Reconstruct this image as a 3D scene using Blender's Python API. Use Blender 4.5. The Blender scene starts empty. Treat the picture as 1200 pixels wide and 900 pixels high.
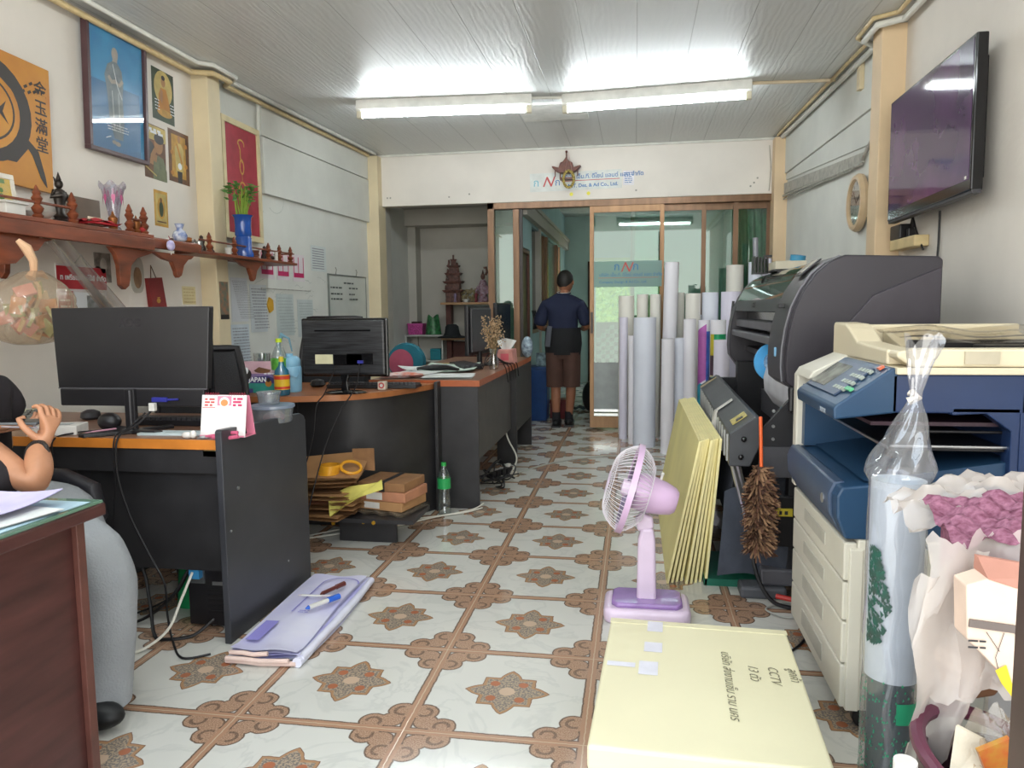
import bpy, bmesh, math, random
from mathutils import Vector, Matrix, Euler
rnd = random.Random(7)
PI = math.pi
C = bpy.context.scene.collection
SC = bpy.context.scene

# ------------------------------------------------------------------ colour / materials
def s2l(c):
    return c / 12.92 if c <= 0.04045 else ((c + 0.055) / 1.055) ** 2.4
def hexc(h):
    h = h.lstrip('#')
    return tuple(s2l(int(h[i:i + 2], 16) / 255) for i in (0, 2, 4)) + (1,)
MATS = {}
def M(name, col='#808080', rough=.5, metal=0, var=0.06, scale=12, bump=0, bscale=60, trans=0, alpha=1, emis=0, ior=1.45, coat=0, stretch=None, col2=None, sheen=0):
    """procedural material: base colour broken up with noise, optional bump"""
    if name in MATS: return MATS[name]
    m = bpy.data.materials.new(name); m.use_nodes = True
    nt = m.node_tree; b = nt.nodes['Principled BSDF']
    c = hexc(col)
    tc = nt.nodes.new('ShaderNodeTexCoord'); mp = nt.nodes.new('ShaderNodeMapping')
    nt.links.new(tc.outputs['Object'], mp.inputs[0])
    if stretch: mp.inputs['Scale'].default_value = stretch
    if var > 0:
        n = nt.nodes.new('ShaderNodeTexNoise'); n.inputs['Scale'].default_value = scale; n.inputs['Detail'].default_value = 4
        nt.links.new(mp.outputs[0], n.inputs['Vector'])
        mx = nt.nodes.new('ShaderNodeMix'); mx.data_type = 'RGBA'
        d = hexc(col2) if col2 else tuple(x * (1 - 2.4 * var) for x in c[:3]) + (1,)
        e = c if col2 else tuple(min(1, x * (1 + 1.2 * var)) for x in c[:3]) + (1,)
        mx.inputs[6].default_value = d; mx.inputs[7].default_value = e
        rp = nt.nodes.new('ShaderNodeMapRange'); rp.inputs[1].default_value = .3; rp.inputs[2].default_value = .7
        nt.links.new(n.outputs[0], rp.inputs[0]); nt.links.new(rp.outputs[0], mx.inputs[0])
        nt.links.new(mx.outputs[2], b.inputs['Base Color'])
    else:
        b.inputs['Base Color'].default_value = c
    if bump:
        n2 = nt.nodes.new('ShaderNodeTexNoise'); n2.inputs['Scale'].default_value = bscale; n2.inputs['Detail'].default_value = 5
        nt.links.new(mp.outputs[0], n2.inputs['Vector'])
        bp = nt.nodes.new('ShaderNodeBump'); bp.inputs['Strength'].default_value = bump; bp.inputs['Distance'].default_value = .01
        nt.links.new(n2.outputs[0], bp.inputs['Height']); nt.links.new(bp.outputs[0], b.inputs['Normal'])
    b.inputs['Roughness'].default_value = rough; b.inputs['Metallic'].default_value = metal
    b.inputs['IOR'].default_value = ior; b.inputs['Transmission Weight'].default_value = trans
    b.inputs['Alpha'].default_value = alpha; b.inputs['Coat Weight'].default_value = coat
    if emis:
        b.inputs['Emission Color'].default_value = c; b.inputs['Emission Strength'].default_value = emis
    MATS[name] = m; return m

def glassy(name, tint='#ffffff', fac=.12, rough=.02, op=0.0, opcol='#ffffff'):
    """thin sheet (glass, film): mostly see-through with a Fresnel gloss; op = milky share"""
    if name in MATS: return MATS[name]
    m = bpy.data.materials.new(name); m.use_nodes = True; nt = m.node_tree; nt.nodes.clear()
    o = nt.nodes.new('ShaderNodeOutputMaterial'); t = nt.nodes.new('ShaderNodeBsdfTransparent'); t.inputs[0].default_value = hexc(tint)
    g = nt.nodes.new('ShaderNodeBsdfGlossy'); g.inputs['Roughness'].default_value = rough
    f = nt.nodes.new('ShaderNodeFresnel'); gg = nt.nodes.new('ShaderNodeNewGeometry'); mr = nt.nodes.new('ShaderNodeMapRange')
    nt.links.new(gg.outputs['Backfacing'], mr.inputs[0]); mr.inputs[3].default_value = 1.45; mr.inputs[4].default_value = 1/1.45; nt.links.new(mr.outputs[0], f.inputs[0])
    ad = nt.nodes.new('ShaderNodeMath'); ad.operation = 'ADD'; ad.inputs[1].default_value = fac - .04; ad.use_clamp = True
    nt.links.new(f.outputs[0], ad.inputs[0])
    mx = nt.nodes.new('ShaderNodeMixShader'); nt.links.new(ad.outputs[0], mx.inputs[0]); nt.links.new(t.outputs[0], mx.inputs[1]); nt.links.new(g.outputs[0], mx.inputs[2])
    last = mx
    if op > 0:
        d = nt.nodes.new('ShaderNodeBsdfDiffuse'); d.inputs[0].default_value = hexc(opcol)
        tl = nt.nodes.new('ShaderNodeBsdfTranslucent'); tl.inputs[0].default_value = hexc(opcol)
        mm = nt.nodes.new('ShaderNodeMixShader'); mm.inputs[0].default_value = .4
        nt.links.new(d.outputs[0], mm.inputs[1]); nt.links.new(tl.outputs[0], mm.inputs[2])
        m2 = nt.nodes.new('ShaderNodeMixShader'); m2.inputs[0].default_value = op
        nt.links.new(mx.outputs[0], m2.inputs[1]); nt.links.new(mm.outputs[0], m2.inputs[2]); last = m2
    nt.links.new(last.outputs[0], o.inputs[0]); MATS[name] = m; return m

class NX:
    """tiny node-expression helper"""
    def __init__(s, nt): s.nt = nt
    def v(s, x, n, i):
        if isinstance(x, (int, float)): n.inputs[i].default_value = x
        else: s.nt.links.new(x, n.inputs[i])
    def m(s, op, a, b=0, c=0, clamp=False):
        n = s.nt.nodes.new('ShaderNodeMath'); n.operation = op; n.use_clamp = clamp
        s.v(a, n, 0); s.v(b, n, 1)
        if op in ('MULTIPLY_ADD', 'COMPARE', 'WRAP'): s.v(c, n, 2)
        return n.outputs[0]
    def step(s, x, lo, hi):      # 0 below lo, 1 above hi
        n = s.nt.nodes.new('ShaderNodeMapRange'); n.interpolation_type = 'SMOOTHSTEP'
        s.v(x, n, 0); n.inputs[1].default_value = lo; n.inputs[2].default_value = hi; return n.outputs[0]
    def mix(s, f, a, b):
        n = s.nt.nodes.new('ShaderNodeMix'); n.data_type = 'RGBA'; s.v(f, n, 0)
        for i, x in ((6, a), (7, b)):
            if isinstance(x, tuple): n.inputs[i].default_value = x
            else: s.nt.links.new(x, n.inputs[i])
        return n.outputs[2]
    def noise(s, vec, scale, detail=3, dist=0, out=0):
        n = s.nt.nodes.new('ShaderNodeTexNoise'); n.inputs['Scale'].default_value = scale; n.inputs['Detail'].default_value = detail
        n.inputs['Distortion'].default_value = dist; s.nt.links.new(vec, n.inputs['Vector']); return n.outputs[out]

# ------------------------------------------------------------------ mesh builder
class MB:
    def __init__(s): s.v = []; s.f = []; s.mi = []; s.cur = 0; s.T = None
    def _add(s, vs, fs):
        o = len(s.v)
        if s.T is not None: vs = [tuple(s.T @ Vector(p)) for p in vs]
        s.v += [tuple(p) for p in vs]; s.f += [tuple(i + o for i in f) for f in fs]; s.mi += [s.cur] * len(fs)
        return s
    def box(s, x0, x1, y0, y1, z0, z1):
        return s._add([(x0,y0,z0),(x1,y0,z0),(x1,y1,z0),(x0,y1,z0),(x0,y0,z1),(x1,y0,z1),(x1,y1,z1),(x0,y1,z1)],
                      [(0,3,2,1),(4,5,6,7),(0,1,5,4),(1,2,6,5),(2,3,7,6),(3,0,4,7)])
    def obox(s, c, size, rot=(0,0,0)):
        R = Euler(rot).to_matrix(); c = Vector(c); a, b, d = (q / 2 for q in size)
        P = [c + R @ Vector(p) for p in ((-a,-b,-d),(a,-b,-d),(a,b,-d),(-a,b,-d),(-a,-b,d),(a,-b,d),(a,b,d),(-a,b,d))]
        return s._add(P, [(0,3,2,1),(4,5,6,7),(0,1,5,4),(1,2,6,5),(2,3,7,6),(3,0,4,7)])
    def hexa(s, P):
        return s._add(P, [(0,3,2,1),(4,5,6,7),(0,1,5,4),(1,2,6,5),(2,3,7,6),(3,0,4,7)])
    def prism(s, poly, axis, a0, a1):
        """poly 2D extruded along axis; axis 'x': poly=(y,z); 'y': poly=(x,z); 'z': poly=(x,y)"""
        def mk(p, a): return {'x': (a, p[0], p[1]), 'y': (p[0], a, p[1]), 'z': (p[0], p[1], a)}[axis]
        n = len(poly); vs = [mk(p, a0) for p in poly] + [mk(p, a1) for p in poly]
        fs = [tuple(range(n)), tuple(range(2 * n - 1, n - 1, -1))] + [(i, i + n, (i + 1) % n + n, (i + 1) % n) for i in range(n)]
        return s._add(vs, fs)
    def cyl(s, p0, p1, r0, r1=None, n=16, cap=True):
        if r1 is None: r1 = r0
        p0 = Vector(p0); p1 = Vector(p1); d = (p1 - p0).normalized()
        a = d.orthogonal().normalized(); b = d.cross(a)
        vs = []
        for p, r in ((p0, r0), (p1, r1)):
            for i in range(n):
                t = 2 * PI * i / n; vs.append(p + a * (r * math.cos(t)) + b * (r * math.sin(t)))
        fs = [(i, (i + 1) % n, (i + 1) % n + n, i + n) for i in range(n)]
        if cap: fs += [tuple(range(n - 1, -1, -1)), tuple(range(n, 2 * n))]
        return s._add(vs, fs)
    def tube(s, pts, r, n=8, closed=False, cap=True):
        P = [Vector(p) for p in pts]; m = len(P); rr = r if isinstance(r, (list, tuple)) else [r] * m
        vs = []; ref = None
        for i in range(m):
            if closed: d = P[(i + 1) % m] - P[i - 1]
            else: d = P[min(i + 1, m - 1)] - P[max(i - 1, 0)]
            d = d.normalized() if d.length > 1e-9 else Vector((0,0,1))
            if ref is None: ref = d.orthogonal().normalized()
            a = (ref - d * ref.dot(d)); a = a.normalized() if a.length > 1e-6 else d.orthogonal().normalized()
            ref = a; b = d.cross(a)
            for k in range(n):
                t = 2 * PI * k / n; vs.append(P[i] + a * (rr[i] * math.cos(t)) + b * (rr[i] * math.sin(t)))
        fs = []
        for i in range(m if closed else m - 1):
            j = (i + 1) % m
            for k in range(n): fs.append((i*n + k, i*n + (k+1) % n, j*n + (k+1) % n, j*n + k))
        if cap and not closed: fs += [tuple(range(n - 1, -1, -1)), tuple(range((m-1)*n, m*n))]
        return s._add(vs, fs)
    def lathe(s, prof, c=(0,0,0), n=24, sx=1, sy=1, wob=0):
        """prof: [(r,z)...]; open profile revolved about z; r=0 ends close it"""
        vs = []; c = Vector(c)
        for r, z in prof:
            for k in range(n):
                t = 2 * PI * k / n; q = 1 + (wob * math.sin(5 * t + z * 40) if wob else 0)
                vs.append(c + Vector((max(r, 1e-4) * math.cos(t) * sx * q, max(r, 1e-4) * math.sin(t) * sy * q, z)))
        fs = []
        for i in range(len(prof) - 1):
            for k in range(n): fs.append((i*n + k, i*n + (k+1) % n, (i+1)*n + (k+1) % n, (i+1)*n + k))
        if prof[0][0] > 1e-4 and prof[0][0] is not None: fs.append(tuple(range(n - 1, -1, -1)))
        if prof[-1][0] > 1e-4: fs.append(tuple(range((len(prof)-1)*n, len(prof)*n)))
        return s._add(vs, fs)
    def lathe_open(s, prof, c=(0,0,0), n=24, sx=1, sy=1):
        vs = []; c = Vector(c)
        for r, z in prof:
            for k in range(n):
                t = 2 * PI * k / n; vs.append(c + Vector((r * math.cos(t) * sx, r * math.sin(t) * sy, z)))
        fs = [(i*n + k, i*n + (k+1) % n, (i+1)*n + (k+1) % n, (i+1)*n + k) for i in range(len(prof) - 1) for k in range(n)]
        return s._add(vs, fs)
    def sph(s, c, r, n=16, m=10):
        rx, ry, rz = r if isinstance(r, (tuple, list)) else (r, r, r)
        return s.lathe([(math.sin(PI * i / m), -math.cos(PI * i / m)) for i in range(m + 1)], (0,0,0), n) and s._scale_last((m+1)*n, c, rx, ry, rz)
    def _scale_last(s, k, c, rx, ry, rz):
        if s.T is None:
            for i in range(len(s.v) - k, len(s.v)):
                x, y, z = s.v[i]; s.v[i] = (c[0] + x*rx, c[1] + y*ry, c[2] + z*rz)
        else:
            Ti = s.T.inverted()
            for i in range(len(s.v) - k, len(s.v)):
                q = Ti @ Vector(s.v[i]); s.v[i] = tuple(s.T @ Vector((c[0] + q[0]*rx, c[1] + q[1]*ry, c[2] + q[2]*rz)))
        return s
    def grid(s, fn, nu, nv, close_u=False):
        vs = [fn(i / nu, j / nv) for j in range(nv + 1) for i in range(nu + (0 if close_u else 1))]
        w = nu if close_u else nu + 1
        fs = [(j*w + i, j*w + (i+1) % w, (j+1)*w + (i+1) % w, (j+1)*w + i) for j in range(nv) for i in range(nu)]
        return s._add(vs, fs)
    def face(s, P): return s._add(P, [tuple(range(len(P)))])
    def sheet(s, fn, nu, nv, t=.0008):
        """a thin closed sheet: grid and its copy offset by t along -z"""
        s.grid(fn, nu, nv)
        s.grid(lambda u, v: tuple(Vector(fn(1 - u, v)) - Vector((0, 0, t))), nu, nv); return s
    def build(s, name, mat, parent=None, smooth=40, bevel=0, seg=2, loc=None, rot=None, mtx=None):
        me = bpy.data.meshes.new(name); me.from_pydata(s.v, [], s.f)
        ms = mat if isinstance(mat, (list, tuple)) else [mat]
        for m in ms: me.materials.append(m)
        if len(ms) > 1: me.polygons.foreach_set('material_index', s.mi)
        bm = bmesh.new(); bm.from_mesh(me); bmesh.ops.recalc_face_normals(bm, faces=bm.faces); bm.to_mesh(me); bm.free()
        if smooth:
            for p in me.polygons: p.use_smooth = True
            me.set_sharp_from_angle(angle=math.radians(smooth))
        o = bpy.data.objects.new(name, me); C.objects.link(o)
        if parent: o.parent = parent
        if mtx is not None: o.matrix_local = mtx
        if loc is not None: o.location = loc
        if rot is not None: o.rotation_euler = rot
        if bevel:
            b = o.modifiers.new('bevel', 'BEVEL'); b.width = bevel; b.segments = seg; b.limit_method = 'ANGLE'; b.angle_limit = math.radians(40)
        return o

def tag(o, label, cat, group=None, kind=None):
    o['label'] = label; o['category'] = cat
    if group: o['group'] = group
    if kind: o['kind'] = kind
    return o
def struct(o):
    o['kind'] = 'structure'; return o
def lab(o, t): o['label'] = t; return o
def thing(name, label, cat, loc=(0,0,0), rz=0, group=None, mtx=None, rot=None):
    o = bpy.data.objects.new(name, None); o.empty_display_size = .05; C.objects.link(o)
    o.location = loc; o.rotation_euler = rot if rot else (0, 0, rz)
    if mtx is not None: o.matrix_world = mtx
    return tag(o, label, cat, group)
def dup(root, loc, label, rz=None):
    r = root.copy(); C.objects.link(r); r.location = loc; r['label'] = label
    if rz is not None: r.rotation_euler = (0, 0, rz)
    for ch in list(root.children):
        c = ch.copy(); C.objects.link(c); c.parent = r
        for g in ch.children:
            d = g.copy(); C.objects.link(d); d.parent = c
    return r
def bake(o, name=None):
    """replace modifiers by their result"""
    dg = bpy.context.evaluated_depsgraph_get(); me = bpy.data.meshes.new_from_object(o.evaluated_get(dg))
    o.modifiers.clear(); o.data = me
    for p in me.polygons: p.use_smooth = True
    return o
def skin(name, nodes, edges, mat, parent, sub=2, root=None):
    """limbed body: nodes {k:(xyz, r or (rx,ry))}; one continuous skinned surface"""
    ks = list(nodes); me = bpy.data.meshes.new(name)
    me.from_pydata([nodes[k][0] for k in ks], [(ks.index(a), ks.index(b)) for a, b in edges], [])
    me.materials.append(mat)
    o = bpy.data.objects.new(name, me); C.objects.link(o); o.parent = parent
    sk = o.modifiers.new('skin', 'SKIN'); sk.use_smooth_shade = True; sk.branch_smoothing = .3
    for i, k in enumerate(ks):
        r = nodes[k][1]; me.skin_vertices[0].data[i].radius = r if isinstance(r, tuple) else (r, r)
        me.skin_vertices[0].data[i].use_root = (k == (root or ks[0]))
    ss = o.modifiers.new('sub', 'SUBSURF'); ss.levels = sub; ss.render_levels = sub
    bpy.context.view_layer.update()
    return bake(o)
def text_mesh(body, size, mat, parent=None, mtx=None, name='lettering', ext=.0003, align='LEFT', shear=0, bold=0, vert=False):
    cu = bpy.data.curves.new(name, 'FONT'); cu.body = body; cu.size = size; cu.extrude = ext; cu.align_x = align; cu.shear = shear; cu.offset = bold
    cu.resolution_u = 3
    t = bpy.data.objects.new(name, cu); C.objects.link(t); bpy.context.view_layer.update()
    me = bpy.data.meshes.new_from_object(t.evaluated_get(bpy.context.evaluated_depsgraph_get()))
    bpy.data.objects.remove(t); me.materials.clear(); me.materials.append(mat)
    o = bpy.data.objects.new(name, me); C.objects.link(o)
    if parent: o.parent = parent
    if mtx is not None: o.matrix_local = mtx
    return o

# wall frames: local x = right as seen, y = up, z = out of the wall
def frame(loc, side, tilt=0):
    B = {'left': ((0,1,0),(0,0,1),(1,0,0)), 'right': ((0,-1,0),(0,0,1),(-1,0,0)), 'back': ((1,0,0),(0,0,1),(0,-1,0))}[side]
    m = Matrix([[B[c][r] for c in range(3)] for r in range(3)]).to_4x4()
    if tilt: m = m @ Matrix.Rotation(tilt, 4, 'Z')
    m.translation = Vector(loc); return m

class Canvas:
    """a flat printed thing: sheet of real thickness with inked shapes a hair above it"""
    def __init__(s, mats): s.mb = MB(); s.m = mats; s.z = 0
    def col(s, k): s.mb.cur = k; return s
    def base(s, w, h, t, k=0): s.col(k); s.mb.box(0, w, 0, h, 0, t); s.z = t; return s
    def _z(s): s.z += .00025; return s.z
    def poly(s, k, P):
        z = s._z(); s.col(k); s.mb.face([(x, y, z) for x, y in P]); return s
    def rect(s, k, x0, y0, x1, y1): return s.poly(k, [(x0,y0),(x1,y0),(x1,y1),(x0,y1)])
    def ell(s, k, x, y, rx, ry, n=20): return s.poly(k, [(x + rx*math.cos(2*PI*i/n), y + ry*math.sin(2*PI*i/n)) for i in range(n)])
    def stroke(s, k, P, w):
        z = s._z(); s.col(k); P = [Vector(p) for p in P]; n = len(P); ww = w if isinstance(w, list) else [w] * n; L = []; R = []
        for i in range(n):
            d = (P[min(i+1, n-1)] - P[max(i-1, 0)]).normalized(); q = Vector((-d.y, d.x)) * ww[i] / 2
            L.append(P[i] + q); R.append(P[i] - q)
        vs = [(p.x, p.y, z) for p in L + R]; s.mb._add(vs, [(i, i+1, n+i+1, n+i) for i in range(n-1)]); return s
    def arc(s, k, cx, cy, rx, ry, a0, a1, w, n=24):
        return s.stroke(k, [(cx + rx*math.cos(a0 + (a1-a0)*i/n), cy + ry*math.sin(a0 + (a1-a0)*i/n)) for i in range(n+1)], w)
    def lines(s, k, x0, x1, y0, y1, n, h, r=rnd):
        for i in range(n):
            y = y1 - (y1 - y0) * (i + .5) / n
            x = x0
            while x < x1 - h:
                L = h * r.uniform(1.5, 5); s.rect(k, x, y - h/2, min(x + L, x1), y + h/2); x += L + h * r.uniform(.6, 1.2)
        return s

# ------------------------------------------------------------------ camera, world, view
f_, p_, y_, r_, h_ = 8.75833587e+02, 9.90068616e-02, -1.63968461e-01, -1.07892696e-02, 1.161068
fw = Vector((math.sin(y_)*math.cos(p_), math.cos(y_)*math.cos(p_), -math.sin(p_)))
rt = Vector((math.cos(y_), -math.sin(y_), 0)); up = rt.cross(fw)
rt2 = math.cos(r_)*rt + math.sin(r_)*up; up2 = -math.sin(r_)*rt + math.cos(r_)*up
cam = bpy.data.cameras.new('camera'); co = bpy.data.objects.new('camera', cam); C.objects.link(co)
cm = Matrix((rt2, up2, -fw)).transposed().to_4x4(); cm.translation = (0, 0, h_)
co.matrix_world = cm; cam.sensor_width = 36; cam.lens = 36 * f_ / 1200; cam.clip_start = .02; SC.camera = co

W = bpy.data.worlds.new('sky'); SC.world = W; W.use_nodes = True
wn = W.node_tree; bg = wn.nodes['Background']
tcw = wn.nodes.new('ShaderNodeTexCoord'); sx = wn.nodes.new('ShaderNodeSeparateXYZ'); wn.links.new(tcw.outputs['Generated'], sx.inputs[0])
cr = wn.nodes.new('ShaderNodeValToRGB'); wn.links.new(sx.outputs[2], cr.inputs[0])
cr.color_ramp.elements[0].position = 0; cr.color_ramp.elements[0].color = hexc('#e9e6de'); cr.color_ramp.elements[1].position = .7; cr.color_ramp.elements[1].color = hexc('#cfe0f2')
wn.links.new(cr.outputs[0], bg.inputs[0]); bg.inputs[1].default_value = 4.8
SC.view_settings.view_transform = 'Standard'; SC.view_settings.look = 'None'; SC.view_settings.gamma = 1; SC.view_settings.exposure = 0.3
SC.view_settings.use_curve_mapping = False
SC.cycles.max_bounces = 10; SC.cycles.transparent_max_bounces = 16; SC.cycles.use_denoising = True
SC.cycles.sample_clamp_indirect = 8
def lamp(name, kind, loc, energy, size=(1, 1), color=(1, 1, 1), rot=(0, 0, 0), portal=False):
    l = bpy.data.lights.new(name, kind); l.energy = energy; l.color = color
    if kind == 'AREA': l.shape = 'RECTANGLE'; l.size, l.size_y = size
    o = bpy.data.objects.new(name, l); C.objects.link(o); o.location = loc; o.rotation_euler = rot
    if portal: l.cycles.is_portal = True
    return o
# ------------------------------------------------------------------ ROOM
FX, FY, TS = -1.13068, 1.89678, .5          # a tile junction and the tile size
def floor_material():
    m = bpy.data.materials.new('patterned_floor_tile'); m.use_nodes = True; nt = m.node_tree; x = NX(nt); b = nt.nodes['Principled BSDF']
    g = nt.nodes.new('ShaderNodeNewGeometry'); sp = nt.nodes.new('ShaderNodeSeparateXYZ'); nt.links.new(g.outputs['Position'], sp.inputs[0]); P = g.outputs['Position']
    n1 = x.m('MULTIPLY', x.m('SUBTRACT', x.noise(P, 40, 2), .5), .012)
    u = x.m('ADD', x.m('DIVIDE', x.m('SUBTRACT', sp.outputs[0], FX), TS), n1); v = x.m('ADD', x.m('DIVIDE', x.m('SUBTRACT', sp.outputs[1], FY), TS), n1)
    pu = x.m('SUBTRACT', x.m('FLOORED_MODULO', u, 1), .5); pv = x.m('SUBTRACT', x.m('FLOORED_MODULO', v, 1), .5)
    A = x.m('ABSOLUTE', pu); B = x.m('ABSOLUTE', pv); qa = x.m('SUBTRACT', .5, A); qb = x.m('SUBTRACT', .5, B)
    # marble
    vein = x.noise(P, 3.5, 6, 1.8); vv = x.m('ABSOLUTE', x.m('SUBTRACT', vein, .5))
    marble = x.mix(x.step(vv, 0, .04), hexc('#c6c6c0'), hexc('#d2d1ca'))
    marble = x.mix(x.m('MULTIPLY', x.noise(P, 9, 4), .5), marble, hexc('#c9c8c0'))
    speck = x.noise(P, 260, 3)
    tan = x.mix(x.step(speck, .35, .65), hexc('#8f705a'), hexc('#b4937b')); dark = x.mix(x.step(speck, .4, .6), hexc('#58473c'), hexc('#766152'))
    # star medallion
    th = x.m('ARCTAN2', B, A); sv = x.m('DIVIDE', x.m('PINGPONG', th, PI/8), PI/8)
    tip = x.m('POWER', x.m('SUBTRACT', 1, sv, clamp=True), 1.15)
    rb = x.m('ADD', x.m('ADD', .180, x.m('MULTIPLY', tip, .066)), x.m('MULTIPLY', x.m('COSINE', x.m('MULTIPLY', th, 4)), .017))
    rr = x.m('SQRT', x.m('ADD', x.m('MULTIPLY', A, A), x.m('MULTIPLY', B, B)))
    ds = x.m('SUBTRACT', rb, rr)                     # >0 inside
    blue = x.mix(x.step(x.noise(P, 150, 2), .45, .55), hexc('#77706a'), hexc('#a8957f'))
    dg = x.m('SQRT', x.m('ADD', x.m('POWER', x.m('SUBTRACT', A, .088), 2), x.m('POWER', x.m('SUBTRACT', B, .088), 2)))
    blue = x.mix(x.step(dg, .034, .028), blue, hexc('#a7684a'))
    blue = x.mix(x.step(rr, .052, .046), blue, hexc('#c2a890'))
    inner = x.mix(x.step(ds, .026, .032), hexc('#a5805f'), blue)
    star = x.mix(x.step(ds, .005, .009), hexc('#7b5c48'), inner)
    col = x.mix(x.step(ds, -.002, .002), marble, star)
    # corner scroll cluster + bands
    def dist(cx, cy): return x.m('SQRT', x.m('ADD', x.m('POWER', x.m('SUBTRACT', qa, cx), 2), x.m('POWER', x.m('SUBTRACT', qb, cy), 2)))
    d1 = dist(.200, .066); d2 = dist(.066, .200); d3 = dist(.10, .10)
    sd = x.m('MINIMUM', x.m('MINIMUM', x.m('SUBTRACT', d1, .085), x.m('SUBTRACT', d2, .085)), x.m('SUBTRACT', d3, .075))
    band = x.m('SUBTRACT', x.m('MINIMUM', qa, qb), .036)
    al = x.m('MINIMUM', sd, band)
    body = x.mix(x.step(band, -.006, -.012), tan, hexc('#a8836a'))
    for d, msk in ((d1, x.step(x.m('SUBTRACT', qb, x.m('MULTIPLY', qa, .30)), -.012, -.002)), (d2, x.step(x.m('SUBTRACT', qa, x.m('MULTIPLY', qb, .30)), -.012, -.002))):
        ring = x.m('ABSOLUTE', x.m('SUBTRACT', d, .042)); ring = x.m('MAXIMUM', ring, x.m('SUBTRACT', .03, x.m('MAXIMUM', qa, x.m('MULTIPLY', qb, 1.0))))
        body = x.mix(x.m('MULTIPLY', x.m('MULTIPLY', x.step(ring, .012, .007), .8), msk), body, dark)
    cl = x.mix(x.step(al, -.006, -.012), dark, body)
    col = x.mix(x.step(al, .004, -.002), col, cl)
    grout = x.step(x.m('MINIMUM', qa, qb), .0045, .0025)  # pale grout line along the tile joints
    col = x.mix(x.m('MULTIPLY', grout, .8), col, hexc('#c8b296'))
    nt.links.new(col, b.inputs['Base Color'])
    rg = x.m('ADD', .05, x.m('MULTIPLY', x.noise(P, 5, 4), .16)); nt.links.new(rg, b.inputs['Roughness'])
    bp = nt.nodes.new('ShaderNodeBump'); bp.inputs['Strength'].default_value = .25; bp.inputs['Distance'].default_value = .002
    nt.links.new(x.step(x.m('MINIMUM', qa, qb), 0, .006), bp.inputs['Height']); nt.links.new(bp.outputs[0], b.inputs['Normal'])
    b.inputs['IOR'].default_value = 1.55; b.inputs['Specular IOR Level'].default_value = .5
    return m
def ceiling_material():
    m = bpy.data.materials.new('embossed_ceiling_board'); m.use_nodes = True; nt = m.node_tree; x = NX(nt); b = nt.nodes['Principled BSDF']
    g = nt.nodes.new('ShaderNodeNewGeometry'); sp = nt.nodes.new('ShaderNodeSeparateXYZ'); nt.links.new(g.outputs['Position'], sp.inputs[0])
    mp = nt.nodes.new('ShaderNodeMapping'); nt.links.new(g.outputs['Position'], mp.inputs[0]); mp.inputs['Scale'].default_value = (1, .22, 1)
    wv = nt.nodes.new('ShaderNodeTexWave'); nt.links.new(mp.outputs[0], wv.inputs[0]); wv.bands_direction = 'X'; wv.inputs['Scale'].default_value = 9; wv.inputs['Distortion'].default_value = 9; wv.inputs['Detail'].default_value = 3; wv.inputs['Detail Scale'].default_value = 1.4
    fine = x.noise(mp.outputs[0], 90, 4)
    px = x.m('ABSOLUTE', x.m('SUBTRACT', x.m('FLOORED_MODULO', x.m('DIVIDE', x.m('SUBTRACT', sp.outputs[0], -.0), .3), 1), .5))
    seam = x.step(px, .487, .494)
    py = x.m('ABSOLUTE', x.m('SUBTRACT', x.m('FLOORED_MODULO', x.m('DIVIDE', x.m('SUBTRACT', sp.outputs[1], 4.87), 2.4), 1), .5)); seam2 = x.step(py, .4985, .4992)
    base = x.mix(x.m('MULTIPLY', wv.outputs[1] if False else x.noise(mp.outputs[0], 6, 4), .6), hexc('#d6d8d6'), hexc('#c6c9c9'))
    base = x.mix(x.m('MULTIPLY', seam, .5), base, hexc('#8e8f8c')); base = x.mix(x.m('MULTIPLY', seam2, .7), base, hexc('#e4e4e0'))
    nt.links.new(base, b.inputs['Base Color']); b.inputs['Roughness'].default_value = .38
    hgt = x.m('ADD', x.m('ADD', x.m('MULTIPLY', wv.outputs[1], .5), x.m('MULTIPLY', fine, .5)), x.m('MULTIPLY', seam, -3))
    bp = nt.nodes.new('ShaderNodeBump'); bp.inputs['Strength'].default_value = .5; bp.inputs['Distance'].default_value = .004
    nt.links.new(hgt, bp.inputs['Height']); nt.links.new(bp.outputs[0], b.inputs['Normal']); return m
FLOOR = floor_material(); CEIL = ceiling_material()
WALL = M('painted_white_wall', '#e4ded5', .75, var=.035, scale=2.2, bump=.12, bscale=30)
WALLG = M('painted_greyish_wall', '#d8d9d2', .75, var=.04, scale=2.5, bump=.12, bscale=30)
ALC = M('painted_alcove_wall', '#b9b6ad', .8, var=.04, scale=2.5)
CREAM = M('cream_column_paint', '#dccdab', .6, var=.04, scale=4); CREAMR = M('peach_column_paint', '#dcc39f', .6, var=.04, scale=4)
BLUEW = M('pale_blue_wall', '#9fc0c4', .7, var=.05, scale=3); PIPE = M('cream_pvc_pipe', '#cfb98c', .45, var=.06, scale=20); PIPEW = M('white_pvc_pipe', '#dcdcd4', .4, var=.04)
GREYTRIM = M('grey_cable_duct', '#a7a59c', .5, var=.12, scale=25); BRN = M('brown_aluminium_frame', '#785b43', .38, metal=.35, var=.12, scale=18, stretch=(1,1,.15))
BRNL = M('light_brown_aluminium_frame', '#94714f', .38, metal=.3, var=.1, scale=18, stretch=(1,1,.15)); DKB = M('dark_brown_wood', '#38241c', .5, var=.1)
BLACKM = M('black_shadow_paint', '#1b1716', .6)
struct(MB().box(-3.2, 2.2, -1.2, 12.4, -.1, 0).build('floor', FLOOR, smooth=0))
struct(MB().box(-3.0, 1.6, -.6, 7.28, 2.67, 2.75).build('ceiling', CEIL, smooth=0))
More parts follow.
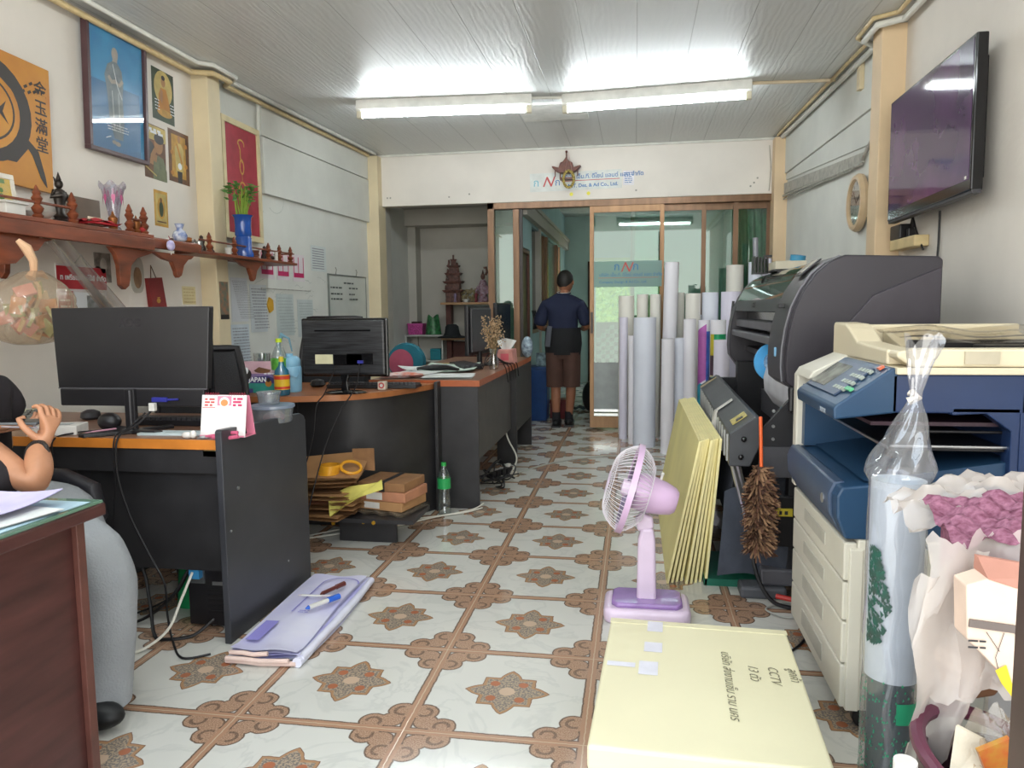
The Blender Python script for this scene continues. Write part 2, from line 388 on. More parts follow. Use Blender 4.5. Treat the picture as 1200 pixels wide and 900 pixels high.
# left wall: near part, far part slightly turned in, alcove part
struct(MB().prism([(-2.72,-.6),(-2.72,4.45),(-2.85,4.45),(-2.85,-.6)], 'z', 0, 2.67).build('wall_left', WALL, smooth=0))
struct(MB().prism([(-2.72,4.45),(-2.57,7.2),(-2.6,8.7),(-2.85,8.7),(-2.85,4.45)], 'z', 0, 2.67).build('wall_left_far', WALLG, smooth=0))
struct(MB().prism([(1.41,-.6),(1.41,4.4),(1.55,4.4),(1.55,-.6)], 'z', 0, 2.67).build('wall_right', WALL, smooth=0))
struct(MB().prism([(1.41,4.4),(1.31,7.2),(1.31,12.2),(1.55,12.2),(1.55,4.4)], 'z', 0, 2.67).build('wall_right_far', WALLG, smooth=0))
struct(MB().box(-2.6, 1.33, 7.16, 7.27, 2.18, 2.67).build('wall_back', WALL, smooth=0, bevel=.004))
# raised boards on the far left and far right walls
b = MB()
b.hexa([(-2.69,5.16,2.02),(-2.65,5.16,2.02),(-2.545,7.1,2.02),(-2.575,7.1,2.02),(-2.69,5.16,2.42),(-2.65,5.16,2.42),(-2.545,7.1,2.42),(-2.575,7.1,2.42)]).hexa([(-2.69,5.16,2.43),(-2.655,5.16,2.43),(-2.55,7.1,2.43),(-2.575,7.1,2.43),(-2.69,5.16,2.67),(-2.655,5.16,2.67),(-2.55,7.1,2.67),(-2.575,7.1,2.67)]).tube([(-2.655,5.12,2.66),(-2.665,5.12,2.3)],.013,8)
struct(b.build('trim_1', WALLG, smooth=0, bevel=.003))
b = MB(); b.hexa([(1.385,4.5,2.33),(1.42,4.5,2.33),(1.325,7.12,2.33),(1.29,7.12,2.33),(1.385,4.5,2.67),(1.42,4.5,2.67),(1.325,7.12,2.67),(1.29,7.12,2.67)])
b.hexa([(1.395,4.5,2.1),(1.42,4.5,2.1),(1.325,7.12,2.28),(1.30,7.12,2.28),(1.395,4.5,2.325),(1.42,4.5,2.325),(1.325,7.12,2.325),(1.30,7.12,2.325)])
struct(b.build('trim_2', WALLG, smooth=0, bevel=.003))
# columns
def column(name, x0, x1, y0, y1, mat):
    b = MB().box(x0, x1, y0, y1, 0, 2.65); w = x1 - x0
    struct(b.build(name, mat, smooth=0, bevel=.006))
column('trim_3', -2.725, -2.61, 4.40, 4.54, CREAM); column('trim_4', 1.285, 1.42, 4.40, 4.56, CREAMR)
column('trim_5', -2.585, -2.455, 7.05, 7.26, CREAM); column('trim_6', 1.205, 1.325, 7.04, 7.22, CREAMR)
# ceiling mouldings and pipes
def pipe_run(name, pts, r, mat): struct(MB().tube(pts, r, 10).build(name, mat))
pipe_run('trim_7', [(-2.66,-.5,2.61),(-2.66,4.30,2.61),(-2.56,4.38,2.62),(-2.55,4.56,2.62),(-2.64,4.66,2.63),(-2.53,7.0,2.645)], .017, PIPE)
pipe_run('trim_8', [(-2.60,-.5,2.655),(-2.60,4.28,2.655),(-2.53,4.34,2.655),(-2.53,4.60,2.655),(-2.60,4.68,2.655),(-2.46,7.0,2.655)], .014, PIPEW)
pipe_run('trim_9', [(1.36,-.5,2.63),(1.36,4.28,2.63),(1.25,4.36,2.63),(1.25,4.60,2.63),(1.34,4.70,2.63),(1.26,7.0,2.64)], .018, PIPEW)
pipe_run('trim_10', [(1.32,-.5,2.655),(1.32,4.26,2.655),(1.22,4.33,2.655),(1.22,4.62,2.655),(1.30,4.72,2.655),(1.22,7.0,2.655)], .012, PIPE)
pipe_run('trim_11', [(-2.45,7.15,2.66),(1.22,7.15,2.66)], .012, PIPEW)
b = MB(); b.hexa([(1.372,5.0,2.04),(1.42,5.0,2.04),(1.33,7.12,2.16),(1.285,7.12,2.16),(1.372,5.0,2.10),(1.42,5.0,2.10),(1.33,7.12,2.25),(1.285,7.12,2.25)])
b.tube([(1.365,5.0,2.03),(1.282,7.1,2.14)], .010, 8); b.tube([(1.385,4.58,2.20),(1.38,4.75,2.18),(1.375,4.9,2.11),(1.372,5.0,2.06)], .012, 8); b.tube([(1.36,5.2,2.03),(1.285,7.1,2.11)], .006, 6)
struct(b.build('trim_12', GREYTRIM))
b = MB().box(1.34, 1.39, 5.0, 5.06, 2.48, 2.66); struct(b.build('trim_13', CREAM, smooth=0))
# brown jamb beside the far right column and a thin cable on it
struct(MB().box(1.235, 1.33, 7.24, 7.34, 0, 2.17).build('trim_14', DKB, smooth=0))
pipe_run('trim_15', [(1.175,7.145,2.6),(1.19,7.14,2.4),(1.178,7.14,2.2)], .004, GREYTRIM)
# alcove
struct(MB().box(-2.6, -1.08, 8.62, 8.72, 0, 2.5).build('wall_alcove', ALC, smooth=0))
struct(MB().box(-2.63, -2.5, 8.42, 8.62, 0, 2.5).build('trim_16', ALC, smooth=0, bevel=.004))
struct(MB().box(-2.6, -1.15, 7.27, 8.62, 2.3, 2.36).build('ceiling_alcove', ALC, smooth=0))
struct(MB().box(-2.6, -1.15, 8.3, 8.62, 2.12, 2.3).build('trim_17', ALC, smooth=0))
struct(MB().box(-2.57, -2.47, 7.27, 7.45, 0, 2.3).build('trim_18', ALC, smooth=0))
# back room
struct(MB().box(-1.15, 1.33, 7.27, 12.2, 2.6, 2.68).build('ceiling_back', M('back_ceiling','#c9cfca',.7), smooth=0))
b = MB()
b.box(-1.17,-1.10,7.3,7.36,0,2.6); b.box(-1.17,-1.10,7.36,7.9,1.78,2.6); b.box(-1.17,-1.10,7.9,8.05,0,2.6); b.box(-1.17,-1.10,8.05,9.3,2.05,2.6); b.box(-1.17,-1.10,8.05,9.3,0,.9)
b.box(-1.17,-1.10,9.3,12.1,2.05,2.6); b.box(-1.17,-1.10,9.3,12.1,0,.2); b.box(-1.17,-1.10,10.9,12.1,.2,2.05)
struct(b.build('wall_corridor', BLUEW, smooth=0))
struct(MB().box(-1.14,-1.04,7.3,12.0,2.08,2.2).box(-1.13,-1.02,7.3,12.0,2.2,2.24).build('trim_19', ALC, smooth=0))
d = MB().box(-1.165,-1.125,7.38,7.88,0,1.77).build('door_2', DKB, smooth=0); struct(d)
MB().box(-1.125,-1.10,7.38,7.42,0,1.77).box(-1.125,-1.10,7.84,7.88,0,1.77).box(-1.125,-1.10,7.42,7.84,1.73,1.77).build('door_frame', M('red_brown_door_frame','#5d3426',.5), d, smooth=0)
GL = glassy('green_tinted_glass', '#b9d8cd', .10); GLC = glassy('clear_glass', '#dcebe6', .10)
w = MB().box(-1.15,-1.11,8.05,8.1,.9,2.05).box(-1.15,-1.11,9.2,9.3,.9,2.05).box(-1.15,-1.11,8.1,9.2,.9,.94).build('window_2', BRN, smooth=0); struct(w)
MB().box(-1.16,-1.14,8.1,9.2,.94,2.05).build('pane', M('dark_window_pane','#2c2f2c',.15), w, smooth=0)
w = MB().box(-1.15,-1.08,9.3,9.42,.2,2.05).box(-1.15,-1.08,10.5,10.62,.2,2.05).box(-1.15,-1.08,10.85,10.92,.2,2.05).build('window_3', BRN, smooth=0); struct(w)
MB().box(-1.13,-1.12,9.42,10.5,.2,2.05).build('pane', M('grey_green_window_pane','#6f8f88',.2), w, smooth=0)
b = MB(); b.box(-1.15,-.62,11.9,12.0,0,2.6); b.box(-.62,.40,11.9,12.0,1.93,2.6); b.box(-.62,.40,11.9,12.0,0,.22); b.box(.40,1.33,11.9,12.0,0,2.6)
struct(b.build('wall_far', M('far_wall_pale_green','#b4cbc4',.7,var=.04,scale=3), smooth=0))
struct(MB().box(-.74,-.70,11.86,11.92,0,1.9).box(-.74,-.64,11.86,11.9,1.86,1.9).build('trim_20', DKB, smooth=0))
struct(MB().box(-.63,.42,11.86,11.9,1.90,1.95).build('trim_21', M('yellow_green_gap_light','#c8cf7c',.5), smooth=0))  # yellow strip painted in for the light in the gap above the opening
# breeze screen in the far opening: rows of alternating blocks touching at the corners, arched on top
b = MB(); s_ = .066
for i in range(15):
    for k in range(11):
        xx = -.60 + i * s_; zz = .24 + k * s_
        top = .24 + .70 - .25 * ((xx + .12) / .5) ** 2
        if zz < top and (i + k) % 2 == 0: b.box(xx, xx + s_ + .004, 11.93, 11.97, zz, zz + s_ + .004)
o = b.build('window_4', M('white_breeze_block','#e4e4df',.6), smooth=0); struct(o)
struct(MB().box(-.64,.42,12.05,12.08,.2,.95).build('trim_22', M('dark_shade_backing','#0c1210',.6), smooth=0))  # near-black sheet added so the gaps between the blocks read as shade
# foliage outside the opening
b = MB()
for i in range(2600):
    c = Vector((rnd.uniform(-1.1, .9), rnd.uniform(12.5, 13.3), rnd.uniform(.7, 2.5))); d = Vector((rnd.uniform(-1,1), rnd.uniform(-.6,.2), rnd.uniform(-1,1))).normalized(); e = d.orthogonal().normalized(); q = rnd.uniform(.03, .07)
    b.cur = rnd.choice((0, 0, 1, 2)); b.face([c, c + d*q + e*q*.35, c + d*q*2.1, c + d*q - e*q*.35])
tag(b.build('foliage', [M('yellow_green_leaf','#b5b83c',.5), M('green_leaf','#5d8a3c',.5), M('pale_leaf','#d9d68a',.5)], smooth=0), 'sunlit yellow green leaves outside the far back opening', 'foliage', kind='stuff')

struct(MB().box(-2.0,2.0,13.4,13.5,-.1,3.4).build('wall_backdrop', M('hedge_green_backdrop','#7f9440',.8,var=.3,scale=14,col2='#c4bd4e'), smooth=0))  # added green plane, keeps the overexposed white sky from showing through the leaves
# ------------------------------------------------------------------ aluminium and glass partition
fr = MB(); fr.box(-1.41,-1.345,7.17,7.25,0,2.18); fr.box(-1.165,-1.105,7.19,7.27,0,2.12); fr.box(-1.41,1.21,7.17,7.27,2.12,2.18); fr.box(-1.345,-1.165,7.19,7.25,.0,.06)
pf = struct(fr.build('window_1', BRN, smooth=0, bevel=.003))
MB().box(-1.345,-1.165,7.215,7.221,.06,2.12).build('pane', GL, pf, smooth=0)
MB().box(-1.105,-1.075,7.205,7.24,0,2.12).build('jamb', M('dark_jamb','#3a3330',.5), pf, smooth=0)
def slider(name, x0, x1, y, m, tint, kick=True, glass=True):
    b = MB(); b.box(x0, x0+.04, y, y+.03, .02, 2.12); b.box(x1-.04, x1, y, y+.03, .02, 2.12); b.box(x0+.04, x1-.04, y, y+.03, 2.06, 2.12); b.box(x0+.04, x1-.04, y, y+.03, .02, .13)
    d = struct(b.build(name, m, smooth=0, bevel=.002))
    if kick:
        MB().box(x0+.04, x1-.04, y+.008, y+.022, .20, .65).build('kick_panel', M('grey_frosted_panel','#9aa09e',.35), d, smooth=0)
        MB().box(x0+.04, x1-.04, y+.002, y+.026, .135, .16).box(x0+.04, x1-.04, y+.002, y+.026, .175, .20).build('rail', M('polished_aluminium','#d8dbda',.25,metal=.8), d, smooth=0)
    MB().box(x0+.04, x1-.04, y+.012, y+.018, .65 if kick else .13, 2.06).build('pane', tint, d, smooth=0)
    return d
d1 = slider('door_1', -.43, .26, 7.175, BRNL, GL); slider('door_3', -.05, .64, 7.215, BRN, GL); slider('door_4', .60, 1.22, 7.245, BRN, GL, kick=False)
struct(MB().box(.88,.925,7.20,7.235,.02,2.12).build('trim_23', BRN, smooth=0))
MB().box(-.422,-.398,7.165,7.176,.93,1.13).build('handle', M('dark_handle','#4a3a30',.4), d1, smooth=0)
# frosted name strip on the sliding glass
st = tag(MB().box(0,.63,0,.24,0,.002).build('door_sticker', glassy('frosted_strip','#dfeeea',.06,.3,.55,'#a9c9c6'), smooth=0, mtx=frame((-.39,7.17,1.365),'back')), 'frosted strip with a red and blue company logo on the sliding door glass', 'sticker')
BLUEINK = M('blue_ink','#2d6fae',.5,var=0); REDINK = M('red_ink','#c04a48',.5,var=0); DKINK = M('dark_ink','#2a2a30',.5,var=0); MAGINK = M('magenta_ink','#c02b62',.5,var=0)
def tm(x, y, z=.003, rot=0): 
    m = Matrix.Rotation(rot, 4, 'Z'); m.translation = (x, y, z); return m
text_mesh('ก', .10, BLUEINK, st, tm(.185,.155)); text_mesh('N', .13, REDINK, st, tm(.245,.14), shear=.4); text_mesh('ก', .10, BLUEINK, st, tm(.36,.155))
text_mesh('บริษัท เอ็ม.ที. ดีไซน์ แอนด์ แอด จำกัด', .040, BLUEINK, st, tm(.05,.10)); text_mesh('Company Design & Ad Co., Ltd.', .034, BLUEINK, st, tm(.05,.035))
MB().box(.04,.6,.083,.086,.0022,.0026).build('rule', REDINK, st, smooth=0)
# curtain behind the right-hand glass
def cur(u, v): return (.88 + .36*u + .02*math.sin(v*5), 7.36 + .022*math.sin(u*34) + .01*math.sin(v*7+u*9), 2.14 - 2.0*v)
tag(MB().sheet(lambda u, v: cur(u, v), 60, 12, .004).build('curtain', M('pale_olive_curtain','#cccdb8',.8,var=.08), smooth=60), 'pale olive curtain hanging behind the right end of the glass partition', 'curtain')

# ------------------------------------------------------------------ sign on the back wall
SIGNW = M('sign_white_card','#dcdfda',.5)
sg = tag(MB().box(0,.86,0,.17,0,.003).build('wall_sign', SIGNW, smooth=0, mtx=frame((-.99,7.158,2.265),'back', .015)), 'white company sign in blue and red letters above the glass doors', 'sign')
text_mesh('ก', .10, M('teal_ink','#5fb0c4',.5,var=0), sg, tm(.03,.05)); text_mesh('N', .13, REDINK, sg, tm(.115,.045), shear=.4, bold=.001); text_mesh('ก', .09, BLUEINK, sg, tm(.235,.05))
text_mesh('บริษัท เอ็ม.ที. ดีไซน์ แอนด์ แอด จำกัด', .052, BLUEINK, sg, tm(.30,.105), bold=.0008); text_mesh('M.T. Des. & Ad Co., Ltd.', .046, BLUEINK, sg, tm(.36,.025), bold=.001)
MB().box(.30,.84,.083,.089,.0031,.0036).build('rule', REDINK, sg, smooth=0)
cd = tag(MB().box(0,.1,0,.13,0,.002).build('paper_note', M('white_note_paper','#e9e6ea',.7), smooth=0, mtx=frame((-.12,7.158,2.30),'back')), 'small white note taped at the right end of the company sign', 'note')
c = Canvas([BLUEINK]); c.z = .0021; c.lines(0,.015,.085,.015,.12,6,.006); c.mb.build('writing', BLUEINK, cd, smooth=0)
# yellow stickers
for i, x in enumerate((-.60, -.44)):
    tag(MB().cyl((0,0,0),(0,0,.001),.017,n=20).build('sticker_dot', M('yellow_sticker','#e6dc4a',.5,var=0), smooth=0, mtx=frame((x,7.160,2.235+.003*i),'back')), ('round yellow sticker under the hanging garland','round yellow sticker under the right half of the company sign')[i], 'sticker')
# hanging carved shrine with garland
RW = M('red_brown_carved_wood','#6b3a2c',.45,var=.2,scale=30,bump=.3); 
sh = thing('hanging_shrine','small carved wooden shrine with curled roof hung above the doors','shrine', mtx=frame((-.64,7.155,2.42),'back'))
b = MB(); b.prism([(-.10,.02),(-.135,.06),(-.12,.06),(-.07,.045),(-.055,.09),(-.03,.10),(0,.14),(.03,.10),(.055,.09),(.07,.045),(.12,.06),(.135,.06),(.10,.02),(.06,0),(-.06,0)],'z',.01,.10); b.build('roof', RW, sh, bevel=.003)
MB().tube([(0,.13,.05),(0,.19,.05)],.006,6).sph((0,.195,.05),.012,10,6).build('finial', RW, sh)
b = MB().box(-.06,.06,-.06,-.045,.01,.10); 
for x in (-.055,.055): b.cyl((x,-.05,.09),(x,0,.09),.006,n=8); b.cyl((x*1.9,-.03,.06),(x*1.9,.03,.06),.005,n=6)
b.build('platform', RW, sh)
gl = tag(MB().tube([(.048*math.sin(t*PI/9)*(1 if t<19 else 1), -.075+.075*math.cos(t*PI/9), 0) for t in range(18)], .013, 8, closed=True).build('flower_garland', M('yellow_flower_garland','#b9a45a',.8,var=.4,scale=90,bump=.8,bscale=200), mtx=frame((-.615,7.04,2.43),'back')), 'yellowish flower garland looped below the carved hanging shrine', 'garland')
b = MB(); b.tube([(-.03,.0,0),(0,.17,0),(.03,.0,0)],.003,6); b.build('ribbon', M('pink_ribbon','#c99a94',.6), gl)

# ------------------------------------------------------------------ fluorescent fixtures
LAMPW = M('lamp_housing_white','#e6e6e0',.4); TUBE = M('fluorescent_tube','#f2fbff',.3,var=0,emis=70)
def fixture(p0, p1, label):
    p0 = Vector(p0); p1 = Vector(p1); d = p1 - p0; L = d.length; a = math.atan2(d.y, d.x)
    t = thing('fluorescent_light', label, 'ceiling light', tuple(p0), a, 'fluorescent lights on the ceiling')
    MB().prism([(-.035,.0),(-.03,.065),(.03,.065),(.035,0),(.02,-.012),(-.02,-.012)],'x',-.02,L+.02).build('housing', LAMPW, t, smooth=0, bevel=.003)
    MB().cyl((.03,0,-.04),(L-.03,0,-.04),.014,n=16).build('tube', TUBE, t)
    for xx, n in ((.0, 'tube_socket'), (L, 'tube_socket')): MB().box(xx-.018,xx+.018,-.02,.02,-.06,-.005).build(n, M('tube_socket_cream','#d9d3bd',.5), t, smooth=0, bevel=.003)
    MB().cyl((.08,-.0,-.02),(.08,0,-.0),.012).build('starter', M('starter_grey','#b5bfc8',.4), t)
fixture((-1.97,5.31,2.605),(-.75,5.40,2.605),'long fluorescent tube light on the left half of the ceiling')
fixture((-.50,5.46,2.605),(.74,5.36,2.605),'long fluorescent tube light on the right half of the ceiling')
tag(MB().box(-.88,-.37,5.62,6.10,2.655,2.672).build('access_panel', LAMPW, smooth=0, bevel=.002), 'square white cover plate on the ceiling between the two tube lights', 'panel')
tag(MB().tube([(-.76,5.43,2.655),(-.5,5.46,2.655)],.01,8).build('light_conduit', PIPEW), 'short white conduit joining the two tube lights', 'conduit')
tag(MB().tube([(.76,5.38,2.655),(1.3,5.42,2.655)],.011,8).build('light_conduit', M('conduit_cream','#d3c3a6',.5)), 'cream conduit running from the right tube light to the wall', 'conduit')
# back-room tube light
t = thing('fluorescent_light','tube light on the back room ceiling behind the glass doors','ceiling light',(.55,9.0,2.57))
MB().box(0,.62,-.03,.03,0,.03).build('housing', LAMPW, t, smooth=0); MB().cyl((.02,0,-.02),(.60,0,-.02),.014).build('tube', TUBE, t)
fixture((-1.9,1.6,2.605),(-.68,1.6,2.605),'unseen tube light added to brighten the near left part of the office')  # out-of-view fixture added only to brighten the front of the room
fixture((-.3,1.5,2.605),(.92,1.5,2.605),'unseen tube light added to brighten the near right part of the office')  # second added fixture of the unseen pair, for brightness
pl_ = lamp('daylight_portal_front','AREA',(-.65,-.58,1.34),1,(4.2,2.66),rot=(PI/2,0,0),portal=True)
# ------------------------------------------------------------------ LEFT WALL: pictures
def mm(name, col, rough=.55, **k): return M(name, col, rough, **k)
GOLD = mm('gold_paint_panel','#c98f34',.45,var=.16,scale=6,col2='#b5762e'); BLK = mm('black_brush_ink','#3a3430',.5,var=0); YEL = mm('yellow_print','#d9b53c',.5,var=.1)
# Chinese calligraphy board
c = Canvas([GOLD, BLK, YEL]); c.base(.62, .56, .02, 0)
cx, cy = .26, .30
c.arc(1, cx, cy, .215, .20, -2.6, 2.9, [.02+.045*abs(math.sin(i/24*PI)) for i in range(25)])
c.arc(1, cx, cy, .15, .135, 0, 2*PI, .010, 36)
c.arc(1, cx+.02, cy-.01, .05, .045, .4, 5.6, [.03*(1-i/30) for i in range(25)])
c.poly(1, [(cx+.06,cy),(cx+.11,cy+.05),(cx+.09,cy+.0),(cx+.12,cy-.05)])
c.stroke(1, [(.20,.47),(.28,.49),(.36,.45),(.42,.40)], [.01,.035,.03,.01]); c.stroke(1, [(.30,.10),(.40,.12),(.47,.20),(.52,.16),(.56,.06),(.58,.02)], [.01,.05,.06,.045,.03,.005])
for i, (x, y) in enumerate(((.47,.44),(.50,.46),(.49,.42),(.455,.415),(.52,.43))): c.stroke(1, [(x,y),(x+.018,y+.012)], .012)
o = tag(c.mb.build('calligraphy_board', [GOLD, BLK, YEL], smooth=0, mtx=frame((-2.705,2.55,1.745),'left',-.035)), 'gold board with bold black Chinese brush calligraphy at the far left', 'board')
for i, ch in enumerate('金玉滿堂'): text_mesh(ch, .075, BLK, o, tm(.525,.43-.083*i,.0215), bold=.001)
# framed yellow picture standing on the shelf
FRW = mm('silver_white_frame','#d5cdbd',.35,metal=.2)
def framed(name, label, w, h, t, fw_, fmat, pmat, mtx, cat='picture', draw=None, glass=True, mats=None):
    e = thing(name, label, cat, mtx=mtx)
    b = MB(); b.box(0,w,0,fw_,0,t); b.box(0,w,h-fw_,h,0,t); b.box(0,fw_,fw_,h-fw_,0,t); b.box(w-fw_,w,fw_,h-fw_,0,t); b.build('frame', fmat, e, smooth=0, bevel=.002)
    ms = mats or [pmat]; c = Canvas(ms); c.base(w, h, .004, 0); 
    if draw: draw(c)
    c.mb.build('picture', ms, e, smooth=0, mtx=Matrix.Diagonal(((w-2*fw_)/w, (h-2*fw_)/h, 1, 1)).copy() if False else Matrix.Translation((fw_*.6, fw_*.6, t*.35)) @ Matrix.Diagonal(((w-1.2*fw_)/w, (h-1.2*fw_)/h, 1, 1)))
    if glass: MB().box(fw_,w-fw_,fw_,h-fw_,t*.7,t*.7+.001).build('pane', glassy('picture_glass','#ffffff',.055,.01), e, smooth=0)
    return e
GRN = mm('green_print','#5d7f3e',.5,var=0); REDP = mm('red_print','#a8322e',.5,var=0)
def d1_(c):
    c.rect(1,.05,.15,.26,.17); [c.ell(1, .05+.045*i, .08+.02*(i%2), .014, .02) for i in range(5)]; c.rect(2,.16,.02,.20,.06)
    for i in range(5): c.ell(1,.05+.045*i,.115,.012,.012)
framed('framed_picture','small yellow picture in a silvery frame leaning on the shelf before the gold board', .30,.185,.012,.022,FRW,YEL, frame((-2.60,2.56,1.567),'left') @ Matrix.Rotation(-.12,4,'X'), draw=d1_, mats=[YEL, GRN, REDP])
# large blue framed portrait of a standing monk
BLUEP = mm('sky_blue_print','#1f7fb8',.35,var=.14,scale=5,col2='#3aa0cf'); STONE = mm('grey_robe_print','#8c979a',.5,var=.2,scale=14,col2='#5c6d76'); SKINP = mm('pale_skin_print','#b3a89c',.5,var=.1); WHP = mm('white_print','#e8ecee',.5,var=0); BLUED = mm('deep_blue_print','#176a9e',.35,var=.1,scale=4)
def monk(c):
    c.rect(4, 0, 0, .42, .36)
    c.poly(1, [(.20,.08),(.165,.18),(.15,.33),(.135,.40),(.16,.46),(.20,.485),(.24,.485),(.275,.45),(.285,.38),(.275,.30),(.285,.18),(.27,.08)])
    c.ell(2,.222,.525,.026,.036); c.poly(2,[(.20,.485),(.24,.485),(.24,.50),(.205,.50)]); c.stroke(2,[(.165,.40),(.19,.375),(.225,.385)],.022); c.stroke(2,[(.28,.40),(.25,.37),(.225,.382)],.02)
    c.ell(2,.225,.055,.022,.012); c.ell(2,.195,.06,.018,.01); c.stroke(3,[(.20,.47),(.235,.36),(.27,.30)],.006); c.stroke(3,[(.19,.33),(.2,.12)],.004); c.stroke(3,[(.24,.33),(.245,.12)],.004)
    c.lines(3,.14,.31,.115,.16,3,.005); c.stroke(3,[(.12,.07),(.16,.085)],.005)
framed('framed_portrait','large dark framed blue portrait of a standing monk high on the left wall', .46,.645,.035,.02,mm('dark_maroon_frame','#4c3538',.4),BLUEP, frame((-2.71,3.425,1.985),'left') @ Matrix.Rotation(.03,4,'X'), cat='picture', draw=monk, mats=[BLUEP, STONE, SKINP, WHP, BLUED])
MB_hook = tag(MB().tube([(-2.70,3.64,2.63),(-2.69,3.65,2.70-.03),(-2.70,3.66,2.63)],.003,6).build('picture_hook', GREYTRIM), 'thin wire hook above the blue framed portrait', 'hook')
# posters
DG = mm('dark_green_print','#36452d',.5,var=.2,scale=12); GLOW = mm('pale_gold_print','#c9b36c',.5,var=.15,scale=10); ORG = mm('orange_robe_print','#b97d2d',.5,var=.1); FLESH = mm('tan_skin_print','#a87c50',.5,var=.1); BRP = mm('brown_print','#6f4a2e',.5,var=.25,scale=15); OLV = mm('olive_uniform_print','#6e7355',.5,var=.15,scale=20); GLD = mm('gold_print','#c3963f',.5,var=.15,scale=15); HAIR = mm('black_hair_print','#25211f',.5,var=0)
pl = [DG, GLOW, ORG, FLESH, BRP, OLV, GLD, HAIR, WHP]
def poster(label, y, z, w, h, base, draw, tilt=0, x=-2.72, side='left', mats=pl, name='poster', cat='poster', t=.001):
    c = Canvas(mats); c.base(w, h, t, base); draw(c); return tag(c.mb.build(name, mats, smooth=0, mtx=frame((x,y,z),side,tilt)), label, cat)
def bud(c):
    c.ell(1,.105,.19,.085,.10); c.ell(1,.105,.22,.045,.06); c.poly(2,[(.05,.06),(.06,.15),(.08,.19),(.13,.19),(.15,.14),(.17,.06)]); c.ell(3,.105,.225,.02,.027); c.ell(7,.105,.25,.017,.014); c.poly(3,[(.075,.19),(.07,.12),(.09,.10),(.1,.17)]); c.ell(6,.11,.05,.07,.022)
    c.lines(8,.02,.06,.05,.12,4,.005); c.lines(8,.16,.2,.05,.12,4,.005)
poster('small green and gold poster of a seated Buddha beside the blue portrait', 4.00,2.275,.205,.29,0,bud,-.03)
def king(c):
    c.rect(1,0,.22,.20,.30); c.ell(7,.05,.16,.045,.05); c.ell(3,.13,.20,.04,.052); c.ell(7,.135,.235,.045,.03); c.poly(5,[(.07,.0),(.08,.10),(.12,.14),(.17,.13),(.2,.06),(.2,0)]); c.stroke(3,[(.06,.08),(.07,.13),(.10,.17)],.03); c.stroke(3,[(.09,.10),(.10,.14)],.03); c.lines(8,.02,.17,.255,.285,2,.014); c.stroke(1,[(.0,.06),(.1,.02)],.008)
poster('poster of a man in olive uniform holding his hands to his face', 3.90,1.93,.195,.305,4,king,-.03)
def king2(c):
    c.rect(6,.03,.03,.17,.28); c.poly(1,[(.07,.06),(.06,.20),(.085,.235),(.125,.235),(.15,.2),(.14,.06)]); c.ell(3,.105,.26,.015,.022); c.poly(7,[(.085,.0),(.08,.07),(.13,.07),(.125,0)]); c.stroke(2,[(.08,.23),(.13,.12)],.015); [c.ell(2,.03+.14*(i%2),.05+.06*i,.014,.014) for i in range(4)]; c.ell(8,.105,.10,.02,.02)
poster('poster of a standing figure in gold robes next to the column', 4.125,1.945,.205,.305,4,king2,-.03)
def card(c): c.rect(1,.012,.015,.113,.188); c.ell(6,.0625,.105,.036,.062); c.ell(0,.0625,.10,.02,.045); c.ell(4,.0625,.15,.01,.014); c.rect(4,.02,.022,.105,.030)
poster('small gold card with a seated figure above the wooden shelf', 3.965,1.665,.125,.205,6,card,-.02)
# red calligraphy picture behind the blue vase, in a cream frame
RED = mm('crimson_paper','#9c2f3c',.6,var=.08); 
def redc(c):
    c.arc(1,.25,.66,.045,.03,-.4,3.4,[.012]*25); c.stroke(1,[(.21,.665),(.235,.62),(.235,.56),(.262,.53)],[.014]*4); c.arc(1,.25,.50,.028,.05,0,2*PI,.012); c.stroke(1,[(.25,.45),(.25,.40)],.006); c.arc(1,.25,.30,.06,.09,-.5,3.7,[.014]*25); c.arc(1,.25,.30,.02,.04,0,6.2,.008)
framed('framed_calligraphy','crimson calligraphy picture in a cream frame behind the blue vase', .50,.79,.022,.04,mm('cream_gilt_frame','#d8c9a0',.45),RED, frame((-2.665,4.60,1.655),'left',-.0), draw=redc, mats=[RED, GLD], glass=False)
# ------------------------------------------------------------------ wall shelf
WOOD = mm('red_brown_shelf_wood','#7b4027',.4,var=.18,scale=5,stretch=(6,1,6),bump=.05)
sf = thing('wooden_wall_shelf','long red brown carved wooden shelf on the left wall','shelf',(-2.72,2.2,1.50))
MB().box(.0,.27,0,1.36,.045,.065).box(.245,.27,0,1.36,-.015,.045).build('shelf_board', WOOD, sf, smooth=0, bevel=.003)
MB().box(.0,.26,1.36,1.78,.035,.055).box(.235,.262,1.34,1.80,-.0,.05).build('shelf_board', WOOD, sf, smooth=0, bevel=.003)
MB().box(.10,.27,1.78,3.02,.0,.018).box(.04,.10,2.4,3.02,.0,.018).build('shelf_board', WOOD, sf, smooth=0, bevel=.003)
def bracket(y, prof, z0=0, t=.022):
    MB().prism(prof, 'y', y, y+t).build('bracket', WOOD, sf, smooth=0, bevel=.003)
long_ = [(.02,-.02),(.26,-.02),(.22,-.045),(.15,-.06),(.10,-.10),(.075,-.15),(.07,-.19),(.05,-.215),(.03,-.20),(.02,-.16)]
long_ = [(x, z + .03) for x, z in long_]
bracket(.62, [(x*1.0, z*1.0) for x, z in long_], t=.03)
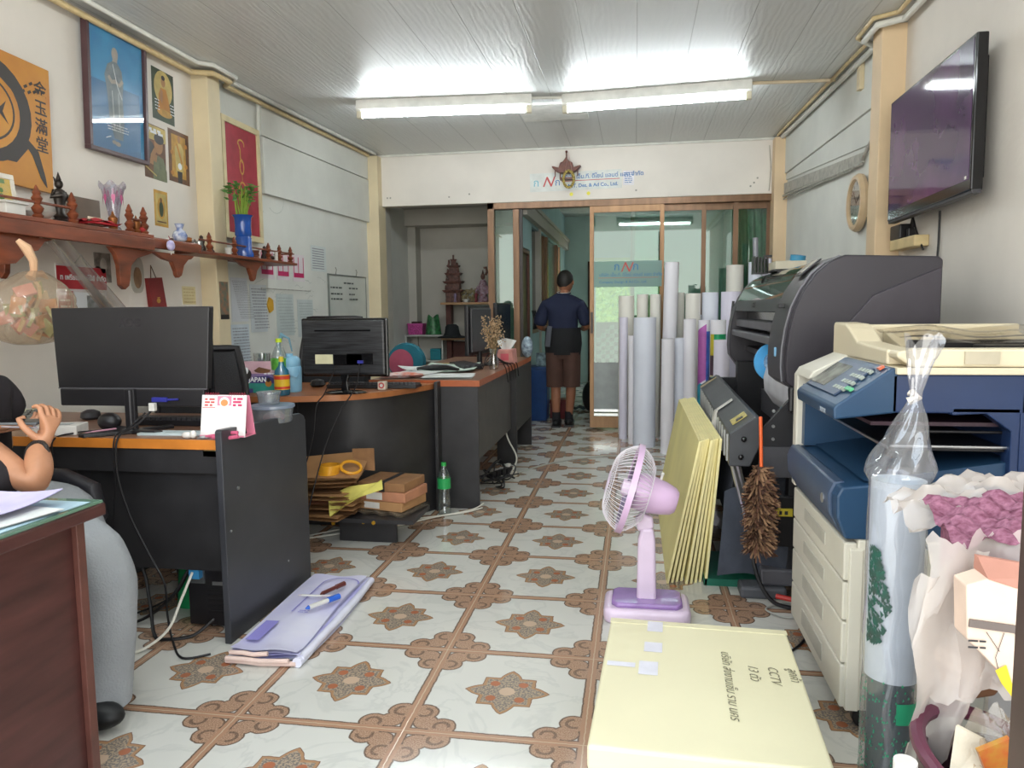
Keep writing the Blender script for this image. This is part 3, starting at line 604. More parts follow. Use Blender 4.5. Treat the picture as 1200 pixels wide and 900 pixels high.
for yy, s_y in ((1.10,1),(1.60,1),(2.42,1)):
    # facing the room: a carved apron under the front edge
    k = [(-.22,-.015),(.16,-.015),(.13,-.035),(.10,-.04),(.055,-.075),(.04,-.11),(.03,-.13),(0,-.145),(-.015,-.13),(-.02,-.11),(-.05,-.06),(-.12,-.05)] if yy != 1.10 else [(-.04,-.015),(.32,-.015),(.25,-.035),(.16,-.06),(.11,-.10),(.095,-.17),(.085,-.20),(.055,-.22),(.025,-.20),(.02,-.10),(-.0,-.05)]
    P = [(yy + a, (b_ + .0) if yy != 2.42 else b_ + .01) for a, b_ in k]
    MB().prism(P, 'x', .215, .24).build('bracket', WOOD, sf, smooth=0, bevel=.003)
MB().prism([(.30,-.015),(.72,-.015),(.66,-.03),(.62,-.07),(.56,-.085),(.50,-.13),(.42,-.14),(.34,-.12)],'x',.215,.24).build('bracket', WOOD, sf, smooth=0, bevel=.003)
BAL = [(.016,0),(.020,.008),(.012,.016),(.018,.026),(.022,.036),(.010,.050),(.014,.060),(.020,.072),(.012,.084),(.015,.092),(.010,.102),(.004,.118),(0,.122)]
for yy, zz in ((.35,.065),(.62,.065),(.82,.065),(1.20,.065),(1.31,.065),(1.90,.018),(2.18,.018),(2.36,.018),(2.62,.018),(2.78,.018),(2.95,.018)):
    s = 1.12 if zz > .05 else .95
    MB().lathe([(r*s, z*s) for r, z in BAL], (.25,yy,zz), 14).build('baluster', WOOD, sf)
MB().box(.243,.257,.1,.82,.125,.135).build('rail', WOOD, sf, smooth=0, bevel=.002); MB().box(.243,.257,1.20,1.31,.125,.135).build('rail', WOOD, sf, smooth=0, bevel=.002)
MB().box(.10,.25,2.99,3.0,.078,.087).build('rail', WOOD, sf, smooth=0); MB().box(.243,.257,1.80,3.0,.078,.087).build('rail', WOOD, sf, smooth=0, bevel=.002)
# things on the shelf (top z 1.565 near, 1.518 far)
def onshelf(b, name, label, cat, mat, x, y, z, **k): return tag(b.build(name, mat, loc=(x,y,z), **k), label, cat)
WPL = mm('white_plastic','#d8d6d0',.4); PINKG = mm('pink_glass_petal','#c05a86',.2); BRONZE = mm('dark_bronze','#3a332e',.35,metal=.5,var=.2,scale=40)
onshelf(MB().box(-.05,.05,-.05,.05,0,.045).box(-.06,.06,-.06,.06,.045,.055),'offering_box','white square offering box at the far left of the shelf','box',WPL,-2.53,2.72,1.5655,smooth=0,bevel=.003)
onshelf(MB().lathe([(.03,0),(.055,.012),(.075,.03),(.078,.032),(.07,.026),(.05,.016),(0,.012)],n=24),'dish','white shallow dish on the shelf left of the bronze figure','dish',WPL,-2.54,2.885,1.5655)
b = MB(); b.T = Matrix.Rotation(PI/2,4,'Z'); b.lathe([(.045,0),(.048,.012),(.03,.02),(.035,.03),(.02,.045),(.028,.10),(.034,.13),(.026,.145),(.014,.152)],n=18,sy=.7)
b.sph((0,0,.172),(.017,.018,.021),12,8); b.cyl((0,0,.19),(0,0,.225),.012,.001,10); b.tube([(.03,0,.14),(.05,.0,.11),(.025,-.028,.10)],.009,8); b.tube([(-.03,0,.14),(-.05,.0,.11),(-.02,-.03,.12)],.009,8); b.prism([(-.02,.17),(-.03,.20),(-.016,.19)],'y',-.002,.002)
onshelf(b,'bronze_figurine','dark bronze standing deity figurine on the shelf','figurine',BRONZE,-2.53,3.02,1.5655,smooth=50)
onshelf(MB().box(-.01,.01,-.13,.13,0,.16),'grey_box','flat grey brown box standing against the wall on the shelf','box',mm('grey_brown_card','#7c7064',.7),-2.66,3.30,1.5655,smooth=0,bevel=.002)
onshelf(MB().box(-.03,.03,-.075,.075,0,.012).box(-.025,-.015,-.07,.07,.012,.04),'small_tray','small dark red tray with a cream card on the shelf','tray',[mm('dark_red_lacquer','#7c2a20',.35)],-2.54,3.16,1.5655,smooth=0,bevel=.002)
onshelf(MB().box(-.002,.002,-.05,.05,0,.035),'cream_card','cream card with small print standing on the shelf tray','card',mm('cream_card','#d9cdb4',.6),-2.50,3.20,1.578,smooth=0)
def cloth(u, v): 
    x = (u-.5)*.12; y = (v-.5)*.2; return (x, y, .012 + .02*(1-abs(2*u-1))*(1-abs(2*v-1)**2) + .005*math.sin(u*17+v*9))
onshelf(MB().grid(cloth,14,14).box(-.05,.05,-.08,.08,0,.01),'red_cloth','bright red folded cloth on the shelf before the glass vase','cloth',mm('bright_red_cloth','#b3262f',.7),-2.51,3.22,1.58)
# glass vase with pink petals
v = thing('glass_vase','clear glass vase with pink petal pattern and scalloped rim','vase',(-2.56,3.41,1.5655))
b = MB(); pr = [(.030,0),(.034,.01),(.022,.03),(.024,.08),(.036,.14),(.050,.20),(.062,.235)]
def vs(u, t):
    i = min(int(t*(len(pr)-1)), len(pr)-2); q = t*(len(pr)-1)-i; r = pr[i][0]*(1-q)+pr[i+1][0]*q; z = pr[i][1]*(1-q)+pr[i+1][1]*q
    a = 2*PI*u; z += (.012*math.cos(6*a) if t > .93 else 0); return (r*math.cos(a), r*math.sin(a), z)
b.grid(vs, 48, 18, close_u=True); b.build('body', glassy('cut_glass','#dfdbe6',.25,.06,.25,'#cfc9d6'), v)
b = MB()
for i in range(7):
    a = 2*PI*i/7; rr_ = .045; b.face([(rr_*1.02*math.cos(a+da), rr_*1.02*math.sin(a+da), z) for da, z in ((0,.13),(.2,.165),(.12,.205),(0,.215),(-.12,.205),(-.2,.165))])
b.build('petal_pattern', PINKG, v)
b = MB(); [b.sph((.018*math.cos(a),.018*math.sin(a),.012*(i%2)),(.016,.022,.016),10,6) for i, a in enumerate([0,1.2,2.4,3.6,4.8])]
onshelf(b,'red_fabric_flower','small crumpled dark red fabric flower at the end of the upper shelf board','ornament',mm('dark_red_fabric','#9c2b2b',.8),-2.49,3.50,1.585)
# bear-like copper charms between balusters
for i, (yy, l) in enumerate(((3.30,'small copper bell ornament left of the vase foot'),(3.47,'small copper lantern ornament right of the vase foot'))):
    onshelf(MB().lathe([(.018,0),(.022,.01),(.014,.02),(.02,.04),(.022,.055),(.008,.07),(.004,.085),(0,.09)],n=14),'copper_ornament',l,'ornament',mm('copper','#9a6238',.35,metal=.6),-2.485,yy,1.5655)
# blue and white porcelain, charms, cups
PORC = mm('blue_white_porcelain','#e4e8ef',.2,var=.5,scale=40,col2='#2c56a4')
bv = tag(MB().lathe([(.018,0),(.034,.012),(.040,.035),(.030,.058),(.014,.07),(.020,.085),(.026,.10),(.018,.098),(.010,.085)],n=20).build('porcelain_vase', PORC, loc=(-2.50,3.86,1.555)), 'tiny blue and white porcelain vase on the shelf', 'vase')
onshelf(MB().lathe([(.014,0),(.03,.012),(.03,.03),(.02,.034),(.012,.03)],n=16),'incense_cup','small orange brown cup beside the tiny porcelain vase','cup',mm('orange_brown_glaze','#a4602c',.3),-2.51,3.935,1.555)
onshelf(MB().sph((0,0,.02),(.018,.022,.02),12,8).cyl((0,0,.035),(.012,.01,.075),.010,.002,8).sph((.0,.02,.05),(.01,.012,.012),8,6).sph((0,-.018,.05),(.01,.012,.012),8,6),'green_figurine','tiny green and gold figurine behind the orange brown cup','figurine',mm('green_gold_glaze','#5f6e3a',.3,var=.4,scale=50,col2='#b08a3a'),-2.56,3.95,1.555)
ch = tag(MB().sph((0,0,0),(.016,.03,.028),14,10).build('hanging_charm', mm('lilac_charm','#a59ad0',.4,var=.35,scale=60,col2='#d9d4f0'), loc=(-2.433,3.67,1.52)), 'small lilac round charm hanging on the shelf front edge', 'charm')
MB().tube([(0,0,.028),(-.01,0,.05)],.002,5).build('string', RED, ch); MB().cyl((0,0,-.028),(0,0,-.05),.003,.002,6).build('tassel', mm('cream_tassel','#d8d0c4',.8), ch)
GC = glassy('small_clear_glass','#f2f4f4',.2,.05)
onshelf(MB().lathe_open([(.0,0),(.02,0),(.024,.055),(.021,.055),(.018,.006),(0,.006)],n=16),'shot_glass','small clear glass on the shelf next to the column','glass',GC,-2.485,4.02,1.518)
DKF = mm('dark_brown_figure','#37231e',.45,var=.2,scale=40)
for i, (yy, h, l) in enumerate(((4.10,.10,'dark carved figurine on the shelf before the column'),(4.19,.055,'low black figurine with wide base beside the column'),(4.86,.10,'thin black figurine right of the blue vase'))):
    onshelf(MB().lathe([(.022,0),(.026,.2*h),(.015,.45*h),(.020,.65*h),(.010,.8*h),(.011,.9*h),(0,h)],n=12),'dark_figurine',l,'figurine',DKF,-2.52,yy,1.518)
onshelf(MB().cyl((0,-.10,.02),(0,.10,.035),.018,.014,12).cyl((0,.10,.035),(.0,.13,.045),.008),'carved_horn','grey brown carved horn lying on the shelf','ornament',mm('grey_horn','#5e5450',.5,var=.2),-2.58,4.0,1.545)
for i, (x, yy, l) in enumerate(((-2.50,4.36,'white cup left of the blue vase'),(-2.58,4.63,'white cup behind the rail right of the blue vase'),(-2.47,4.93,'white candle stub on the far end of the shelf'))):
    onshelf(MB().lathe([(.012,0),(.02,.01),(.022,.045),(.018,.045),(.014,.01),(0,.008)] if i < 2 else [(.012,0),(.012,.06),(0,.062)],n=14),'white_cup' if i < 2 else 'candle',l,'cup' if i < 2 else 'candle',WPL,x,yy,1.518)
b = MB(); [b.cyl((0,0,.012*i),(0,0,.012*i+.010),.045-.003*(i%2),n=16) for i in range(5)]
onshelf(b,'stacked_coasters','stack of round brown wooden stands on the shelf','stand',WOOD,-2.545,4.74,1.518)
onshelf(MB().tube([(0,-.09,.03),(0,-.03,.035),(.01,.04,.03),(0,.1,.04)],[.012,.016,.014,.006],8),'driftwood_ornament','dark twisted ornament lying at the far end of the shelf','ornament',DKF,-2.56,5.0,1.515)
# blue vase with green shoots
v = thing('blue_vase','tall royal blue vase holding green bamboo shoots on the shelf','vase',(-2.50,4.55,1.5185))
BLUEG = mm('royal_blue_glaze','#1c4c9c',.18,var=.05,coat=.6)
MB().lathe([(.058,0),(.062,.02),(.050,.05),(.052,.12),(.046,.13),(.052,.14),(.050,.20),(.054,.25),(.066,.265),(.060,.262),(.048,.24),(.044,.14),(0,.10)],n=28).build('body', BLUEG, v)
b = MB()
for i in range(26):
    a = rnd.uniform(0,2*PI); q = rnd.uniform(0,.03); h = rnd.uniform(.12,.20); l = rnd.uniform(.02,.07)
    p0 = Vector((q*math.cos(a),q*math.sin(a),.16)); p1 = Vector((q*1.3*math.cos(a),q*1.3*math.sin(a),.26)); p2 = Vector((l*math.cos(a),l*math.sin(a),.26+h))
    b.tube([p0,p1,p2],[.004,.004,.003],6)
b.build('stems', mm('light_green_stem','#8aa83e',.5,var=.1), v)
b = MB()
for i in range(70):
    a = rnd.uniform(0,2*PI); l = rnd.uniform(.0,.075); z = rnd.uniform(.36,.47); c0 = Vector((l*math.cos(a),l*math.sin(a),z)); d = Vector((math.cos(a+rnd.uniform(-.5,.5)),math.sin(a+rnd.uniform(-.5,.5)),rnd.uniform(-.5,.7))).normalized(); e = d.orthogonal().normalized()
    L = rnd.uniform(.03,.07); b.face([c0,c0+d*L*.5+e*.010,c0+d*L,c0+d*L*.5-e*.010])
for yy in (-.12,.12): b.face([Vector((0,yy*.5,.36)),Vector((0,yy*.8,.39)),Vector((0,yy,.34)),Vector((.01,yy*.8,.345))])
b.build('leaves', mm('mid_green_leaf','#4d8038',.5,var=.2,scale=30), v, smooth=0)
# ------------------------------------------------------------------ under the shelf
# tied plastic bag of snacks hanging from the bracket
FILM = glassy('milky_plastic_film','#f6efe6',.09,.14,.26,'#e6d8c2')
hb = thing('hanging_plastic_bag','tied milky plastic bag full of orange and green snacks hanging under the shelf','bag',(-2.42,2.70,1.18))
def bagf(u, v):
    a = 2*PI*u; t = v*PI; r = math.sin(t)**.75*.172*(1+.07*math.sin(3*a+2*v)+.035*math.sin(9*a+14*v)+.03*math.sin(15*a-22*v)); z = -.14*math.cos(t)*1.0
    if v > .86: r = .015 + (1-v)/.14*.05; 
    return (r*math.cos(a)*.72, r*math.sin(a)*1.12 + .02*math.sin(z*9), z + (.02 if v > .86 else 0))
MB().grid(bagf, 60, 34, close_u=True).build('film', FILM, hb)
b = MB()
for i in range(46):
    a = rnd.uniform(0,2*PI); e = rnd.uniform(0,.85); q = rnd.uniform(-.8,.75); r = math.sqrt(1-q*q)*e
    b.cur = rnd.choice((0,0,1,2,3,1)); b.obox((.095*r*math.cos(a),.15*r*math.sin(a),.11*q),(.05,.07,.012),(rnd.uniform(0,3),rnd.uniform(0,3),rnd.uniform(0,3)))
b.build('snack_packets', [mm('orange_packet','#c99063',.4), mm('beige_packet','#cfb48a',.5), mm('green_packet','#a5a873',.4), mm('pink_packet','#cf8f86',.4)], hb, smooth=0)
MB().tube([(0,0,.13),(.0,.02,.16),(.01,.01,.20),(.0,-.01,.25),(-.02,-.03,.28)],[.02,.014,.016,.020,.010],8).tube([(0,0,.14),(.0,.06,.15),(.0,.09,.13)],[.012,.014,.004],8).build('knot', mm('salmon_plastic_knot','#d9b08c',.5), hb)
cs = tag(MB().sheet(lambda u, v: (-2.50+.02*math.sin(u*9), 2.86+.62*v*.9+.10*u-.0, 1.50-.52*v+.06*math.sin(u*8)*(v)+.03*u), 10, 16, .002).build('clear_plastic_sheet', glassy('clear_grey_film','#eeeceb',.14,.12,.10,'#d5d0cc')), 'crumpled clear plastic sheet hanging slanted beside the snack bag', 'plastic sheet')
# wall calendar red and white
REDC = mm('red_calendar_print','#b52a35',.5,var=.04); CALW = mm('calendar_white','#ddd8d6',.55)
c = Canvas([CALW, REDC, WHP, DKINK, mm('photo_grey_print','#8d8f8c',.5,var=.3,scale=30)]); c.base(.34,.42,.006,0); c.rect(1,0,.30,.34,.41); c.rect(1,.0,.0,.10,.29); c.rect(2,.11,.16,.33,.285); c.rect(4,.19,.19,.32,.27)
for i in range(3): c.lines(2,.01,.09,.205+.03*i,.225+.03*i,1,.01)
for i in range(3): c.lines(3,.11,.33,.02+.045*i,.035+.045*i,1,.008)
o = tag(c.mb.build('wall_calendar',[CALW,REDC,WHP,DKINK,MATS['photo_grey_print']],smooth=0,mtx=frame((-2.72,3.185,.985),'left')),'red and white Thai wall calendar hanging behind the nearest monitor','calendar')
text_mesh('ท เพรียเมนไบโน้ส์ จำกัด', .034, WHP, o, tm(.02,.345,.0075), bold=.001)
MB().tube([(.12,.42,.004),(.17,.47,.006),(.21,.42,.004)],.003,6).build('string', GREYTRIM, o)
# oval photo plaques
c = Canvas([mm('grey_photo','#8c847c',.4,var=.3,scale=20), mm('light_grey_photo','#b9b3aa',.4,var=.2)]); c.base(.115,.15,.006,0); c.ell(1,.06,.085,.025,.04)
tag(c.mb.build('photo_plaque',[MATS['grey_photo'],MATS['light_grey_photo']],smooth=0,mtx=frame((-2.72,3.45,1.325),'left')),'grey photo plaque on the wall left of the shelf bracket','plaque')
c = Canvas([mm('silver_plaque','#b3afa4',.35), mm('brown_photo','#8c6a4c',.4,var=.2,scale=20)]); n=26
c.col(0).mb.prism([(.056+.056*abs(math.cos(2*PI*i/n))**.7*(1 if math.cos(2*PI*i/n)>0 else -1), .10+.10*abs(math.sin(2*PI*i/n))**.7*(1 if math.sin(2*PI*i/n)>0 else -1)) for i in range(n)],'z',0,.006); c.z=.006; c.ell(1,.056,.085,.035,.06); c.ell(0,.056,.16,.02,.02)
tag(c.mb.build('photo_plaque',[MATS['silver_plaque'],MATS['brown_photo']],smooth=0,mtx=frame((-2.72,3.72,1.275),'left')),'rounded silver plaque with brown photo right of the shelf bracket','plaque')
# red paper bag
pb = thing('paper_bag','small dark red paper gift bag hanging on the wall by its cord','bag',mtx=frame((-2.72,3.86,1.19),'left',.07))
MB().hexa([(0,0,0),(.13,0,0),(.13,0,.03),(0,0,.03),(-.005,.17,.0),(.125,.17,.0),(.125,.17,.02),(-.005,.17,.02)]).build('body', mm('dark_red_gift_paper','#7d2222',.5), pb, smooth=0)
MB().tube([(.035,.165,.01),(.055,.24,.004),(.085,.165,.01)],.003,6).build('handle', mm('brown_cord','#6e5844',.7), pb)
c = Canvas([GLD]); c.z=.029; c.ell(0,.06,.04,.018,.014); c.rect(0,.05,.055,.075,.06); c.mb.build('gold_print', GLD, pb, smooth=0)
def note(label, y, z, w, h, col, lines=8, ink=None, x=-2.71, tilt=0, name='paper_sheet', cat='paper', side='left'):
    m1 = mm('paper_'+col.strip('#'), col, .7, var=.03); c = Canvas([m1, ink or mm('grey_ink','#8a8a90',.6,var=0)]); c.base(w,h,.0012,0)
    if lines: c.lines(1, w*.08, w*.92, h*.06, h*.94, lines, h/lines*.28)
    return tag(c.mb.build(name, [m1, ink or MATS['grey_ink']], smooth=0, mtx=frame((x,y,z),side,tilt)), label, cat)
note('faded yellow memo stuck on the wall left of the column', 4.19,1.215,.14,.11,'#e0d4a6',5, mm('pale_brown_ink','#c9b58a',.6,var=0), x=-2.72, name='memo', cat='note')
# on the column and the far left wall
c = Canvas([mm('teal_photo','#3e6a62',.4,var=.4,scale=25,col2='#a06a4a'), HAIR]); c.base(.10,.24,.002,0); c.rect(1,.0,.0,.1,.03)
tag(c.mb.build('photo_strip',[MATS['teal_photo'],HAIR],smooth=0,mtx=Matrix.Translation((0,0,0)) @ frame((-2.609,4.42,1.12),'left')),'narrow teal photo print fixed on the column','photo')
def wx(y): return -2.72 + .15*(y-4.45)/2.75 + .0015
WA = math.atan2(.15, 2.75)
def farwall(y, z): 
    m = frame((wx(y), y, z), 'left'); m2 = Matrix.Rotation(-WA, 4, 'Z'); m2.translation = (0,0,0)
    r = m2 @ m; r.translation = Vector((wx(y), y, z)); return r
def fnote(label, y, z, w, h, col, lines, ink=None, name='paper_sheet', cat='paper', draw=None, mats=None, t=.0012):
    m1 = mm('paper_'+col.strip('#'), col, .7, var=.03); ms = [m1, ink or mm('grey_ink','#8a8a90',.6,var=0)] + (mats or []); c = Canvas(ms); c.base(w,h,t,0)
    if lines: c.lines(1, w*.08, w*.92, h*.06, h*.94, lines, h/lines*.28)
    if draw: draw(c)
    return tag(c.mb.build(name, ms, smooth=0, mtx=farwall(y,z)), label, cat)
fnote('long printed list taped on the wall right of the column', 4.72,1.10,.20,.30,'#d3d6da',22)
fnote('printed sheet hanging below the long list', 4.70,.80,.22,.28,'#c9d3da',12)
fnote('printed sheet taped right of the long list', 4.95,1.02,.22,.34,'#ccd2d4',14)
fnote('faint printed sheet below the pink charts', 5.30,.98,.26,.32,'#c3ccca',12, mm('faint_grey_ink','#aab2b2',.6,var=0))
fnote('faint printed sheet right of the yellow seal', 5.62,.96,.26,.30,'#c5cdcb',12, MATS['faint_grey_ink'])
def pink(c):
    w, h = .19, .20
    for x in (.015,.085,.165): c.rect(2,x,.03,x+.012,.19)
    c.rect(2,.015,.03,.177,.065)
for y, l in ((5.10,'first pink lined chart under the shelf end'),(5.33,'second pink lined chart under the shelf end'),(5.57,'third pink lined chart beyond the shelf end')):
    fnote(l, y,1.41-.012*(y-5.1),.19,.21,'#dcd3d6',0,draw=pink,mats=[MAGINK],name='pink_chart',cat='chart')
tag(MB().cyl((-2.655,5.05,1.335),(-2.62,5.80,1.33),.004,n=6).build('wall_wire', GREYTRIM), 'thin wire rail below the pink charts', 'wire')
def tbl(c):
    for i in range(9): c.rect(1,.02,.02+.02*i,.23,.028+.02*i)
fnote('small printed table sheet on the far left wall', 5.88,1.50,.27,.21,'#cbd2d0',0,draw=tbl,name='printed_table',cat='paper')
c = Canvas([mm('orange_seal','#cf9f2e',.5)]); c.col(0).mb.prism([(.05+.045*math.cos(2*PI*i/10)*(1 if i%2 else .85),.06+.06*math.sin(2*PI*i/10)*(1 if i%2 else .85)) for i in range(10)],'z',0,.01)
tag(c.mb.build('yellow_seal',[MATS['orange_seal']],smooth=0,mtx=farwall(5.16,1.155)),'orange yellow rosette hanging on the far left wall','rosette')
# whiteboard
wb = thing('whiteboard','small whiteboard with handwritten lines on the far left wall','whiteboard',mtx=farwall(6.17,1.02))
c = Canvas([mm('whiteboard_face','#c9cdc6',.3,var=.02), mm('dark_marker','#4a5250',.5,var=0)]); c.base(.78,.46,.008,0)
for i, y in enumerate((.385,.34,.285,.24)): c.lines(1,.03 if i else .3,.26 if i else .45,y,y+.025,1,.014); c.lines(1,.40,.60 if i%2 else .52,y,y+.025,1,.014)
c.mb.build('board',[MATS['whiteboard_face'],MATS['dark_marker']],wb,smooth=0)
MB().box(-.01,.79,-.01,.002,0,.014).box(-.01,.79,.458,.47,0,.014).box(-.01,.002,0,.46,0,.014).box(.778,.79,0,.46,0,.014).build('frame', mm('aluminium_frame','#8f9490',.35,metal=.6), wb, smooth=0)
for x in (.15,.58): MB().tube([(x,.47,.006),(x+.01,.51,.01),(x,.53,.004)],.004,6).build('hook', GREYTRIM, wb)
# scribbles and scuffs on the far left wall
b = MB()
def scr(y, z, P, w=.0025):
    c = Canvas([DKINK]); c.z = .0006; c.stroke(0, P, w); o_ = c.mb; m = farwall(y, z)
    for i, p in enumerate(o_.v): b.v.append(tuple(m @ Vector(p)))
    o0 = len(b.v) - len(o_.v); b.f += [tuple(i + o0 for i in f) for f in o_.f]; b.mi += [0]*len(o_.f)
for k in range(26):
    y0 = rnd.uniform(5.0,6.0); z0 = rnd.uniform(.95,1.45); P = [(0,0)]
    for j in range(rnd.randint(4,9)): P.append((P[-1][0]+rnd.uniform(.01,.04), P[-1][1]+rnd.uniform(-.02,.02)))
    scr(y0, z0, P)
scr(5.35,2.0,[(.12*math.cos(t*.3), .10*math.sin(t*.3)) for t in range(-8,4)]); scr(5.05,1.92,[(0,0),(.06,-.01),(.13,-.03)])
b.cur = 0; o = b.build('wall_scribble', mm('faint_pencil','#9fa5a0',.7,var=0), smooth=0); struct(o); o.name = 'trim_24'
# small dark nail marks on the header
b = MB()
for x, z in ((-2.40,2.26),(-2.37,2.26),(-1.78,2.25),(-1.58,2.27),(-.0,2.25),(1.05,2.28),(1.08,2.32),(1.02,2.25)): b.cyl((x,7.158,z),(x,7.162,z),.009,n=8)
struct(b.build('trim_25', GREYTRIM))
# ------------------------------------------------------------------ DESKS (left row)
DBLK = mm('black_desk_board','#2b2a2c',.45,var=.12,scale=8,bump=.03); DTOP = mm('brown_desk_laminate','#86624d',.35,var=.1,scale=4,stretch=(1,6,1)); EDGE = mm('orange_desk_edge','#c2762c',.4,var=.06); SIDEB = mm('dark_grey_desk_side','#35363b',.42,var=.1,scale=5)
BP = mm('black_plastic','#1d1c1f',.38,var=.05); BPG = mm('black_glossy_plastic','#121214',.12,var=0); GREYP = mm('dark_grey_plastic','#3b3a3e',.45,var=.05); CABLE = mm('black_cable','#161518',.5,var=0); WCAB = mm('white_cable','#d2cfc4',.5,var=0)
METAL = mm('brushed_metal','#b8babd',.3,metal=.9,var=.05)
# nearest desk
d = thing('office_desk','black office desk with orange edge holding the nearest big monitor','desk',(-2.70,2.36,0))
MB().box(.02,1.28,0,.64,.695,.72).build('desktop', DTOP, d, smooth=0)
MB().box(.02,1.28,-.006,0,.688,.722).build('edge_band', EDGE, d, smooth=0)
MB().box(.02,1.275,.045,.065,.235,.69).box(.02,1.275,.01,.03,.60,.688).build('modesty_panel', DBLK, d, smooth=0)
MB().prism([(-.03,0),(.63,0),(.63,.70),(.615,.722),(.585,.735),(-.02,.762),(-.03,.755)],'x',1.28,1.305).build('end_panel', SIDEB, d, smooth=0, bevel=.003)
MB().box(0,.022,-.02,.64,0,.72).build('end_panel', SIDEB, d, smooth=0)
MB().box(1.22,1.268,-.0075,-.006,.665,.685).box(1.22,1.268,-.0075,.01,.665,.685).build('maker_sticker', mm('cream_sticker','#e2d9a4',.5), d, smooth=0)
b = MB(); b.cyl((1.305,.06,.54),(1.31,.06,.54),.006); b.cyl((1.305,.0,.40),(1.309,.0,.40),.004); b.cyl((1.305,.42,.15),(1.308,.42,.15),.004); b.build('screw_cap', METAL, d)
# second desk (curved front)
d = thing('curved_desk','black desk with curved brown top and bowed front panel behind the nearest desk','desk',(-1.09,4.10,0))
def arcp(P, n=10):
    out = []
    for i in range(len(P)-1):
        p0 = Vector(P[max(i-1,0)]); p1 = Vector(P[i]); p2 = Vector(P[i+1]); p3 = Vector(P[min(i+2,len(P)-1)])
        for k in range(n):
            t = k/n; out.append(tuple(.5*((2*p1)+(p2-p0)*t+(2*p0-5*p1+4*p2-p3)*t*t+(3*p1-p0-3*p2+p3)*t*t*t)))
    out.append(tuple(P[-1])); return out
front = arcp([(-.66,-.64),(-.50,-.585),(-.36,-.53),(-.21,-.38),(-.09,-.08),(-.05,.08)])
MB().prism([(-1.5,-.64)] + front + [(-.05,.09),(-1.5,.09)],'z',.712,.742).build('desktop', [mm('brown_desk_top','#9a6038',.35,var=.08,scale=4,stretch=(1,5,1))], d, smooth=50)
pan = arcp([(-.72,-.33),(-.55,-.32),(-.38,-.28),(-.20,-.16),(-.08,.02),(-.03,.09)])
b = MB(); n = len(pan)
b.prism(pan + [(x-.018, y+.018) for x, y in reversed(pan)],'z',.0,.712); b.build('front_panel', DBLK, d, smooth=60)
MB().box(-1.5,-.70,-.36,-.34,.0,.712).build('side_panel', DBLK, d, smooth=0)
MB().box(-.045,-.025,.02,.095,0,.755).build('end_panel', DBLK, d, smooth=0, bevel=.003)
# long desk at the rear
d = thing('long_desk','long black desk with brown top running back towards the glass doors','desk',(-.89,4.20,0))
MB().box(-.66,.0,0,2.16,.727,.757).build('desktop', DTOP, d, smooth=0)
MB().box(-.66,.006,-.007,0,.722,.758).box(0,.006,0,2.16,.722,.758).build('edge_band', mm('red_brown_edge','#a4552c',.4,var=.06), d, smooth=0)
MB().box(-.24,-.005,.0,.025,0,.722).build('end_panel', DBLK, d, smooth=0, bevel=.002)
MB().box(-.66,-.24,.02,.045,0,.722).build('front_panel', DBLK, d, smooth=0)
MB().box(-.05,-.03,.03,1.30,.27,.722).build('modesty_panel', mm('grey_black_panel','#45423f',.5,var=.08), d, smooth=0)
MB().box(-.14,.012,1.30,1.33,0,.722).build('leg_panel', DBLK, d, smooth=0)
MB().box(-.14,.012,2.10,2.125,0,.722).box(-.66,-.64,.05,2.1,0,.722).build('leg_panel', DBLK, d, smooth=0)
MB().box(.0,.012,1.33,2.10,.25,.722).build('modesty_panel', DBLK, d, smooth=0)
# low black cabinet / shelf under the curved desk
d = thing('low_shelf','low black shelf unit with loose brass screws beneath the folder stack','shelf',(-1.60,3.42,0))
MB().box(-.14,.54,.0,.30,.125,.145).build('shelf_board', DBLK, d, smooth=0); MB().box(.12,.42,.10,.12,0,.125).build('front_panel', DBLK, d, smooth=0); MB().box(.12,.14,.12,.27,0,.125).build('side_panel', DBLK, d, smooth=0)
b = MB(); b.cyl((.25,.10,.10),(.25,.092,.10),.008); b.cyl((.34,.0,.13),(.34,-.008,.13),.009); b.cyl((.09,.10,.09),(.09,.09,.09),.009); b.build('screw_head', mm('brass','#c9982e',.35,metal=.6), d)
# ------------------------------------------------------------------ monitors
def logo(parent, P, s, mtx): text_mesh(P, s, mm('logo_grey','#2c2a2e',.25), parent, mtx)
m1 = thing('computer_monitor','large black monitor seen from behind on the nearest desk','monitor',(-1.83,2.50,.7205))
MB().hexa([(-.315,-.012,.165),(.295,-.012,.165),(.295,.02,.165),(-.315,.02,.165),(-.325,-.012,.465),(.318,-.012,.465),(.318,.02,.465),(-.325,.02,.465)]).build('back_cover', BP, m1, smooth=0, bevel=.004)
MB().box(-.305,.285,-.018,.018,.10,.164).build('lower_cover', BP, m1, smooth=0, bevel=.004)
MB().box(-.315,.293,-.0125,.0,.1635,.1675).build('seam', mm('grey_seam','#59585c',.4), m1, smooth=0)
MB().box(-.31,.305,.0201,.024,.12,.455).build('screen', BPG, m1, smooth=0)
MB().box(-.030,.012,-.032,-.012,.012,.165).build('stand', BP, m1, smooth=0, bevel=.004); MB().box(-.008,-.002,-.034,-.031,.015,.16).build('stand_strip', METAL, m1, smooth=0)
b = MB(); b.prism([(-.14,-.14),(-.11,-.15),(.0,-.045),(.10,-.05),(.12,-.03),(.01,.0),(.08,.10),(.06,.11),(-.01,.03),(-.05,.02)],'z',0,.014); b.build('base', BP, m1, smooth=0, bevel=.003)
text_mesh('AOC', .04, mm('logo_grey','#2c2a2e',.25), m1, Matrix.Translation((-.045,-.0125,.395)) @ Matrix.Rotation(PI/2,4,'X'), bold=.0015, name='logo')
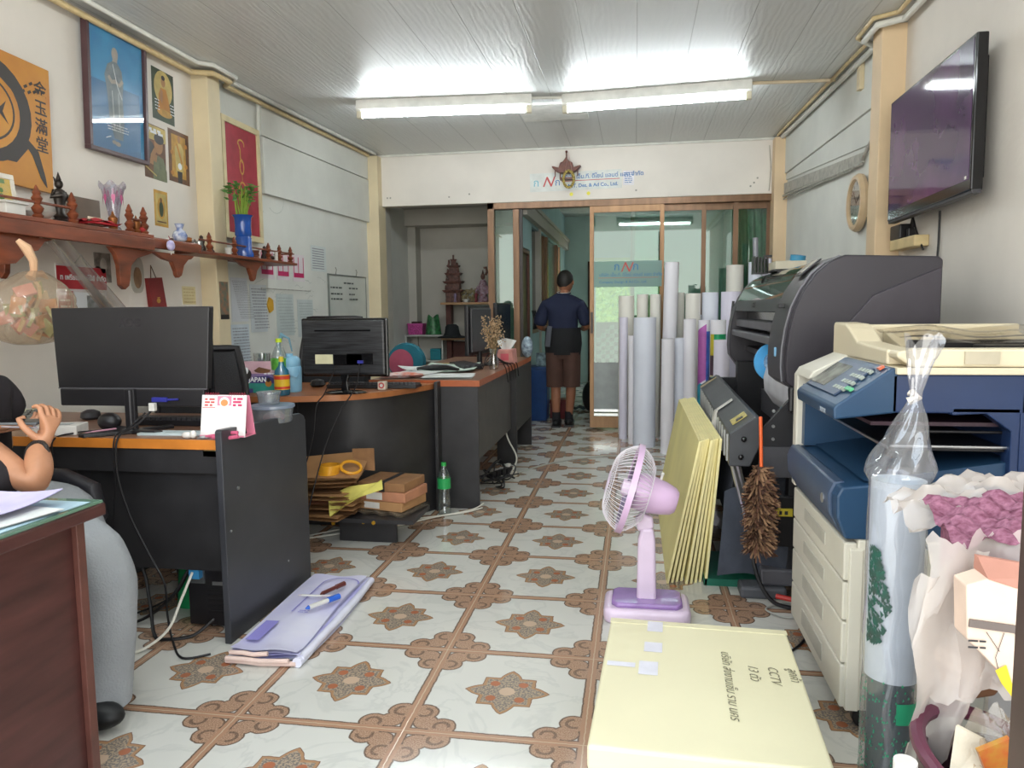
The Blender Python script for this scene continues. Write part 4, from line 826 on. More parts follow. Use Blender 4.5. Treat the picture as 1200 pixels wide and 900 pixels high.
MB().box(.08,.14,-.030,-.018,.118,.135).cyl((.14,-.024,.126),(.185,-.024,.128),.004).build('video_plug', mm('blue_plug','#2b2f8a',.4), m1, smooth=0, bevel=.002)
MB().box(.075,.098,-.042,-.024,.085,.115).build('white_connector', WPL, m1, smooth=0, bevel=.002)
def cablething(name, label, pts, r=.004, mat=CABLE, n=6, grp=None, cat='cable', sub=6):
    P = [Vector(p) for p in pts]; Q = []
    for i in range(len(P)-1):
        p0 = P[max(i-1,0)]; p1 = P[i]; p2 = P[i+1]; p3 = P[min(i+2,len(P)-1)]
        for k in range(sub):
            t = k/sub; Q.append(.5*((2*p1)+(p2-p0)*t+(2*p0-5*p1+4*p2-p3)*t*t+(3*p1-p0-3*p2+p3)*t*t*t))
    Q.append(P[-1]); return tag(MB().tube(Q, r, n).build(name, mat), label, cat, grp)
cablething('monitor_cable','black cable dropping from the nearest monitor over the desk edge to the floor', [(-1.745,2.465,.81),(-1.78,2.42,.76),(-1.80,2.345,.725),(-1.80,2.33,.60),(-1.76,2.33,.45),(-1.68,2.31,.32),(-1.62,2.30,.22),(-1.63,2.32,.10),(-1.60,2.30,.01),(-1.50,2.20,.006),(-1.42,2.24,.006)])
cablething('monitor_cable','thin dark cable hanging straight down behind the first monitor cable', [(-1.77,2.46,.80),(-1.80,2.40,.75),(-1.815,2.345,.72),(-1.82,2.34,.55),(-1.84,2.34,.38)],.003)
cablething('desk_cable','thin cable curling from the white box over the desk front', [(-1.97,2.50,.726),(-2.03,2.42,.728),(-2.06,2.345,.71),(-2.05,2.34,.60),(-2.03,2.34,.52)],.003)
# keyboard
def keyboard(label, loc, rz, w=.44, dpt=.13):
    k = thing('keyboard',label,'keyboard',loc,rz); MB().prism([(-dpt/2,0),(dpt/2,0),(dpt/2,.022),(-dpt/2,.012)],'x',-w/2,w/2).build('body', BP, k, smooth=0, bevel=.003)
    b = MB(); nx = int(w/.022)
    for j in range(5):
        for i in range(nx): b.box(-w/2+.006+i*.022,-w/2+.024+i*.022,-dpt/2+.008+j*.0235,-dpt/2+.028+j*.0235,.012+j*.002,.024+j*.002)
    o = b.build('keys', GREYP, k, smooth=0); o['kind'] = 'stuff'; return k
keyboard('black keyboard behind the stand of the nearest monitor',(-1.78,2.72,.7205),PI)
tag(MB().box(-.13,.13,-.035,.035,0,.008).build('paper_strip', mm('pale_blue_paper','#b5c2c4',.6), loc=(-1.66,2.475,.7205), rot=(0,0,.08), smooth=0),'pale bluish strip of paper lying beside the monitor foot','paper')
# telephone
t = thing('desk_phone','cream desk telephone behind the hand on the nearest desk','telephone',(-2.42,2.62,.7205),.5)
MB().prism([(-.11,0),(.11,0),(.11,.055),(-.11,.025)],'x',-.09,.09).build('body', mm('cream_phone_plastic','#c9c4a6',.4), t, smooth=0, bevel=.008)
MB().tube([(-.06,-.10,.045),(-.06,-.06,.07),(-.06,.0,.078),(-.06,.06,.085),(-.06,.10,.075)],[.026,.018,.015,.018,.026],10).build('handset', mm('cream_phone_plastic','#c9c4a6',.4), t)
b = MB(); [b.box(.0+.025*i,.018+.025*i,-.07+.03*j,-.048+.03*j,.03+.004*j,.046+.004*j) for i in range(3) for j in range(4)]; b.build('buttons', mm('dark_buttons','#6d6c66',.5), t, smooth=0)
tag(MB().lathe([(.03,0),(.04,.01),(.036,.03),(.015,.04),(0,.04)],n=16).build('tape_roll', GREYP, loc=(-2.27,2.80,.7205)),'small dark round lid behind the telephone','lid')
# white box
t = thing('white_router_box','small white flat box with red lettering spots on the desk edge','box',(-2.11,2.445,.7205),.32)
MB().box(-.095,.075,-.055,.055,0,.034).build('body', WPL, t, smooth=0, bevel=.002); c = Canvas([REDINK, DKINK]); c.z=.0; 
MB().cyl((-.05,-.0555,.017),(-.05,-.0562,.017),.006,n=10).cyl((-.075,-.0555,.017),(-.075,-.0562,.017),.006,n=10).build('red_mark', REDINK, t); MB().box(-.07,.04,-.02,.02,.034,.0345).build('label', mm('grey_label','#9aa0a0',.5), t, smooth=0)
# webcam / mic lump and black adapter
tag(MB().sph((0,0,.035),(.045,.035,.035),16,10).cyl((.03,0,.012),(.10,-.01,.010),.010,.008).build('computer_mouse', BP, loc=(-1.965,2.52,.7205)),'black rounded mouse left of the monitor stand','mouse')
tag(MB().box(-.04,.04,-.012,.012,0,.006).tube([(-.02,0,.006),(.05,.02,.010),(.09,.05,.006)],.004,6).build('pink_strap', mm('pale_pink_strap','#c795a6',.6), loc=(-1.97,2.46,.7205), rot=(0,0,.5)),'pale pink strap next to the white box','strap')
# pink desk calendar
t = thing('desk_calendar','pink and white tent desk calendar at the corner of the nearest desk','calendar',(-1.535,2.43,.7205))
PINKP = mm('pink_print','#e28aa4',.5,var=.05); WPP = mm('calendar_page','#e8e4e2',.5,var=.02)
cm_ = [WPP, PINKP, REDINK, mm('orange_face_print','#dc9055',.5), MAGINK]
c = Canvas(cm_); c.base(.172,.15,.003,0); c.rect(1,.06,.112,.115,.146); c.ell(0,.0875,.125,.020,.018); c.ell(3,.0875,.122,.014,.012); c.lines(2,.012,.05,.108,.14,3,.006); c.lines(4,.122,.165,.108,.142,3,.007); c.rect(2,.005,.104,.055,.106); c.rect(1,.0,.0,.172,.006)
c.mb.build('front_page', cm_, t, smooth=0, mtx=Matrix.Rotation(PI/2-.18,4,'X'))
c = Canvas([PINKP]); c.base(.172,.15,.004,0); c.mb.build('back_page', PINKP, t, smooth=0, mtx=Matrix.Translation((0,.075,0)) @ Matrix.Rotation(PI/2+.22,4,'X'))
MB().box(0,.172,0,.078,0,.003).build('base_card', PINKP, t, smooth=0)
b = MB(); [b.tube([(.012+.0093*i,.030+.008*math.cos(a),.148+.008*math.sin(a)) for a in [0,1.57,3.14,4.71]],.001,5,closed=True) for i in range(17) if i not in (6,7,8,9)]; b.build('ring_binding', mm('red_wire','#9e3346',.4), t)
# keys with pink strap
k = thing('key_bunch','bunch of keys with a white figure and pink strap in front of the desk calendar','keys',(-1.52,2.39,.7205))
MB().sph((-.04,0,.012),(.022,.014,.012),10,8).sph((-.015,-.005,.016),(.012,.01,.014),10,8).build('white_charm', WPL, k); MB().box(.0,.03,-.01,.004,0,.004).box(.01,.05,-.02,-.01,.004,.008).cyl((.02,0,.005),(.02,0,.009),.014).build('keys', METAL, k, smooth=0)
MB().tube([(.03,0,.006),(.07,.005,.012),(.11,.01,.02),(.15,.0,.024),(.16,-.01,.012),(.12,-.01,.006),(.06,-.005,.006)],.007,6).build('strap', mm('rose_strap','#c25a78',.6), k)
# round clear tubs
def tub(name, label, r, h, loc, lidc, fill, fh):
    t = thing(name,label,'food container',loc); MB().lathe_open([(r*.88,0),(r*.95,h*.5),(r,h*.86),(r*.97,h*.86),(r*.90,.003),(0,.003)],n=28).build('tub', glassy('tub_plastic','#e8ebee',.12,.12,.22,'#c9d0d6'), t)
    MB().lathe([(r*1.02,h*.82),(r*1.06,h*.86),(r*1.05,h),(r*.9,h),(0,h*.98)],n=28).build('lid', lidc, t)
    b = MB(); [b.sph((rnd.uniform(-.5,.5)*r, rnd.uniform(-.5,.5)*r, fh*.5+.004),(r*.3,r*.3,fh*.45),10,6) for i in range(6)]; b.build('contents', fill, t); return t
tub('round_food_tub','wide round clear plastic tub with bluish lid beside the desk calendar',.082,.07,(-1.445,2.80,.7205),glassy('blue_clear_lid','#c9d4e2',.14,.1,.45,'#b7c4d6'),mm('pinkish_food','#c99384',.6,var=.2),.04)
tub('small_food_tub','small clear tub of white crumbs standing on the wide round tub',.046,.05,(-1.465,2.81,.792),glassy('clear_lid','#e4e8ec',.14,.08,.2,'#cfd4da'),mm('cream_food','#c9bfae',.6,var=.2),.04)
# side desk behind (with bottles) is the left wing of the curved desk; raised black box under the postcard
c2 = thing('orange_box','orange and yellow snack carton between the tubs and bottles','box',(-1.45,3.02,.7205)) if False else None
c = Canvas([mm('lilac_print','#8a76a4',.5,var=.15,scale=8), mm('pink_sky_print','#c7a3ae',.5,var=.1), mm('teal_lawn_print','#2f8d80',.5,var=.12), mm('indigo_print','#3e3872',.5), WHP, ORG, HAIR, BRP])
c.base(.20,.165,.006,0); c.rect(1,0,.10,.20,.165); c.rect(2,0,0,.20,.055); c.poly(3,[(0,.05),(.2,.05),(.2,.07),(.15,.09),(.08,.085),(.04,.07),(0,.075)]); c.ell(7,.12,.115,.045,.012); c.poly(7,[(.07,.115),(.10,.135),(.17,.12),(.12,.11)]); c.ell(5,.155,.05,.018,.018); c.ell(6,.155,.068,.010,.012); c.rect(3,.0,.0,.07,.022)
c.lines(4,.13,.195,.095,.105,1,.006); c.ell(6,.03,.095,.03,.03); c.ell(4,.03,.115,.012,.018)
o = tag(c.mb.build('picture_calendar', c.m, smooth=0, mtx=Matrix.Translation((-2.04,3.62,.7425)) @ Matrix.Rotation(PI/2-.12,4,'X')), 'landscape picture calendar with pink sky and teal lawn standing left of the bottles','calendar')
text_mesh('JAPAN', .034, WHP, o, tm(.045,.058,.0085), bold=.001)
# bottles
def bottle(name, label, loc, prof, body, cap, capz, capr, caph, lab_=None, labz=None, labr=None, liq=None, cat='bottle'):
    t = thing(name,label,cat,loc); MB().lathe(prof,n=24).build('body', body, t)
    MB().cyl((0,0,capz),(0,0,capz+caph),capr,n=18).build('cap', cap, t, bevel=.001)
    if lab_: MB().lathe_open([(labr,labz[0]),(labr,labz[1])],n=28).build('label', lab_, t)
    if liq: MB().lathe([(r*.93,z) for r, z in liq[1]] + [(0,liq[1][-1][1])],n=20).build('liquid', liq[0], t)
    return t
PET = glassy('clear_pet','#eef4f4',.16,.05,.05,'#dfe8ea')
bottle('soda_bottle','clear soda bottle with green label and yellow green cap behind the dish soap',(-1.84,3.66,.7425),[(.035,0),(.043,.01),(.043,.15),(.040,.19),(.022,.235),(.014,.25),(.014,.265)],PET,mm('lime_cap','#b9d32c',.4),.262,.016,.02,mm('green_label','#5aa83e',.4,var=.25,scale=30),(.12,.18),.0437,(mm('dark_tea','#4a5a4a',.2),[(.03,.003),(.043,.02),(.043,.10)]))
dsb = bottle('dish_soap_bottle','blue dish soap bottle with yellow and red label before the blue jug',(-1.765,3.53,.7425),[(.034,0),(.038,.01),(.038,.09),(.034,.125),(.015,.15),(.012,.17)],glassy('blue_clear_plastic','#79c2dc',.2,.08,.45,'#2f9cc0'),mm('yellow_cap','#d8c23a',.4),.168,.012,.028,mm('yellow_label','#ddb62c',.4),(.03,.105),.0388)
MB().lathe_open([(.0392,.082),(.0392,.10)],n=28).build('label_band', mm('red_label','#c83b2a',.4), dsb); MB().lathe_open([(.0392,.034),(.0392,.046)],n=28).build('label_band', mm('red_label','#c83b2a',.4), dsb)
j = thing('blue_jug','light blue plastic drinking jug with handle beside the bottles','jug',(-1.785,3.69,.7425)); j.scale = (.85,.85,.9)
LB = mm('light_blue_plastic','#84b6d2',.35)
MB().lathe([(.05,0),(.055,.01),(.057,.14),(.050,.15),(.052,.155),(.052,.185),(.045,.20),(.03,.21),(0,.21)],n=26).build('body', LB, j); MB().tube([(.055,0,.15),(.062,-.03,.11),(.05,-.055,.09),(.0,-.065,.11)],.005,8).build('handle', LB, j); MB().cyl((-.01,-.01,.208),(-.01,-.01,.225),.022).build('spout', LB, j)
bh = tag(MB().tube([(-.03,0,0),(-.035,.0,.10),(-.045,.0,.14),(-.02,0,.19),(.02,0,.17),(.035,0,.10)],[.005,.005,.012,.014,.006,.004],8).build('brush', mm('grey_blue_plastic','#6d97a8',.4), loc=(-1.60,3.58,.9)),'grey blue curved brush handle sticking up behind the soda bottle','brush')
bh.location = (-1.86,3.78,.85)
c = thing('water_glass','tall clear glass standing behind the picture calendar','glass',(-1.99,3.76,.7425)); MB().lathe_open([(0,0),(.038,0),(.045,.20),(.042,.20),(.035,.008),(0,.008)],n=24).build('body', GC, c); MB().lathe([(.036,.009),(.038,.04),(0,.04)],n=20).build('juice', mm('yellow_juice','#b9ad3c',.3), c)
# second monitor
m2 = thing('computer_monitor','smaller black monitor with ribbed back and label on the curved desk','monitor',(-1.475,3.65,.7425))
MB().box(-.232,.232,.0,.028,.085,.385).build('bezel', BPG, m2, smooth=0, bevel=.008)
MB().box(-.222,.222,-.022,.0,.095,.375).build('back_cover', mm('black_streaked_plastic','#2a2b2e',.3,var=.35,scale=10,stretch=(1,1,14)), m2, smooth=0, bevel=.010)
MB().box(-.15,.15,-.024,-.0225,.318,.326).build('vent_slot', BPG, m2, smooth=0); MB().box(.02,.16,-.024,-.0222,.15,.205).box(-.05,.10,-.024,-.0225,.145,.20).build('port_recess', BPG, m2, smooth=0)
MB().box(-.15,-.055,-.0245,-.0225,.152,.20).build('rating_label', mm('cream_label','#cfcba8',.4), m2, smooth=0)
MB().box(-.215,.215,.028,.030,.10,.37).build('screen', BPG, m2, smooth=0)
MB().prism([(-.025,.10),(.025,.10),(.014,.06),(.02,.01),(-.02,.01),(-.014,.06)],'y',-.015,.012).build('stand_neck', BPG, m2, smooth=0, bevel=.004)
MB().lathe([(.105,0),(.11,.004),(.09,.010),(.03,.016),(0,.017)],(0,0,0),36,1,.7).build('base', BPG, m2)
MB().box(.08,.11,-.034,-.023,.155,.17).build('blue_video_plug', mm('blue_plug','#2b2f8a',.4), m2, smooth=0)
cablething('monitor_cable','thin black cable hanging from the smaller monitor down past the folders', [(-1.52,3.62,.87),(-1.535,3.58,.80),(-1.53,3.50,.75),(-1.545,3.44,.70),(-1.56,3.42,.55),(-1.60,3.40,.40),(-1.64,3.38,.30),(-1.70,3.36,.02)],.0032)
cablething('monitor_cable','second cable hanging from the blue plug of the smaller monitor', [(-1.385,3.62,.90),(-1.385,3.58,.80),(-1.395,3.50,.74),(-1.42,3.44,.68),(-1.48,3.41,.54),(-1.53,3.38,.36),(-1.57,3.36,.20),(-1.63,3.36,.012)],.0032)
keyboard('black keyboard behind the smaller monitor on the curved desk',(-1.42,3.93,.7425),PI+.05,.5,.14)
tag(MB().lathe([(.03,0),(.045,.012),(.035,.035),(0,.045)],n=18).build('computer_mouse', BP, loc=(-1.76,3.95,.7425)),'black mouse left of the smaller monitor','mouse')
o = tag(MB().box(-.022,.022,-.02,.02,0,.045).build('paper_cube', mm('cream_paper_cube','#d8cdbb',.5), loc=(-1.335,3.82,.7425), smooth=0, bevel=.004),'small cream and red paper cup carton on the curved desk','carton')
MB().cyl((0,-.0205,.024),(0,-.0213,.024),.016,n=16).build('red_print', REDINK, o); MB().cyl((0,-.0214,.024),(0,-.0219,.024),.009,n=16).build('red_print', WPL, o)
# office chairs behind the desks
def mesh_chair(name, label, loc, rz, back, w=.46, h=.5, seat=None, cat='chair'):
    t = thing(name,label,cat,loc,rz)
    def bk(u, v): x = (u-.5)*w*(1-.45*max(0,v-.6)**1.3*1.6); return (x, .03*math.sin(PI*u)*-1+.04*v*v, .50+h*v)
    b = MB(); b.grid(bk,16,12); b.grid(lambda u,v: tuple(Vector(bk(1-u,v))+Vector((0,.02,0))),16,12); b.build('backrest', back, t)
    P = [bk(0,i/12) for i in range(13)]+[bk(i/10,1) for i in range(1,10)]+[bk(1,1-i/12) for i in range(13)]; MB().tube(P,.016,8).build('back_frame', BP, t)
    MB().lathe([(.20,.41),(.24,.43),(.24,.47),(.2,.49),(0,.5)],(0,-.22,0),24).build('seat', seat or BP, t); MB().cyl((0,-.22,.10),(0,-.22,.42),.025).build('column', METAL, t)
    for i in range(5):
        a = 2*PI*i/5+.3; e = (.27*math.cos(a),-.22+.27*math.sin(a)); l = MB().tube([(0,-.22,.12),(e[0],e[1],.07)],[.022,.014],8).build('leg', BP, t); MB().cyl((e[0]-.012,e[1],.027),(e[0]+.012,e[1],.027),.027).build('caster', BP, l)
    return t
mesh_chair('office_chair','black mesh office chair just right behind the nearest monitor',(-1.97,3.13,0),0,mm('black_chair_mesh','#2a2a2d',.8,bump=.4,bscale=300),.44,.50)
mesh_chair('office_chair','black office chair whose rounded top shows above the smaller monitor',(-1.86,4.42,0),0,mm('black_chair_fabric','#25262a',.85),.44,.62)
t = thing('low_back_chair','chair with teal and pink rounded backrest behind the papers','chair',(-1.80,5.75,0))
b = MB(); b.T = Matrix.Translation((0,0,.76)) @ Matrix.Rotation(PI/2,4,'X'); b.lathe([(.0,-.05),(.11,-.05),(.14,-.03),(.15,0),(.14,.05),(.0,.06)],n=28,sx=1.05); b.build('backrest', mm('teal_upholstery','#1f6e80',.8), t)
b = MB(); b.T = Matrix.Translation((-.03,-.052,.75)) @ Matrix.Rotation(PI/2,4,'X'); b.lathe([(.0,-.0),(.09,-.0),(.10,.01),(.0,.02)],n=28,sy=1.1); b.build('pad', mm('coral_pink_upholstery','#b3546a',.8), t)
MB().box(-.2,.2,-.4,-.05,.42,.48).build('seat', MATS['teal_upholstery'], t, bevel=.02); 
for i,(x,y) in enumerate(((-.17,-.38),(.17,-.38),(-.17,-.07),(.17,-.07))): MB().cyl((x,y,0),(x,y,.6 if y>-.2 else .42),.012).build('leg', METAL, t)
# papers and packets on the long desk
PW = mm('white_copy_paper','#d9dcd9',.6,var=.02); PG = mm('pale_green_paper','#bfd0c4',.6); PY = mm('yellow_paper','#cbb75a',.6)
def papers(label, x, y, z, w, h, rz, mat, n=1, t=.0015, name='paper_sheet', cat='paper', curl=.0):
    return tag(MB().sheet(lambda u,v: ((u-.5)*w,(v-.5)*h, t*n+curl*(u-.5)**2+curl*.6*(v-.3)**2), 8, 8, t*n).build(name, mat, loc=(x,y,z), rot=(0,0,rz)), label, cat)
papers('stack of white papers at the near right corner of the long desk',-1.12,4.42,.758,.30,.30,.12,PW,6)
papers('open white sheet near the packet on the long desk',-1.38,4.50,.7585,.26,.36,-.3,PW,3,curl=.03)
papers('pale green paper in the middle of the long desk',-1.24,4.95,.7585,.36,.5,.1,PG,2,curl=.06)
papers('loose white papers at the left end of the long desk',-1.40,4.85,.762,.28,.3,.6,PW,2,curl=.05)
papers('yellow paper lying before the rear monitor',-1.35,5.35,.7585,.3,.3,.1,PY,4)
tag(MB().sheet(lambda u,v: (-.13+.26*u,-.07+.14*v,.012+.018*math.sin(PI*u)*math.sin(PI*v)),12,8,.012).build('snack_packet', mm('orange_white_packet','#cf5d2e',.35,var=.5,scale=22,col2='#d7d5d8'), loc=(-1.40,4.36,.764), rot=(0,0,.3)), 'orange and white snack packet lying on the papers','packet')
tag(MB().tube([(-.14,0,.008),(-.05,.05,.016),(.05,.04,.018),(.14,-.02,.008)],[.014,.02,.018,.01],8).build('black_pouch', BP, loc=(-1.27,4.72,.772)),'slim black pouch on the papers of the long desk','pouch')
keyboard('black keyboard before the rear monitor on the long desk',(-1.19,5.15,.7625),-PI/2+.5,.42,.13)
m3 = thing('computer_monitor','dark rear monitor seen edge-on at the far end of the long desk','monitor',(-1.13,5.40,.7575),math.radians(83))
MB().box(-.25,.25,0,.03,.08,.44).build('bezel', BP, m3, smooth=0, bevel=.008); MB().box(-.22,.22,-.02,0,.10,.42).build('back_cover', GREYP, m3, smooth=0, bevel=.01); MB().box(-.235,.235,.03,.031,.095,.425).build('screen', mm('dark_teal_screen','#20292c',.15), m3, smooth=0)
MB().cyl((0,.005,.0),(0,.005,.12),.02).build('stand_neck', BP, m3); MB().lathe([(.10,0),(.10,.008),(0,.014)],n=26).build('base', BP, m3)
m4 = thing('computer_monitor','second rear monitor, farther back behind the dried flowers','monitor',(-1.05,5.98,.7575),math.radians(85))
MB().box(-.22,.22,0,.03,.10,.46).build('bezel', BP, m4, smooth=0, bevel=.008); MB().box(-.205,.205,-.002,0,.115,.445).build('screen', mm('dark_teal_screen','#20292c',.15), m4, smooth=0); MB().cyl((0,.015,0),(0,.015,.13),.02).build('stand_neck', BP, m4); MB().lathe([(.10,0),(.10,.008),(0,.014)],n=26).build('base', BP, m4)
# dried flowers
fl = thing('dried_flower_vase','glass vase of pale dried flower sprigs on the long desk','flower vase',(-.955,5.02,.7575))
MB().lathe_open([(0,0),(.03,0),(.038,.04),(.024,.10),(.035,.14),(.032,.14),(.02,.10),(.033,.04),(0,.006)],n=20).build('vase', GC, fl)
b = MB(); b2 = MB()
for i in range(34):
    a = rnd.uniform(0,2*PI); l = rnd.uniform(.01,.075); z = rnd.uniform(.22,.36); b.tube([(0,0,.02),(l*.3*math.cos(a),l*.3*math.sin(a),.14),(l*math.cos(a),l*math.sin(a),z)],.0015,4)
    for k in range(12):
        b2.sph((l*math.cos(a)+rnd.uniform(-.02,.02),l*math.sin(a)+rnd.uniform(-.02,.02),z-rnd.uniform(-.01,.09)),rnd.uniform(.003,.006),6,4)
b.build('stems', mm('dry_stem','#8a7450',.7), fl); o = b2.build('flower_heads', mm('dry_flower','#b99c7a',.8,var=.2,scale=50), fl); o['kind'] = 'stuff'
# tissue box
t = thing('tissue_box','pink tissue box with a white tissue pulled up at the edge of the long desk','tissue box',(-.81,5.28,.7575))
t.location = (-.955,5.55,.7575)
MB().prism([(-.065,0),(.065,0),(.058,.11),(-.058,.11)],'y',-.10,.10).build('box', mm('salmon_pink_card','#cf8f86',.45,var=.12,scale=15), t, smooth=0, bevel=.008); MB().box(-.03,.03,-.101,-.1,.03,.08).build('label', mm('pink_label','#d8606e',.5), t, smooth=0)
MB().grid(lambda u,v: ((u-.5)*(.06+.08*v)*1.1, -.02+.02*math.sin(u*9)*v, .108+.085*v-.02*v*abs(u-.5)*2),14,8).build('tissue', PW, t)
for i in range(5):
    cablething('loose_cable',['thin black cable arching over the desk edge before the tissue box','black cable arching past the dried flower vase','third black cable looping over the pink tissue box','dark cable looped low behind the papers','fourth cable hooked over the far desk edge'][i],[(-1.02-.02*i,4.95+.1*i,.762),(-.99,5.0+.1*i,.86-.02*i),(-.93,5.05+.11*i,.83-.02*i),(-.885,5.08+.12*i,.762),(-.872,5.10+.12*i,.66)],.0035)
# tissue packet / blue printed bag beyond
tag(MB().sph((0,0,.09),(.05,.04,.09),14,10).build('printed_bag', mm('blue_white_bag','#b9cdd8',.5,var=.5,scale=30,col2='#2a3a54'), loc=(-.90,6.25,.7575)),'white and blue printed bag at the far end of the long desk','bag')
# ------------------------------------------------------------------ papers and folders under the curved desk
KR = mm('kraft_folder','#a97f55',.7,var=.1,scale=6); KR2 = mm('kraft_folder_dark','#8e6744',.7,var=.1); KR3 = mm('salmon_kraft','#b07a5c',.7,var=.1)
fold_l = ['lowest brown folder of the stack on the low shelf','second brown folder from the bottom of the stack','third brown folder of the stack under the curved desk','salmon brown folder in the lower middle of the stack','brown folder with curling corners in the middle of the stack','darker brown envelope above the middle of the stack','brown envelope beneath the yellow tape rolls','wide brown envelope on top of the folder stack']
z = .1455
for i in range(8):
    th_ = .022+.004*(i%3); w = .36-.012*i; 
    def fs(u,v,i=i,w=w,th_=th_): 
        cu_ = .018*max(0,(u-.6))*(i>3) + .012*math.sin(u*5+i)*v*(i>2)*.5
        return ((u-.5)*w, (v-.5)*.30, th_*.8+cu_*.6)
    papers_o = tag(MB().sheet(fs,10,8,th_*.78).build('paper_folder', [KR,KR2,KR,KR3,KR,KR2,KR,KR][i], loc=(-1.545+.018*((i*7)%5-2),3.52+.01*((i*3)%4),z), rot=(0,0,(-.12,.1,-.05,.16,-.14,.05,.12,.22)[i])), fold_l[i], 'folder', 'brown folders under the curved desk'); z += th_
def flap(u,v): return ((u-.5)*.34,(v-.5)*.30, .05*v*v+.03*u*v)
tag(MB().sheet(flap,10,8,.003).build('open_envelope', KR, loc=(-1.52,3.54,z+.002), rot=(0,0,.15)), 'opened brown envelope standing up behind the tape rolls','envelope')
tag(MB().hexa([(0,0,0),(.12,0,0),(.12,.004,0),(0,.004,0),(-.03,.03,.10),(.10,.03,.11),(.10,.034,.11),(-.03,.034,.10)]).build('torn_envelope', KR2, loc=(-1.43,3.62,z+.0), rot=(0,0,-.2), smooth=0), 'torn brown envelope flap sticking up from the stack','envelope')
YT = mm('amber_tape','#d89a2a',.25,var=.05)
zt = z+.006
for i in range(3):
    tag(MB().lathe_open([(.052,0),(.052,.016),(.040,.016),(.040,0),(.052,0)],n=32).build('tape_roll', YT, loc=(-1.505+.004*i,3.47,zt+.0165*i)), ['lowest amber tape roll lying on the folders','middle amber tape roll of the pile','topmost amber tape roll of the pile'][i], 'tape', 'amber tape rolls on the folders')
tag(MB().tube([(.05*math.cos(a*PI/12),.05*math.sin(a*PI/12),0) for a in range(24)],.008,8,closed=True).build('tape_roll', YT, loc=(-1.40,3.50,zt+.03), rot=(.35,.30,0)), 'amber tape roll tilted against the envelope right of the pile','tape')
# paper parcels on the right
for i,(l,zz,hh,m_,dx) in enumerate((('lower kraft parcel with white label on the right of the shelf',.166,.045,KR,0),('middle kraft parcel on the right of the shelf',.212,.05,KR3,.01),('upper kraft parcel with a dark band on the right of the shelf',.263,.045,KR2,.0))):
    o = tag(MB().box(-.13,.13,-.11,.13,0,hh).build('paper_parcel', m_, loc=(-1.235+dx,3.62,zz), rot=(0,0,-.25+.05*i), smooth=0, bevel=.004), l, 'parcel', 'kraft parcels on the low shelf')
    if i < 2: MB().box(-.09,.0,-.1115,-.11,.008,hh-.006).build('label', WPL, o, smooth=0)
    else: MB().box(-.01,.02,-.112,.131,-.001,hh+.001).build('band', DBLK, o, smooth=0)
tag(MB().sheet(lambda u,v: (-.16+.3*u,-.12+.26*v,.012+.006*math.sin(u*20)),12,6,.010).build('plastic_wrap', FILM, loc=(-1.22,3.60,.150), rot=(0,0,-.2)),'crumpled clear plastic under the kraft parcels','plastic wrap')
tag(MB().sheet(lambda u,v: (-.13+.26*u+.02*v, -.05*v+.02*math.sin(u*7), .10*u*(1-.3*v)+.02*math.sin(v*6+u*4)-.06*v*(1-u)*1.2+.03),14,10,.003).build('yellow_cloth', mm('pale_yellow_cloth','#cfc565',.8,bump=.2), loc=(-1.365,3.44,.21), rot=(0,0,.15)),'pale yellow cloth draped between the folders and parcels','cloth')
# water bottle
wb_ = bottle('water_bottle','clear water bottle with green cap and label on the floor by the desks','',None,None,None,0,0,0) if False else bottle('water_bottle','clear water bottle with green cap and label on the floor by the desks',(-1.07,4.06,0),[(.030,0),(.036,.008),(.036,.05),(.033,.055),(.036,.06),(.036,.10),(.030,.125),(.036,.15),(.037,.22),(.030,.245),(.015,.275),(.013,.285)],PET,mm('green_cap','#2f9e4a',.4),.283,.015,.020,mm('green_white_label','#2ba057',.4,var=.1),(.155,.215),.0376)
cablething('floor_cable','long white cable lying on the floor before the low shelf', [(-1.66,3.50,.008),(-1.50,3.62,.008),(-1.30,3.74,.008),(-1.10,3.98,.008),(-.95,4.10,.008),(-.88,4.20,.008)],.005,WCAB)
cablething('floor_cable','second white cable running beside the first from the low shelf to the desk corner', [(-1.66,3.56,.008),(-1.52,3.70,.008),(-1.34,3.84,.008),(-1.08,4.00,.010),(-.93,4.14,.012),(-.875,4.22,.03)],.004,WCAB)
cablething('floor_cable','long thin grey cable crossing the tiles from the power strip to the paper rolls', [(-.84,5.12,.006),(-.60,5.55,.006),(-.2,5.85,.006),(.3,5.75,.006),(.5,5.6,.006)],.006,mm('grey_cable','#a5a59e',.5,var=0))
# power strip and cable tangle
ps = thing('power_strip','cream power strip with plugs on the floor below the long desk','power strip',(-.90,4.95,0),1.15)
MB().box(-.16,.16,-.03,.03,0,.035).build('body', mm('cream_socket_plastic','#cfc9ba',.45), ps, smooth=0, bevel=.006); b = MB(); [b.box(-.13+.06*i,-.09+.06*i,-.02,.02,.036,.075) for i in range(4)]; b.build('plugs', BP, ps, smooth=0, bevel=.004); MB().box(.07,.10,-.012,.012,.08,.10).build('white_plug', WPL, ps, smooth=0)
for i in range(6):
    P = [(-.93+rnd.uniform(-.12,.14),4.9+rnd.uniform(-.3,.4),rnd.uniform(.01,.10)) for k in range(7)]
    cablething('tangled_cable',['black cable looping over the power strip','black cable coiled at the left of the power strip','black cable coiled behind the power strip','lowest black cable of the tangle','black cable rising towards the desk from the tangle','black cable trailing out of the tangle to the right'][i],P,.005,sub=8,grp='cable tangle below the long desk')
cablething('tangled_cable','pale cable hanging from the long desk onto the power strip',[(-.95,5.45,.45),(-.93,5.35,.25),(-.84,5.25,.10),(-.86,5.10,.02)],.006,WCAB)
